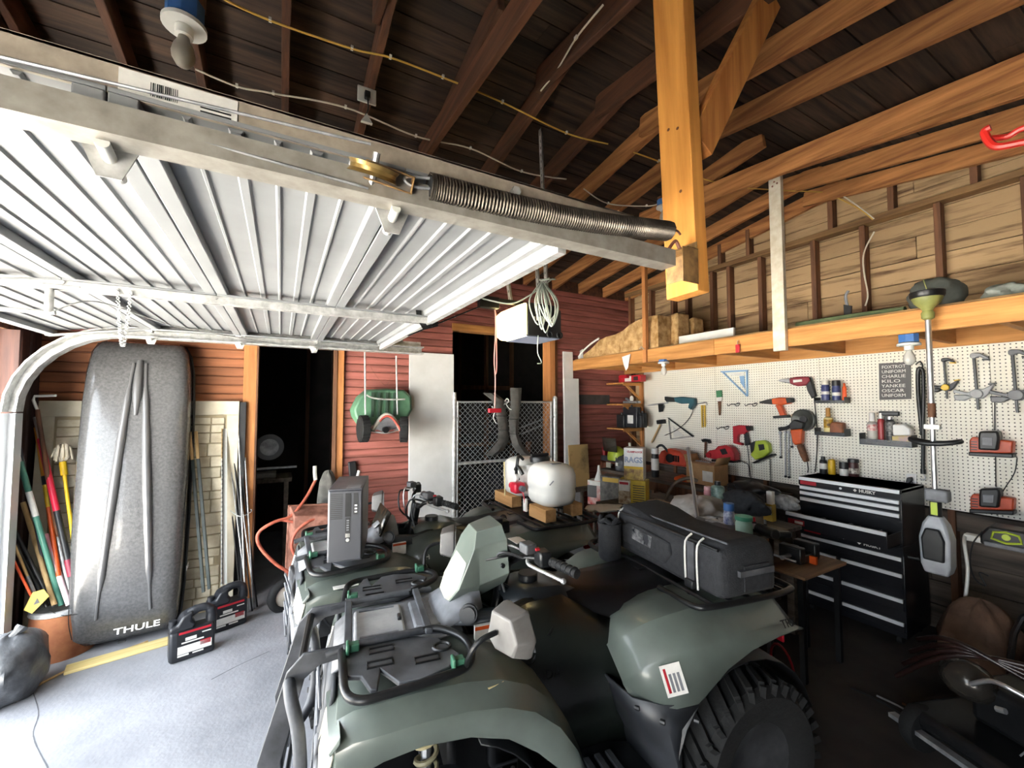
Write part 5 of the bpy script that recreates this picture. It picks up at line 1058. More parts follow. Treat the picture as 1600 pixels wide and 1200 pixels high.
# maroon drill, orange drill, angle grinder
w = WT('power_drill', 'maroon corded power drill at the top of the pegboard', 'drill', (180, 310), k=k2); w.pr([(80, 296), (110, 288), (152, 284), (156, 318), (112, 310), (82, 304)], .02, .03, steel, 'chuck', .008); w.pr([(152, 284), (200, 276), (275, 276), (286, 300), (262, 330), (200, 334), (156, 320)], .008, .055, mat('maroon_case', '#8e2230', '#771a27', rough=.4, sc=8), 'body', .012); w.pr([(246, 292), (284, 276), (300, 340), (316, 396), (290, 412), (262, 360)], .012, .045, black, 'handle', .01); w.pr([(180, 296), (235, 292), (236, 306), (182, 312)], .063, .003, labelw, 'name_plate', 0); w.tb([(300, 410), (296, 440), (304, 520), (312, 620), (308, 760), (298, 870)], .012, .0045, cordm, 'cord', 5)
w = WT('cordless_drill', 'orange and black cordless drill on the pegboard', 'drill', (100, 440), k=k2); w.pr([(-40, 432), (0, 420), (42, 412), (44, 448), (0, 444), (-38, 440)], .02, .03, black, 'chuck', .008); w.pr([(42, 412), (90, 404), (165, 408), (172, 432), (150, 444), (100, 452), (46, 446)], .008, .055, orange, 'body', .01); w.pr([(130, 408), (166, 406), (174, 434), (140, 442)], .006, .06, black, 'motor_cap', .008); w.pr([(62, 450), (98, 450), (128, 516), (92, 522), (80, 490)], .012, .042, orange, 'handle', .008); w.pr([(52, 520), (144, 512), (150, 530), (54, 534)], .005, .06, black, 'battery', .006)
w = WT('angle_grinder', 'orange angle grinder with a large black disc guard on the pegboard', 'grinder', (235, 545), k=k2); a = w.q(235, 545); rad = abs(w.q(235, 545)[1] - w.q(235, 478)[1])
MB().lathe([(.0, 0), (rad * .75, 0), (rad, .01), (rad, .045), (rad * .9, .05), (rad * .4, .03), (0, .03)], 32, T(a[0], a[1], .01)).build('disc_guard', mat('guard_dark', '#4a4c4a', '#33352f', rough=.4, metal=.4, sc=10), w.t, sm=40); w.cy((240, 540), .04, .06, .03, blackm, 'spindle'); w.pr([(190, 540), (250, 560), (245, 600), (170, 606), (160, 570)], .03, .06, black, 'gear_head', .01); w.pr([(165, 604), (242, 598), (238, 690), (196, 702), (180, 680)], .02, .065, orange, 'body', .012); w.pr([(200, 702), (236, 694), (262, 770), (272, 800), (248, 808), (226, 770)], .025, .05, studm, 'rear_grip', .01); w.tb([(165, 582), (130, 596), (92, 602)], .06, [.018, .016, .02], black, 'side_handle'); w.tb([(260, 805), (266, 850), (262, 872)], .04, .005, cordm, 'cord')
# bar clamps left of the grinder
for i, (x, y0, y1) in enumerate(((82, 620, 780), (112, 616, 900), (134, 618, 905), (152, 640, 715))):
    w = WT('wrench', ('leftmost', 'second', 'third', 'short rightmost')[i] + ' silver wrench hanging left of the orange grinder', 'wrench', (x, y0), k=k2, group='hanging wrenches'); w.pr([(x - 4, y0 + 10), (x + 5, y0 + 10), (x + 8, y1 - 8), (x, y1 - 8)], .012, .008, steel, 'shank', .002); w.cy((x + 1, y0 + 4), .008, .026, .014, steel, 'jaw', 10); w.cy((x + 4, y1 - 3), .008, .024, .011, blackm, 'end', 8)
# wire shelves with bottles
def wshelf(x0, x1, y0, y1, label):
    w = WT('peg_shelf', label, 'shelf', (x0, y1), k=k2); a = w.q(x0, y1); b_ = w.q(x1, y1); h = w.q(x0, y0)[1] - a[1]
    MB().bx(a[0], b_[0], a[1], a[1] + .004, 0, .11).build('shelf_floor', blackm, w.t); MB().bx(a[0], b_[0], a[1], a[1] + h * .4, .108, .111).build('front_strip', mat('smoked_strip', '#3a3a3c', rough=.25, alpha=.75), w.t)
    for c_ in (a[0], b_[0] - .003): MB().bx(c_, c_ + .003, a[1], a[1] + h * .8, 0, .11).build('side_bracket', blackm, w.t)
    return w
def bottle(name, label, cat, x, yb, yt, wpx, body_m, cap_m, k=k2, X=PX - .06, cap=.25, neck=.5, lab=None, group=None, lb=(.2, .6)):
    p = P(*k(x, yb), X=X); r = abs(P(*k(x - wpx / 2, yb), X=X).y - P(*k(x + wpx / 2, yb), X=X).y) / 2 * .9; h = P(*k(x, yt), X=X).z - p.z
    t = thing(name, label, cat, p, (0, 0, 0), group); hb = h * (1 - cap)
    MB().lathe([(0, 0), (r * .95, 0), (r, h * .03), (r, hb * .85), (r * .9, hb * .94), (r * neck, hb), (0, hb)], 20).build('body', body_m, t, sm=50)
    MB().lathe([(0, hb), (r * (neck + .08), hb), (r * (neck + .04), h * .99), (0, h)], 16).build('cap', cap_m, t, sm=40)
    if lab: MB().lathe([(r * 1.01, hb * lb[0]), (r * 1.015, hb * lb[0]), (r * 1.015, hb * lb[1]), (r * 1.01, hb * lb[1])], 20).build('label', lab, t, sm=50)
    return t
wshelf(326, 516, 396, 440, 'top small peg shelf holding spray cans and an orange tube')
wshelf(330, 518, 580, 636, 'middle small peg shelf holding a glue bottle and a brown block')
wshelf(610, 935, 606, 692, 'long low peg shelf holding spray bottles and a white tray')
navy = mat('navy_label', '#2e3560', '#454c7a', rough=.4, sc=40)
bottle('spray_can', 'spray can with a pale cap on the top small shelf', 'can', 362, 434, 298, 56, navy, cream, cap=.2, neck=.9, lab=labelw, lb=(.45, .62)); bottle('spray_can', 'spray can with a black cap on the top small shelf', 'can', 430, 436, 296, 58, navy, black, cap=.25, neck=.95, lab=labelw, lb=(.4, .6)); bottle('caulk_tube', 'bright orange tube on the top small shelf', 'tube', 480, 436, 314, 30, mat('tube_orange', '#e2561f', rough=.4), orange, cap=.15, neck=.5)
bottle('glue_bottle', 'yellow glue bottle with an orange tip on the middle small shelf', 'bottle', 380, 630, 468, 62, mat('glue_yellow', '#e0cf8f', rough=.4), mat('tip_brown', '#a0702c', rough=.5), cap=.35, neck=.45, lab=mat('glue_label', '#c99b2a', '#4a3208', rough=.5, sc=30), lb=(.35, .85))
w = WT('brown_block', 'brown leather like block on the middle small shelf', 'block', (455, 600), k=k2); w.pr([(415, 570), (430, 556), (496, 562), (500, 632), (415, 630)], .02, .07, mat('block_brown', '#8c5334', '#5f3622', rough=.6, sc=12), 'body', .01)
bottle('spray_bottle', 'white capped bottle with a red label on the long shelf', 'bottle', 656, 682, 498, 72, mat('bottle_grey', '#b5b1a9', rough=.35), whitep, cap=.3, neck=.5, lab=mat('label_redwhite', '#b8303a', '#e5dcd4', rough=.5, sc=40), lb=(.55, .85)); bottle('spray_bottle', 'slim red bottle at the back of the long shelf', 'bottle', 712, 684, 500, 50, mat('bottle_red', '#9c3338', rough=.4), whitep, X=PX - .035, cap=.2)
t = bottle('spray_can', 'black aerosol can on the long shelf', 'can', 768, 688, 522, 66, mat('can_black', '#2a2b2c', '#3d3e3f', rough=.35, sc=20), alu, X=PX - .085, cap=.12, neck=.5, lab=mat('can_text', '#1c1c1d', '#8a8a88', rough=.5, sc=60), lb=(.3, .9))
t = bottle('trigger_bottle', 'dark trigger spray bottle behind the aerosol can', 'bottle', 745, 684, 520, 50, mat('dark_amber', '#3a2a20', rough=.3), black, X=PX - .03, cap=.2); MB().box((0, -.02, P(*k2(745, 505), X=PX - .03).z - P(*k2(745, 684), X=PX - .03).z), (.03, .13, .035)).build('trigger_head', black, t, bevel=.008)
w = WT('white_tray', 'white plastic tray with printed wrapper on the long shelf', 'tray', (860, 630), k=k2); w.pr([(800, 572), (880, 568), (925, 598), (928, 640), (800, 640)], .03, .07, whitep, 'lid', .01); w.pr([(800, 640), (928, 640), (930, 686), (800, 682)], .025, .08, mat('wrapper', '#b59aa0', '#c9b46a', rough=.5, sc=30), 'wrapper', .006)
# sign
w = WT('metal_sign', 'dark sign spelling words in white capitals', 'sign', (795, 305), k=k2); w.pr([(694, 192), (893, 182), (896, 414), (698, 420)], .0, .006, mat('sign_grey', '#4b4a4a', rough=.55), 'plate', .001)
for i, wd_ in enumerate(('FOXTROT', 'UNIFORM', 'CHARLIE', 'KILO', 'YANKEE', 'OSCAR', 'UNIFORM')):
    a = w.q(712, 217 + i * 29.3); wid = abs(w.q(860, 210)[0] - w.q(712, 210)[0])
    o = text(wd_, .036, labelw, w.t, T(a[0], a[1], .0065), align='LEFT', depth=.0006); bb = max(v.co.x for v in o.data.vertices) - min(v.co.x for v in o.data.vertices)
    tw = wid * {'KILO': .78, 'OSCAR': .95}.get(wd_, 1.0); mn = min(v.co.x for v in o.data.vertices)
    for v in o.data.vertices: v.co.x = mn + (v.co.x - mn) * tw / bb
w.tb([(787, 165), (788, 188)], .01, .002, blackm, 'hanging_nail', n=5)
# strap, clamps, chargers
w = WT('hanging_strap', 'doubled black rubber strap hanging left of the trimmer pole', 'strap', (955, 220), k=k2); w.tb([(960, 222), (944, 240), (946, 380), (958, 520), (972, 640)], .02, .014, black, 'strap', 4); w.tb([(962, 222), (978, 250), (980, 400), (978, 560), (978, 740), (976, 850)], .025, .012, black, 'strap', 4); w.tb([(976, 850), (978, 880)], .025, .016, black, 'end_fitting'); w.tb([(978, 880), (992, 905), (978, 918), (958, 908)], .025, .004, steel, 'ess_hook', 4); w.tb([(930, 200), (950, 182), (965, 188), (972, 212), (955, 226)], .02, .005, blackm, 'snap_ring', 3)
def clamp(label, x, y, s, mj, pad):
    w = WT('bar_clamp', label, 'clamp', (x, y), k=k2, group='bar clamps on the pegboard'); f = lambda a, b_: (x + a * s, y + b_ * s)
    w.pr([f(-8, 0), f(12, 0), f(40, 330), f(22, 330)], .015, .012, blackm, 'bar', .002); w.pr([f(-18, -14), f(-5, -22), f(50, -20), f(95, 4), f(100, 16), f(70, 12), f(40, 0), f(0, 14), f(-18, 6)], .01, .03, mj, 'fixed_jaw', .006); w.pr([f(58, 14), f(104, 16), f(104, 24), f(58, 24)], .008, .034, pad, 'jaw_pad', .002)
    w.pr([f(-120, 205), f(-30, 225), f(20, 200), f(62, 205), f(128, 170), f(135, 176), f(95, 235), f(60, 262), f(20, 262), f(-30, 240), f(-120, 225)], .006, .04, dkgrey if mj is black else mj, 'sliding_jaw', .006); w.pr([f(-120, 238), f(-40, 240), f(0, 250), f(-50, 276), f(-112, 272)], .01, .032, mj, 'trigger', .008); w.cy(f(28, 232), .0, .06, .032 * s, pad if pad is not blackm else mj, 'adjust_knob', 18, .004); w.pr([f(95, 168), f(145, 162), f(140, 172), f(98, 178)], .008, .034, pad, 'jaw_pad', .002)
clamp('small black bar clamp with yellow pads right of the trimmer pole', 1104, 175, .72, black, yellow)
clamp('grey bar clamp in the middle of the three clamps', 1290, 150, 1.0, mat('clamp_grey', '#9b9d9e', '#85878a', rough=.45, sc=9), blackm)
clamp('large grey bar clamp at the right edge of the pegboard', 1530, 130, 1.12, mat('clamp_dark', '#6b6d72', '#585a5e', rough=.45, sc=9), blackm)
def charger(label, x, y, sc_):
    w = WT('battery_charger', label, 'charger', (x, y), k=k2, group='chargers on the pegboard'); f = lambda a, b_: (x + a * sc_, y + b_ * sc_)
    w.pr([f(-140, -40), f(-125, -62), f(100, -38), f(132, -34), f(128, 40), f(-138, 36)], .005, .07, mat('charger_orange', '#b5441f', '#99381a', rough=.45, sc=10), 'body', .008); w.pr([f(-142, 30), f(134, 42), f(134, 68), f(-142, 54)], .002, .085, black, 'base', .006); w.pr([f(-72, -98), f(48, -98), f(56, -60), f(44, 22), f(-78, 16), f(-78, -60)], .02, .085, black, 'battery', .012); w.pr([f(-52, -60), f(16, -58), f(12, -10), f(-50, -14)], .105, .003, greyp, 'battery_label', .002)
    for i in range(4): w.pr([f(-130, -36 + i * 16), f(-90, -33 + i * 16), f(-90, -27 + i * 16), f(-130, -30 + i * 16)], .075, .003, black, 'vent', 0)
    return w, f
w, f = charger('orange battery charger mounted higher at the right of the pegboard', 1420, 710, 1.0); w.tb([f(0, -300), f(0, -100)], .01, .003, cordm, 'cord', n=5); w.tb([f(145, 70), f(130, 160), f(80, 240), f(55, 280)], .03, .003, cordm, 'cord', 4, 5)
w, f = charger('orange battery charger lower on the right just above the bench', 1425, 1062, 1.0); w.tb([f(0, -290), f(2, -100)], .01, .003, cordm, 'cord', n=5)
w = WT('wall_outlet', 'white wall outlet with a black plug on the lower pegboard', 'outlet', (898, 915), k=k2); w.pr([(866, 882), (930, 882), (930, 948), (866, 948)], 0, .006, whitep, 'plate', .002); w.pr([(872, 930), (880, 902), (908, 900), (912, 920), (885, 950)], .006, .035, black, 'plug', .006); w.tb([(905, 930), (940, 970), (955, 1050), (948, 1180), (935, 1260), (880, 1340)], .03, .005, dkgrey, 'cord', 5)
# corner shelves with little things
for i, (v, lab) in enumerate(((598, 'top'), (631, 'middle'), (669, 'bottom'))):
    z = P(985, v, X=4.1).z; t = thing('corner_shelf', lab + ' of three small pine shelves in the corner by the pegboard', 'shelf', (4.1, 4.26, z - .02)); MB().bx(-.16, .2, -.17, .15, 0, .02).build('board', pineX, t, bevel=.002); MB().beam((.19, -.15, -.22), (-.1, -.15, 0), .02, .03).build('brace', pineX, t); MB().bx(-.16, .2, -.175, -.165, -.02, .02).build('lip', pineX, t)
one(MB().bx(-.02, .02, -.02, .02, 0, 2.12), 'corner_post', pineZ, 'pine post at the left edge of the pegboard', 'post', (4.29, 4.105, 0), bevel=.002)
def crate(name, label, cat, u, v0, v1, wpx, X, mt, d=.12, extra=None, bevel=.003, group=None, rz=0):
    p = P(u, v1, X=X); w_ = abs(P(u - wpx / 2, v1, X=X).y - P(u + wpx / 2, v1, X=X).y); h = P(u, v0, X=X).z - p.z
    t = thing(name, label, cat, p, (0, 0, rz), group); MB().bx(0, d, -w_ / 2, w_ / 2, 0, h).build('body', mt, t, bevel=bevel)
    for nm, a0, a1, b0, b1, m_ in (extra or []): MB().bx(-.0015, 0, w_ / 2 - a1 * w_, w_ / 2 - a0 * w_, b0 * h, b1 * h).build(nm, m_, t)
    return t
crate('parts_box', 'red and white parts box on the top corner shelf', 'box', 983, 587, 597, 34, 4.05, red, .1, [('print', .3, .6, .1, .9, labelw), ('print', .7, .9, .2, .8, black)])
crate('red_pouch', 'small red pouch beside the parts box on the top corner shelf', 'pouch', 973, 586, 591, 12, 4.0, red, .05)
t = thing('hand_plane', 'silver hand plane on the middle corner shelf', 'plane', P(985, 630, X=4.08)); MB().bx(0, .05, -.14, .14, 0, .03).build('sole', steel, t, bevel=.006); MB().ball((.025, .0, .06), (.02, .03, .04)).build('knob', whitep, t); MB().box((.025, .07, .05), (.03, .08, .03), rot=(R(20), 0, 0)).build('tote', greyp, t, bevel=.006)
for i, (u, w_, top, m_) in enumerate(((969, 12, 648, black), (984, 22, 636, MATS['jug_black']), (997, 10, 648, black), (1001, 9, 645, black))):
    t = crate('oil_bottle', ('short', 'tall broad', 'slim', 'small capped')[i] + ' black oil bottle on the bottom corner shelf', 'bottle', u, top, 668, w_, 4.02 + .03 * i, m_, .07, [('label', .35, .75, .2, .6, labelw)] if i in (1, 3) else None, .012, 'black oil bottles'); MB().cyl((.035, 0, P(u, top, X=4.02).z - P(u, 668, X=4.02).z - .01), (.035, 0, P(u, top, X=4.02).z - P(u, 668, X=4.02).z + .03), .015).build('cap', black, t)
# tool chest and cabinet
TX, TY0, TY1 = 3.87, 1.277, 1.945
tcm = mat('chest_black', '#141519', '#1c1d22', rough=.28, sc=5, coat=.2); trim = mat('drawer_trim', '#e8eaec', rough=.4, metal=.1)
def chest(name, label, z0, z1, drawers, deep):
    t = thing(name, label, 'tool chest', (TX, (TY0 + TY1) / 2, z0)); w_ = TY1 - TY0
    MB().bx(.012, deep, -w_ / 2, w_ / 2, 0, z1 - z0).build('carcass', tcm, t, bevel=.004)
    for (a, b_, pull, x0, x1) in drawers:
        d = MB().bx(-pull, .014 - pull, w_ / 2 - x1 * w_ - .0 + .01, w_ / 2 - x0 * w_ - .01, a - z0, b_ - z0 - .004).build('drawer', tcm, t, bevel=.002)
        MB().bx(-.014 - pull, -pull, w_ / 2 - x1 * w_ + .01, w_ / 2 - x0 * w_ - .01, b_ - z0 - .032, b_ - z0 - .005).build('drawer_pull', trim, d, bevel=.003)
        if pull:
            MB().bx(.014 - pull, .02, w_ / 2 - .012, w_ / 2 - .01, a - z0, b_ - z0 - .03).bx(.014 - pull, .02, -w_ / 2 + .01, -w_ / 2 + .012, a - z0, b_ - z0 - .03).bx(.014 - pull, .02, -w_ / 2 + .01, w_ / 2 - .01, a - z0, a - z0 + .004).build('drawer_box', tcm, d)
    return t, w_
t, w_ = chest('top_tool_chest', 'black top tool chest with silver drawer pulls and one open drawer', .70, 1.10, [(.985, 1.03, 0, 0, 1), (.935, .985, 0, 0, 1), (.885, .935, 0, 0, 1), (.72, .84, .22, 0, 1)], .42)
MB().bx(-.004, .42, -w_ / 2, w_ / 2, .372, .4).build('lid', tcm, t, bevel=.006); MB().bx(-.008, -.003, -w_ / 2 + .005, w_ / 2 - .005, .372, .398).build('lid_trim', trim, t)
MB().bx(-.003, .012, -w_ / 2, w_ / 2, .332, .372).build('lid_panel', tcm, t); MB().cyl((-.006, .03, .35), (-.003, .03, .35), .009).build('lock', trim, t); MB().bx(-.005, -.003, .2, .32, .338, .368).build('red_badge', red, t)
text('HUSKY', .032, labelw, t, T(-.005, -.14, .352) @ FX, bold=.001); MB().prism([(-.012, 0), (0, .012), (.012, 0), (0, -.012)], .002, T(-.004, -.065, .352) @ FX).build('emblem', labelw, t)
MB().bx(-.2255, -.2235, .19, .31, .045, .085).build('red_badge', red, t); MB().bx(-.2275, -.2255, .2, .26, .055, .075).build('badge_print', labelw, t)
for i in range(7): MB().beam((-.18 + i * .02, .2 - i * .07, .09), (-.05 - .02 * (i % 3), .12 - i * .06, .1), .018, .012).build('drawer_content', [steel, greyp, lime][i % 3], t)
t, w_ = chest('tool_cabinet', 'black lower tool cabinet under the top chest', .06, .70, [(.55, .63, 0, 0, 1), (.4, .515, 0, .42, 1), (.4, .515, 0, 0, .4), (.25, .34, 0, .42, 1), (.25, .34, 0, 0, .4), (.1, .18, 0, .42, 1), (.1, .18, 0, 0, .4)], .44)
MB().bx(-.004, .012, -w_ / 2, w_ / 2, .575, .64).build('top_panel', tcm, t); MB().cyl((-.008, .02, .61), (-.003, .02, .61), .009).build('lock', trim, t); MB().bx(-.006, -.004, .18, .3, .59, .625).build('red_badge', red, t)
text('HUSKY', .034, labelw, t, T(-.006, -.16, .6) @ FX, bold=.001); MB().prism([(-.012, 0), (0, .012), (.012, 0), (0, -.012)], .002, T(-.005, -.08, .6) @ FX).build('emblem', labelw, t)
MB().tube([(.08, -w_ / 2, .56), (.08, -w_ / 2 - .05, .56), (.36, -w_ / 2 - .05, .56), (.36, -w_ / 2, .56)], .012).build('push_handle', blackm, t)
for x in (.06, .38):
    for y in (-.28, .28): MB().cyl((x, y - .015, -.03), (x, y + .015, -.03), .03).build('caster', rubber, t)
# bottles on the chest
CT = 1.1
def onchest(name, label, u, v, vt, w_, bm, cm, **k):
    p = P(u, v, Z=CT); return bottle(name, label, k.pop('cat', 'bottle'), u, v, vt, w_, bm, cm, k=lambda x, y: (x, y), X=p.x, **k)
onchest('cleaner_bottle', 'black bottle with a round white label on the tool chest', 1287, 740, 713, 13, black, black, lab=labelw, cap=.2, lb=(.35, .75))
onchest('lubricant_can', 'yellow can on the tool chest', 1300, 741, 715, 12, yellow, paper, cap=.08, neck=.3)
onchest('polish_jar', 'white jar with a wide black lid on the tool chest', 1319, 743, 722, 15, whitep, black, cap=.5, neck=1.0, cat='jar')
onchest('wax_tin', 'dark red tin with a white label on the tool chest', 1334, 744, 717, 18, mat('tin_maroon', '#3f1d1d', rough=.4), black, cap=.2, neck=1.0, lab=mat('tin_label', '#2a1010', '#d6cfc4', rough=.5, sc=50), cat='tin')
t = onchest('tool_cup', 'dark cup holding pliers at the back of the tool chest', 1341, 739, 718, 16, black, blackm, cap=.05, neck=.9, cat='cup')
for dx in (-.02, .03): MB().tube([(0, dx, .08), (0, dx - .01, .14), (0, dx + .005, .19)], .008, k=3).build('plier_handle', black, t)
# ---------------- benches, clutter, loft goods, right corner ----------------
random.seed(21)
# back bench along the pegboard
BZ = .86
bn = thing('back_bench', 'dark wooden bench along the pegboard in the far corner', 'bench', (3.72, 2.2, 0))
for i in range(3): MB().bx(i * .19, i * .19 + .187, 0, 2.1, BZ - .035, BZ).build('top_plank', lowbd, bn, bevel=.003)
for y in (.05, 1.05, 2.0):
    for x in (.02, .5): MB().bx(x, x + .06, y, y + .06, 0, BZ - .035).build('leg', lowbd, bn, bevel=.003)
MB().bx(0, .03, 0, 2.1, BZ - .13, BZ - .035).build('apron', studm, bn, bevel=.003)
# raised wooden shelf box on the bench by the red wall
t = thing('riser_shelf', 'reddish wooden riser on the bench below the corner shelves', 'shelf', V((3.85, P(955, 752, X=3.85).y, BZ))); zt = P(955, 722, X=3.85).z - BZ
rs = wood('riser_wood', '#9a5f42', '#7a452e', 1)
MB().bx(0, .25, -.45, .45, zt - .02, zt).build('top_board', rs, t, bevel=.002); MB().bx(0, .25, .15, .17, 0, zt - .02).bx(0, .25, -.45, -.43, 0, zt - .02).bx(0, .25, .43, .45, 0, zt - .02).build('upright', rs, t); MB().bx(0, .02, .1, .45, zt - .12, zt).build('front_board', rs, t, bevel=.002); MB().bx(-.006, 0, .0, .09, zt - .08, zt - .01).build('pale_block', cream, t)
RZt = P(955, 722, X=3.85).z
def on(u, v, X): return P(u, v, X=X)
# things on riser
t = thing('fuel_can', 'small red plastic fuel can in the corner on the riser', 'fuel can', V((3.93, P(940, 700, X=3.93).y, RZt)), (0, 0, R(10)))
MB().prism([(-.1, 0), (.1, 0), (.1, .12), (.05, .2), (.0, .23), (-.04, .23), (-.1, .12)], .12, M(((0, 0, 1, -.06), (-1, 0, 0, 0), (0, 1, 0, 0), (0, 0, 0, 1)))).build('body', red, t, bevel=.02, seg=3); MB().tube([(0, -.06, .15), (0, -.08, .22), (0, -.02, .26), (0, .02, .22)], .018, k=4).build('handle', red, t, sm=60); MB().cyl((0, .03, .2), (0, .06, .25), .02).build('spout', studm, t)
t = thing('safety_helmet', 'lime green helmet with a mesh visor on the riser', 'helmet', V((3.95, P(963, 700, X=3.95).y, RZt + .02)))
MB().loft([[(.11 * g * math.cos(a), .13 * g * math.sin(a), z) for a in [2 * PI * j / 20 for j in range(20)]] for g, z in ((1.0, 0), (1.02, .05), (.95, .1), (.75, .15), (.4, .18), (.05, .19))]).build('shell', lime, t, sm=60); MB().loft([[(-.13 + .02 * abs(f), .13 * f, .12), (-.15 + .02 * abs(f), .13 * f, .3)] for f in (-1, -.5, 0, .5, 1)], False, False).build('mesh_visor', mat('visor_mesh', '#4a4438', rough=.7, alpha=.7), t, solid=.003); MB().ball((0, -.14, .04), (.04, .03, .05)).build('ear_cup', black, t, sm=60)
t = thing('ear_muffs', 'maroon ear defender helmet beside the pegboard corner', 'helmet', V((4.0, P(990, 705, X=4.0).y, RZt + .01))); MB().ball((0, 0, .07), (.09, .11, .09), m=T(0, 0, .02)).build('shell', mat('maroon_shell', '#7d2b33', '#64202a', rough=.35, sc=8), t, sm=60); MB().tube([(0, -.12, .05), (0, -.08, .16), (0, .0, .2), (0, .08, .16), (0, .12, .05)], .014, k=4).build('head_band', black, t, sm=60); MB().tube([(-.06, .0, .17), (-.05, .02, .26)], .016).build('pale_tube', cream, t)
crate('dark_tray', 'low dark tray on the riser behind the fuel can', 'tray', 945, 712, 720, 34, 3.86, dkgrey, .12)
t = blob('black_bag', 'crumpled black bag on the riser left of the rag box', 'bag', V((3.86, P(972, 735, X=3.86).y, RZt - .14)), (.08, .09, .13), bagm, .12, 9); MB().bx(-.09, -.08, -.02, .02, .12, .16).build('tag', paper, t)
# books / jars on the bench under the riser
for i in range(7): one(MB().bx(0, .1, -.011, .011, 0, .1 + .01 * (i % 3)), 'small_jar_box', [paper, mat('box_brown', '#8a6f50', rough=.7), mat('box_maroon', '#5f2a2a', rough=.7)][i % 3], ('first', 'second', 'third', 'fourth', 'fifth', 'sixth', 'seventh')[i] + ' slim carton from the left under the riser', 'carton', V((3.9, P(935, 745, X=3.9).y - i * .028, BZ)), group='cartons under the riser', bevel=.001)
# front work table carrying boxes
FZ = .80
ft = thing('work_table', 'dark cluttered work table behind the sprayer', 'table', (2.6, 1.72, 0))
MB().bx(0, .85, 0, 1.35, FZ - .03, FZ).build('top', lowbd, ft, bevel=.004)
for x in (.03, .77):
    for y in (.03, 1.28): MB().bx(x, x + .05, y, y + .05, 0, FZ - .03).build('leg', lowbd, ft, bevel=.003)
MB().bx(.03, .6, .03, 1.33, .3, .33).build('lower_shelf', lowbd, ft)
def boxp(name, label, u, v0, v1, u0, u1, X, mt, d, rz=0, cat='box'):
    p = P((u0 + u1) / 2, v1, X=X); w_ = abs(P(u0, v1, X=X).y - P(u1, v1, X=X).y); h = P(u0, v0, X=X).z - p.z
    t = thing(name, label, cat, p, (0, 0, rz)); MB().bx(0, d, -w_ / 2, w_ / 2, 0, h).build('carton', mt, t, bevel=.002); return t, w_, h
# rag boxes: face turned to -X with a side toward -Y
p0 = P(992, 790, Z=FZ)
t, w_, h = boxp('rag_box', 'yellow and black rag box beneath the white one', 0, 747, 790, 972, 1003, p0.x, mat('box_yellow', '#c9ae2a', '#b59a1c', rough=.5, sc=8), .14, R(30)); MB().bx(-.0015, 0, .01, w_ / 2, 0, h).build('left_print', mat('print_mix', '#c8bda4', '#7a5a36', rough=.5, sc=25), t); MB().bx(-.0025, -.0015, .02, w_ / 2 - .005, h * .55, h * .95).build('white_print', labelw, t); MB().bx(-.0035, -.0025, .03, w_ / 2 - .01, h * .8, h * .9).build('red_print', red, t)
for i in range(8): MB().bx(-.0015, 0, -w_ / 2 + .01, -.01, h * (.15 + .09 * i), h * (.18 + .09 * i)).build('text_line', black, t)
z1 = p0.z + h; w1 = w_
t = thing('rag_box', 'white rag box with bold lettering stacked on the yellow one', 'box', (p0.x + .0, P(990, 745, X=p0.x).y, z1), (0, 0, R(34))); hh = P(995, 701, X=p0.x).z - z1; ww = .17
MB().bx(0, .15, -ww / 2, ww / 2, 0, hh).build('carton', labelw, t, bevel=.002); MB().bx(-.0015, 0, -ww / 2, ww / 2, 0, hh * .34).build('photo_print', mat('photo_print', '#7d5a3a', '#d0b25a', rough=.5, sc=22), t); MB().bx(-.002, -.0015, -ww / 2, ww / 2, hh * .34, hh * .42).build('yellow_band', yellow, t)
text('RAGS', .068, mat('letter_silver', '#8d97ab', rough=.4), t, T(-.002, 0, hh * .62) @ FX, bold=.003, sx=.95); text('CLAMP-LOCK', .022, red, t, T(-.002, -.012, hh * .88) @ FX, bold=.001)
crate('battery_box', 'red and black product carton behind the sprayer tank', 'box', 936, 752, 790, 26, 2.95, mat('carton_red', '#b8362c', '#d9d3ca', rough=.5, sc=9), .16, [('black_print', 0, .4, .3, .8, black), ('white_print', .1, .9, .8, .98, labelw)], rz=R(25))
crate('tool_carton', 'grey printed tool carton with a yellow label behind the sprayer', 'box', 958, 745, 790, 30, 2.9, mat('carton_grey', '#6d6a64', '#3f3d3a', rough=.5, sc=20), .16, [('yellow_label', .1, .9, .8, .95, gold)], rz=R(25))
t = thing('funnel', 'white plastic funnel by the riser', 'funnel', P(936, 752, X=2.99)); MB().lathe([(.05, 0), (.052, .01), (.02, .1), (.012, .17), (.009, .17), (.016, .1), (.045, .01), (.05, 0)], 18).build('cone', whitep, t, sm=60)
blob('paper_sheets', 'crumpled white paper lying beside the product cartons', 'paper', P(945, 797, Z=FZ) + V((0, 0, 0)), (.16, .12, .02), paper, .2, 3)
one(MB().bx(0, .02, 0, .005, 0, .0) if 0 else MB().cyl((0, 0, 0), P(1075, 700, X=3.05) - P(1090, 815, X=2.7), .014), 'aluminium_pole', alu, 'grey aluminium pole leaning up behind the cargo bag', 'pole', P(1090, 815, X=2.7))
bottle('spray_can', 'blue capped spray can behind the cargo bag', 'can', 1140, 838, 786, 17, mat('can_blue', '#3c4577', '#c9cbd6', rough=.4, sc=25), blue, k=lambda x, y: (x, y), X=P(1140, 838, Z=FZ).x, cap=.22, neck=.9)
t = bottle('wipes_tub', 'mint green tub with a darker green lid behind the cargo bag', 'tub', 1163, 848, 806, 26, mat('tub_mint', '#9cc7b2', '#b7d3c4', rough=.45, sc=10), mat('lid_green', '#3f9272', rough=.4), k=lambda x, y: (x, y), X=P(1163, 848, Z=FZ).x, cap=.15, neck=1.0)
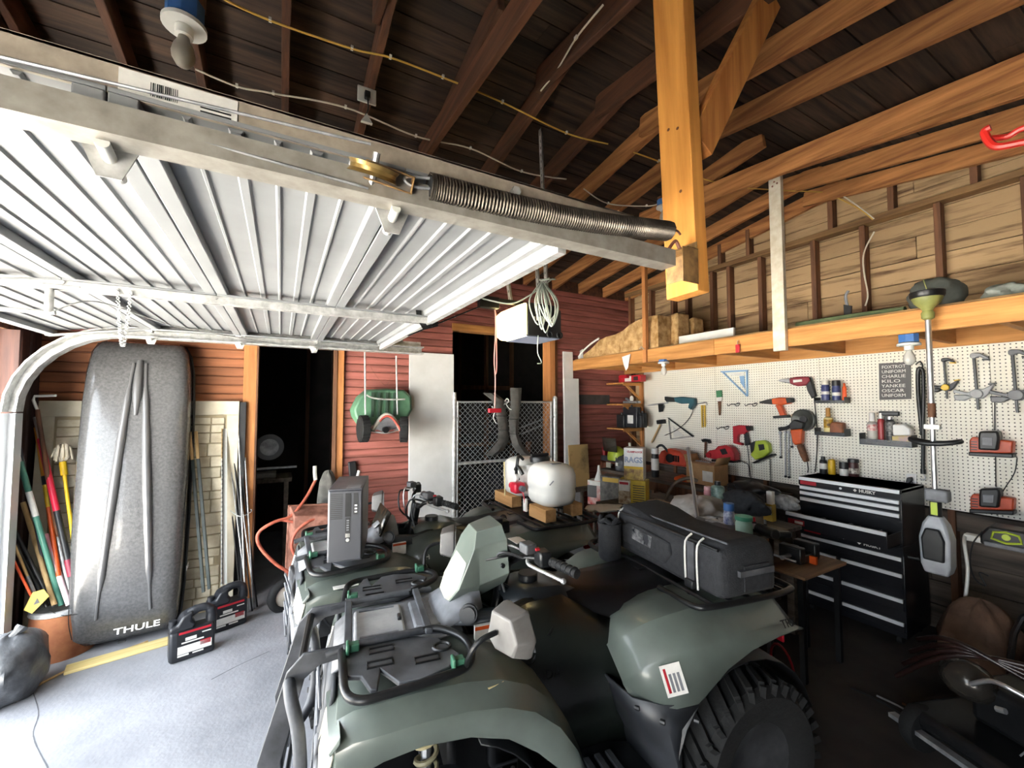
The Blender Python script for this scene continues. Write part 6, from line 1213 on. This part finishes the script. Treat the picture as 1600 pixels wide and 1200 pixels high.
t = crate('lime_toolbox', 'grey toolbox with lime latches behind the cargo bag', 'toolbox', 1112, 822, 846, 56, P(1112, 842, Z=FZ).x, dkgrey, .18, [('lime_lid_edge', .05, .95, .72, .95, lime), ('latch', .2, .28, .5, .8, lime), ('latch', .72, .8, .5, .8, lime)], rz=R(20))
blob('white_rag', 'crumpled white rag heap in the middle of the table', 'rag', P(1092, 808, X=2.95), (.2, .19, .09), mat('rag_white', '#d3cfca', '#b9b4ae', rough=.85, sc=9, bump=.3), .22, 12)
blob('clear_plastic', 'wrinkled clear plastic wrap near the blue can', 'wrap', P(1122, 826, X=2.75), (.12, .13, .04), mat('wrap', '#a9aaac', '#77787a', rough=.2, sc=20), .3, 14)
blob('work_glove', 'pale work gloves by the yellow rag box', 'gloves', P(1030, 795, X=2.9), (.1, .11, .04), mat('glove', '#b9a08c', '#9a8270', rough=.9, sc=14), .3, 17)
blob('white_cloth', 'white cloth lying at the left of the rag heap', 'cloth', P(1055, 802, X=2.9), (.13, .13, .03), MATS['rag_white'], .25, 19)
# on the back bench
t, w_, h = boxp('cardboard_box', 'open cardboard box on the bench under the pegboard', 0, 722, 757, 1072, 1116, 3.85, cardb, .22)
for y0, s_ in ((w_ / 2, 1), (-w_ / 2, -1)): MB().loft([[(0, y0, h), (.22, y0, h)], [(0, y0 + s_ * .03, h + .08), (.22, y0 + s_ * .03, h + .08)]], False, False).build('flap', cardb, t, solid=.004)
MB().bx(-.0015, 0, -w_ / 2 + .02, -.03, h * .2, h * .7).build('shipping_label', labelw, t); MB().bx(.01, .21, -w_ / 2 + .01, w_ / 2 - .01, h - .03, h - .02).build('inner_shade', blackm, t)
t = thing('chainsaw', 'orange red chainsaw on the bench in front of the rafter square', 'chainsaw', P(1050, 730, X=3.95)); oc = mat('saw_orange', '#c4452c', '#a83722', rough=.45, sc=10)
MB().prism([(-.2, 0), (.18, 0), (.2, .08), (.1, .17), (-.05, .19), (-.16, .15), (-.21, .08)], .14, M(((0, 0, 1, 0), (-1, 0, 0, 0), (0, 1, 0, .02), (0, 0, 0, 1)))).build('body', oc, t, bevel=.02); MB().tube([(.02, .05, .15), (-.02, .12, .24), (-.02, .2, .2), (.02, .22, .1)], .014, k=4).build('front_handle', black, t, sm=60); MB().cyl((-.02, .02, .1), (0, .02, .1), .05).build('starter_cover', blackm, t)
for i in range(5): MB().bx(-.012, 0, -.1 + .03 * i, -.085 + .03 * i, .07, .14).build('vent_slot', blackm, t)
MB().bx(.05, .09, -.45, -.15, .05, .11).build('guide_bar', steel, t, bevel=.01)
bottle('paint_can', 'black and white aerosol beside the chainsaw', 'can', 1024, 745, 700, 10, black, whitep, k=lambda x, y: (x, y), X=3.75, cap=.2, neck=.9, lab=labelw, lb=(.3, .8))
bottle('spray_can', 'pink spray can on the table by the mint bottle', 'can', 1106, 786, 760, 11, mat('can_pink', '#c98a8f', rough=.4), mat('cap_pink', '#d7a3a6', rough=.4), k=lambda x, y: (x, y), X=3.15, cap=.2, neck=.9)
bottle('coolant_jug', 'dark green coolant jug at the back of the table', 'jug', 1122, 792, 752, 20, mat('jug_teal', '#2f5652', '#9cb3aa', rough=.35, sc=14), black, k=lambda x, y: (x, y), X=3.15, cap=.15, neck=.4)
t = crate('light_bulb_boxes', 'stack of small yellow bulb cartons left of the tool chest', 'carton', 1200, 788, 814, 15, P(1200, 814, Z=FZ).x, gold, .05, [('print', .1, .9, .4, .9, labelw)])
crate('bulb_carton', 'single white bulb carton standing on the yellow ones', 'carton', 1202, 768, 788, 9, P(1200, 814, Z=FZ).x + .003, labelw, .04)
blob('dark_tool_bag', 'black tool bag slumped on the table left of the tool chest', 'bag', P(1165, 802, X=3.1), (.1, .15, .09), cloth, .2, 23)
t = crate('drill_case', 'black hard drill case on the bench left of the bulb cartons', 'case', 1165, 765, 785, 60, 3.75, black, .1, None, .01); MB().bx(-.012, 0, -.05, .05, .02, .05).build('case_handle', dkgrey, t, bevel=.006)
blob('cable_heap', 'tangled heap of black cables under the pegboard edge', 'cables', P(1175, 775, X=3.8), (.1, .2, .07), black, .25, 24)
blob('grey_wrap', 'grey plastic wrap bundle beside the chest drawer', 'wrap', P(1228, 796, X=3.5), (.07, .1, .06), MATS['wrap'], .25, 26)
for i, (u, v, w0) in enumerate(((1152, 818, 8), (1178, 822, 10), (1196, 826, 7))): bottle('small_bottle', ('left', 'middle', 'right')[i] + ' small dark bottle between the blue can and the tool chest', 'bottle', u, v + 8, v - 14, w0, [dkgrey, blackm, black][i], [whitep, red, greyp][i], k=lambda x, y: (x, y), X=P(u, v + 8, Z=FZ).x, cap=.3)
# low brown board table in front of the chest
vz = .66; c0 = P(1258, 903, Z=vz); c1 = P(1306, 871, Z=vz)
lt = thing('plywood_stand', 'low stand with a brown plywood top in front of the tool chest', 'stand', (c0.x, c0.y, 0)); MB().bx(-.0, .52, -.0, 1.69 - c0.y, vz - .02, vz).build('top', wood('brown_ply', '#8a6a4c', '#6d5138', 0, .05), lt, bevel=.003)
for x in (.03, .47):
    for y in (.03, 1.62 - c0.y): MB().bx(x, x + .03, y, y + .03, 0, vz - .02).build('leg', blackm, lt)
t = thing('bench_vise', 'dark bench vise and clamps lying on the brown plywood', 'vise', c0 + V((.3, .16, .0))); MB().bx(-.12, .12, -.05, .05, 0, .06).build('base', blackm, t, bevel=.01); MB().bx(-.16, -.1, -.07, .07, .02, .12).build('jaw', blackm, t, bevel=.008); MB().bx(.02, .08, -.07, .07, .02, .12).build('jaw', blackm, t, bevel=.008); MB().cyl((-.25, 0, .06), (.0, 0, .06), .014).build('screw', steel, t); MB().cyl((-.24, -.08, .06), (-.24, .08, .06), .007).build('tommy_bar', steel, t); MB().bx(-.02, .0, -.09, -.05, .0, .05).build('orange_grip', orange, t)
# trimmer hanging upside down from the loft beam
px = 3.3; b0 = P(1450, 500, X=px); e0 = P(1461, 765, X=px)
tr = thing('string_trimmer', 'silver shafted string trimmer hung head up from the loft beam', 'trimmer', b0)
def g_(u, v, X=px): return P(u, v, X=X) - b0
MB().cyl((0, 0, 0), g_(1456, 640), .014).build('upper_shaft', alu, tr); MB().cyl(g_(1456, 640), g_(1461, 765), .0125).build('lower_shaft', alu, tr); MB().cyl(g_(1455.5, 630), g_(1456.5, 652), .018).build('coupling', studm, tr); c = g_(1457, 667); MB().box(c, (.03, .07, .03)).build('joint_clamp', whitep, tr, bevel=.005)
olive = mat('olive_plastic', '#8d8f52', '#6f7240', rough=.5, sc=9)
MB().lathe([(.016, 0), (.028, .01), (.03, .04), (.022, .055), (.03, .07), (.058, .1), (.07, .13), (.07, .16), (.06, .168), (0, .17)], 24, T(0, 0, -.0)).build('trimmer_head', olive, tr, sm=40); MB().lathe([(.072, .13), (.078, .14), (.078, .165), (.07, .17)], 24).build('head_rim', blackm, tr); MB().tube([(.02, 0, .17), (.03, .01, .2), (.025, .02, .25)], .003, n=5, k=3).build('line_end', olive, tr)
hc = g_(1455, 690); MB().tube([hc + V((.05 * math.cos(a) - .02 * 0, (.12 if math.sin(a) < 0 else .09) * math.sin(a), -.01 * math.cos(2 * a))) for a in [2 * PI * i / 16 for i in range(16)]], .014, closed=True).build('loop_handle', black, tr, sm=60)
m0 = g_(1461, 765); MB().box(m0 + V((0, -.01, -.03)), (.07, .1, .07)).build('motor_housing', greyp, tr, bevel=.012); MB().cyl(m0 + V((0, 0, -.06)), m0 + V((0, 0, -.2)), .026).build('rear_grip', black, tr); MB().bx(m0.x - .03, m0.x - .024, m0.y - .014, m0.y + .014, m0.z - .14, m0.z - .07).build('lime_strip', lime, tr)
bz0 = g_(1464, 895).z; MB().loft([[(m0.x + a * wx, m0.y + b_ * wy - .0, z) for a, b_ in ((-1, -1), (1, -1), (1, 1), (-1, 1))] for wx, wy, z in ((.045, .05, bz0), (.055, .062, bz0 + .05), (.055, .066, bz0 + .2), (.045, .05, bz0 + .28), (.025, .026, bz0 + .33), (.025, .026, m0.z - .19))]).build('battery_body', mat('trimmer_grey', '#a2a6ac', '#8d9197', rough=.45, sc=8), tr, bevel=.012); MB().loft([[(m0.x - .057 - .02 * q_, m0.y + y, z) for y, z in ((-.045, bz0 + .08), (.045, bz0 + .08), (.05, bz0 + .2), (.03, bz0 + .26), (-.03, bz0 + .26), (-.05, bz0 + .2))] for q_ in (0, 1)]).build('battery', black, tr, bevel=.012)
# right bench with charger and power strip
rb = thing('side_bench', 'rough wooden bench at the right edge under the chargers', 'bench', (3.72, -.3, 0)); ob = wood('old_bench', '#8a7256', '#65523c', 1)
MB().bx(0, .56, 0, .9, .81, .85).build('top', ob, rb, bevel=.004); MB().bx(0, .03, 0, .9, .72, .81).build('apron', ob, rb, bevel=.003)
for x in (.02, .48):
    for y in (.05, .78): MB().bx(x, x + .07, y, y + .07, 0, .81).build('leg', ob, rb, bevel=.004)
MB().bx(.05, .5, .02, .88, .35, .38).build('lower_shelf', ob, rb); MB().beam((.05, .8, .3), (.05, .45, .78), .04, .06).build('brace', ob, rb)
p = P(1572, 832, X=3.8); t = thing('fast_charger', 'black battery charger with lime face on the side bench', 'charger', (3.8, p.y, .85)); MB().prism([(-.11, 0), (.11, 0), (.11, .06), (.07, .12), (-.07, .12), (-.11, .06)], .16, M(((0, 0, 1, 0), (-1, 0, 0, 0), (0, 1, 0, 0), (0, 0, 0, 1)))).build('body', black, t, bevel=.012); MB().tube([(-.004, .06, .05), (-.004, .05, .09), (-.004, 0, .1), (-.004, -.05, .09), (-.004, -.06, .05), (-.004, 0, .035)], .007, n=6, closed=True).build('lime_ring', lime, t); MB().cyl((-.008, 0, .07), (0, 0, .07), .018).build('button', lime, t); MB().bx(-.02, .0, -.09, .09, .0, .03).build('front_ledge', greyp, t, bevel=.006)
p = P(1528, 822, X=3.85); t = thing('power_strip', 'white power strip block with a white lead on the side bench', 'power strip', (3.85, p.y, .85)); MB().bx(-.03, .03, -.09, .06, 0, .04).build('block', whitep, t, bevel=.006); MB().bx(-.02, .02, -.08, -.03, .04, .07).build('plug', black, t, bevel=.006)
o = V((3.85, p.y, .85)); MB().tube([V((0, .06, .02)), P(1507, 850, X=3.7) - o, P(1512, 890, X=3.68) - o, P(1509, 930, X=3.66) - o, P(1505, 948, X=3.64) - o, P(1482, 958, X=3.6) - o], .009, k=6).build('lead', whitep, t, sm=60)
wire('hanging_wire', [P(1535, 830, X=3.71), P(1520, 850, X=3.7), P(1516, 880, X=3.7), P(1524, 905, X=3.7), P(1540, 915, X=3.7), P(1530, 895, X=3.7), P(1545, 900, X=3.7)], .004, cordm, 'tangled thin black wire hanging from the side bench')
blob('paper_bag', 'brown paper bag behind the engine machine on the dark floor', 'bag', (3.62, .85, .002), (.13, .17, .3), mat('bag_brown', '#6d5240', '#4d382b', rough=.85, sc=7, bump=.4), .2, 31)
# engine machine in the dark right corner
em = thing('tiller_engine', 'dark glossy engine machine with a chrome bar in the lower right corner', 'engine', (3.0, .62, .002), (0, 0, R(-20)))
MB().bx(-.3, .35, -.5, .25, .12, .2).build('deck', blackm, em, bevel=.03); MB().bx(-.1, .25, -.35, .1, .2, .4).build('engine_body', blackm, em, bevel=.03); MB().lathe([(0, 0), (.13, 0), (.14, .03), (.12, .07), (0, .08)], 28, T(-.12, -.3, .32) @ RY(R(-70))).build('starter_cover', mat('engine_navy', '#2b2f3a', '#3a3f4b', rough=.3, sc=8), em, sm=40)
for i in range(9): MB().tube([V((-.17, -.3, .34)) + V((-.01, .02 * math.cos(a + i * .7), .02 * math.sin(a + i * .7))) * (1 + a * 1.6) for a in (0, 1, 2, 3)], .004, n=5).build('starter_fin', black, em)
MB().ball((-.1, .1, .38), (.09, .11, .09)).build('fuel_tank', mat('tank_gloss', '#2a2724', '#3a3631', rough=.18, sc=5, metal=.3), em, sm=60); MB().tube([(-.2, .02, .42), (-.2, -.05, .48), (-.2, -.12, .49), (-.16, -.2, .46)], .01, k=4).build('chrome_bar', alu, em, sm=60)
for k_ in range(4): MB().tube([(-.2 + .05 * k_, .35, .25 + .06 * k_), (-.15, .1, .5 + .02 * k_), (.0, -.2, .55 - .03 * k_), (.1, -.5, .42 + .03 * k_), (.2, -.75, .36)], .012, k=5).build('frame_tube', mat('dark_maroon', '#1f0f0d', '#160a09', rough=.35, sc=9), em, sm=60)
for k_ in range(5): MB().bx(-.18 + .0 * k_, .1, -.42 + .05 * k_, -.4 + .05 * k_, .4, .44).build('cooling_fin', blackm, em)
MB().tube([(-.25, -.1, .4), (-.25, -.13, .41)], .012).build('screw_cap', alu, em)
for i in range(4): MB().box((-.28, -.2 - i * .02, .3), (.003, .006, .05), rot=(R(30), 0, 0)).build('cooling_mark', alu, em)
for y in (-.45, .2):
    for x in (-.25, .3): MB().lathe([(.03, -.03), (.1, -.03), (.11, 0), (.1, .03), (.03, .03)], 20, T(x, y, .1) @ RX(R(90))).build('wheel', rubber, em, sm=40)
MB().tube([(.3, .2, .2), (.5, .25, .55), (.6, .0, .7), (.5, -.4, .55), (.3, -.45, .2)], .014, k=4).build('handle_bar', blackm, em); MB().beam((-.35, -.5, .14), (-.3, .3, .1), .04, .02).build('steel_strip', steel, em)
for i in range(6):
    a = P(1330 + i * 40, 1075 + i * 12, Z=.02); b_ = P(1460 + i * 30, 1150 + i * 10, Z=.02)
    one(MB().tube([(0, 0, 0), (b_ - a) * .5 + V((.02, .03, .01)), b_ - a], .005, n=6, k=4), 'thin_stake', [blackm, steel, studm][i % 3], ('first', 'second', 'third', 'fourth', 'fifth', 'sixth')[i] + ' thin rod from the left on the dark floor beside the engine', 'rod', a, group='rods on the dark floor')
one(MB().tube([(.09 * math.cos(a), 0, .09 * math.sin(a)) for a in [2 * PI * i / 20 for i in range(20)]], .006, n=6, closed=True), 'red_ring', red, 'thin red ring standing behind the near rear tire', 'ring', P(1222, 1040, X=2.15) - V((0, 0, 0)), (0, 0, R(60)))
# loft goods
ins = mat('fibre_batt', '#c2a070', '#8e6a3c', rough=.95, sc=14, bump=.8, bsc=26)
LZ = 2.303
t = thing('insulation_roll', 'tan fibreglass insulation bundle lying on the loft', 'insulation', (3.42, 3.45, LZ))
def batt(y): f = (y - 3.0) / 1.3; return .36 * math.sin(min(max(f, 0), 1) * PI * .62 + .95) ** 1.0
for i, (x0, y0, y1, h0, h1) in enumerate(((0, -.42, .88, .34, .03), (.2, -.5, .8, .36, .06), (.42, -.52, .7, .33, .1))):
    MB().loft([[(x0 - .015 * math.sin(j * 2.2 + i), y, 0), (x0 + .2, y, 0), (x0 + .2, y, h), (x0 + .02 * math.sin(j * 1.7), y, h)] for j, (y, h) in enumerate([(y0 + (y1 - y0) * f, h0 + (h1 - h0) * f ** 1.7 + .02 * math.sin(f * 11 + i)) for f in [k / 10 for k in range(11)]])]).build('batt', ins, t, bevel=.03, sm=60)
MB().loft([[(-.01, y, 0), (-.015, y, h)] for y, h in ((.9, .03), (.8, .12), (.86, .1))], False, False).build('paper_facing', paper, t, solid=.004); MB().tube([(-.02, .86, .0), (-.02, .84, .06), (-.01, .66, .16), (0, .5, .22)], .012, k=4).build('facing_edge', paper, t)
t = thing('white_flap', 'torn white paper flap drooping over the loft beam', 'paper', P(978, 557, X=3.34)); MB().prism([(-.06, .0), (.07, .02), (.03, -.13), (.0, -.16), (-.03, -.1)], .003, FX).build('flap', paper, t)
one(MB().bx(0, .03, -.3, .3, 0, .11), 'foam_board', whitep, 'pale board lying on edge on the loft right of the insulation', 'board', (3.6, 2.62, LZ), bevel=.003)
t = thing('red_clip', 'small red hook clip hanging on the loft beam', 'clip', P(1153, 542, X=3.345)); MB().bx(-.01, 0, -.018, .018, -.05, .02).build('body', red, t, bevel=.004); MB().tube([(-.005, 0, .02), (-.005, 0, .05), (.02, 0, .06)], .003, n=5).build('wire', steel, t)
blob('grey_sack', 'dark grey sack heaped on the loft right of the trimmer head', 'sack', (3.6, .98, LZ), (.12, .13, .11), mat('sack_grey', '#4a4e4a', '#5e625c', rough=.8, sc=8, bump=.3), .14, 41)
blob('white_wrap', 'pale wrapped bundle at the right end of the loft', 'bundle', (3.58, .68, LZ), (.1, .09, .05), mat('bundle_pale', '#6d736d', '#8a8f88', rough=.7, sc=10), .2, 43)
one(MB().tube([(0, 0, 0), (.02, .3, .01), (.0, .65, .005)], .022, k=4), 'rolled_mat', mat('mat_green', '#4d5a3d', '#5d6b49', rough=.8, sc=10), 'rolled dark green mat lying behind the loft beam', 'mat', (3.52, 1.1, LZ + .022))
t = thing('trowel', 'dark trowel handle standing up on the loft behind the white post', 'trowel', P(1325, 500, X=3.7)); MB().prism([(-.02, 0), (.02, 0), (.03, .1), (-.02, .12)], .012, FX).build('blade', blackm, t); MB().tube([(0, 0, .1), (0, .01, .18), (0, -.01, .22)], .01, k=3).build('handle', greyp, t)
# a few more things between the rag boxes and the chest
wire('bent_hose', [P(1040, 795, X=3.2), P(1042, 775, X=3.25), P(1055, 755, X=3.3), P(1075, 747, X=3.35), P(1090, 752, X=3.4)], .016, mat('hose_brown', '#6b5a48', '#4f4235', rough=.6, sc=9), 'brown bent hose arching up behind the white rag heap', 'hose')
p = P(1195, 838, Z=FZ); t = thing('heat_gun', 'black handheld power tool lying on the table left of the chest', 'power tool', p, (0, 0, R(70)))
MB().cyl((-.1, 0, .04), (.06, 0, .04), .036).build('barrel', black, t, sm=50, bevel=.006); MB().cyl((.06, 0, .04), (.14, 0, .04), .02).build('nozzle', steel, t, sm=50); MB().box((-.06, -.07, .03), (.045, .13, .04), rot=(0, 0, R(-12))).build('grip', black, t, bevel=.01); MB().box((-.05, -.02, .03), (.02, .03, .02)).build('trigger', orange, t, bevel=.003)
t = thing('slat_drawer', 'small wooden slatted crate on the bench below the chainsaw', 'crate', V((3.78, P(1055, 775, X=3.78).y, BZ - .36)))
for i in range(6): MB().bx(0, .02, -.15 + i * .052, -.115 + i * .052, 0, .2).build('slat', studm, t, bevel=.002)
MB().bx(0, .2, -.16, .16, -.02, 0).build('base', lowbd, t); MB().bx(.18, .2, -.16, .16, 0, .2).build('back', lowbd, t)
t = thing('orange_guard', 'orange plastic guard lying on the bench beside the cardboard box', 'guard', V((3.86, P(1062, 748, X=3.86).y, BZ))); MB().loft([[(0, -.1, 0), (.02, -.1, .04), (.08, -.1, .05), (.1, -.1, 0)], [(0, .02, 0), (.02, .02, .06), (.08, .02, .07), (.1, .02, 0)], [(.02, .1, 0), (.03, .1, .03), (.07, .1, .03), (.08, .1, 0)]]).build('shell', orange, t, bevel=.008)
t = thing('tin_cup', 'grey tin can on the brown plywood beside the vise', 'can', P(1240, 872, Z=vz)); MB().lathe([(.03, 0), (.032, .005), (.032, .08), (.034, .084), (.03, .084), (.028, .01), (0, .01)], 20).build('can', galv, t, sm=50); MB().lathe([(.033, .02), (.0335, .02), (.0335, .06), (.033, .06)], 20).build('paper_label', dkgrey, t)
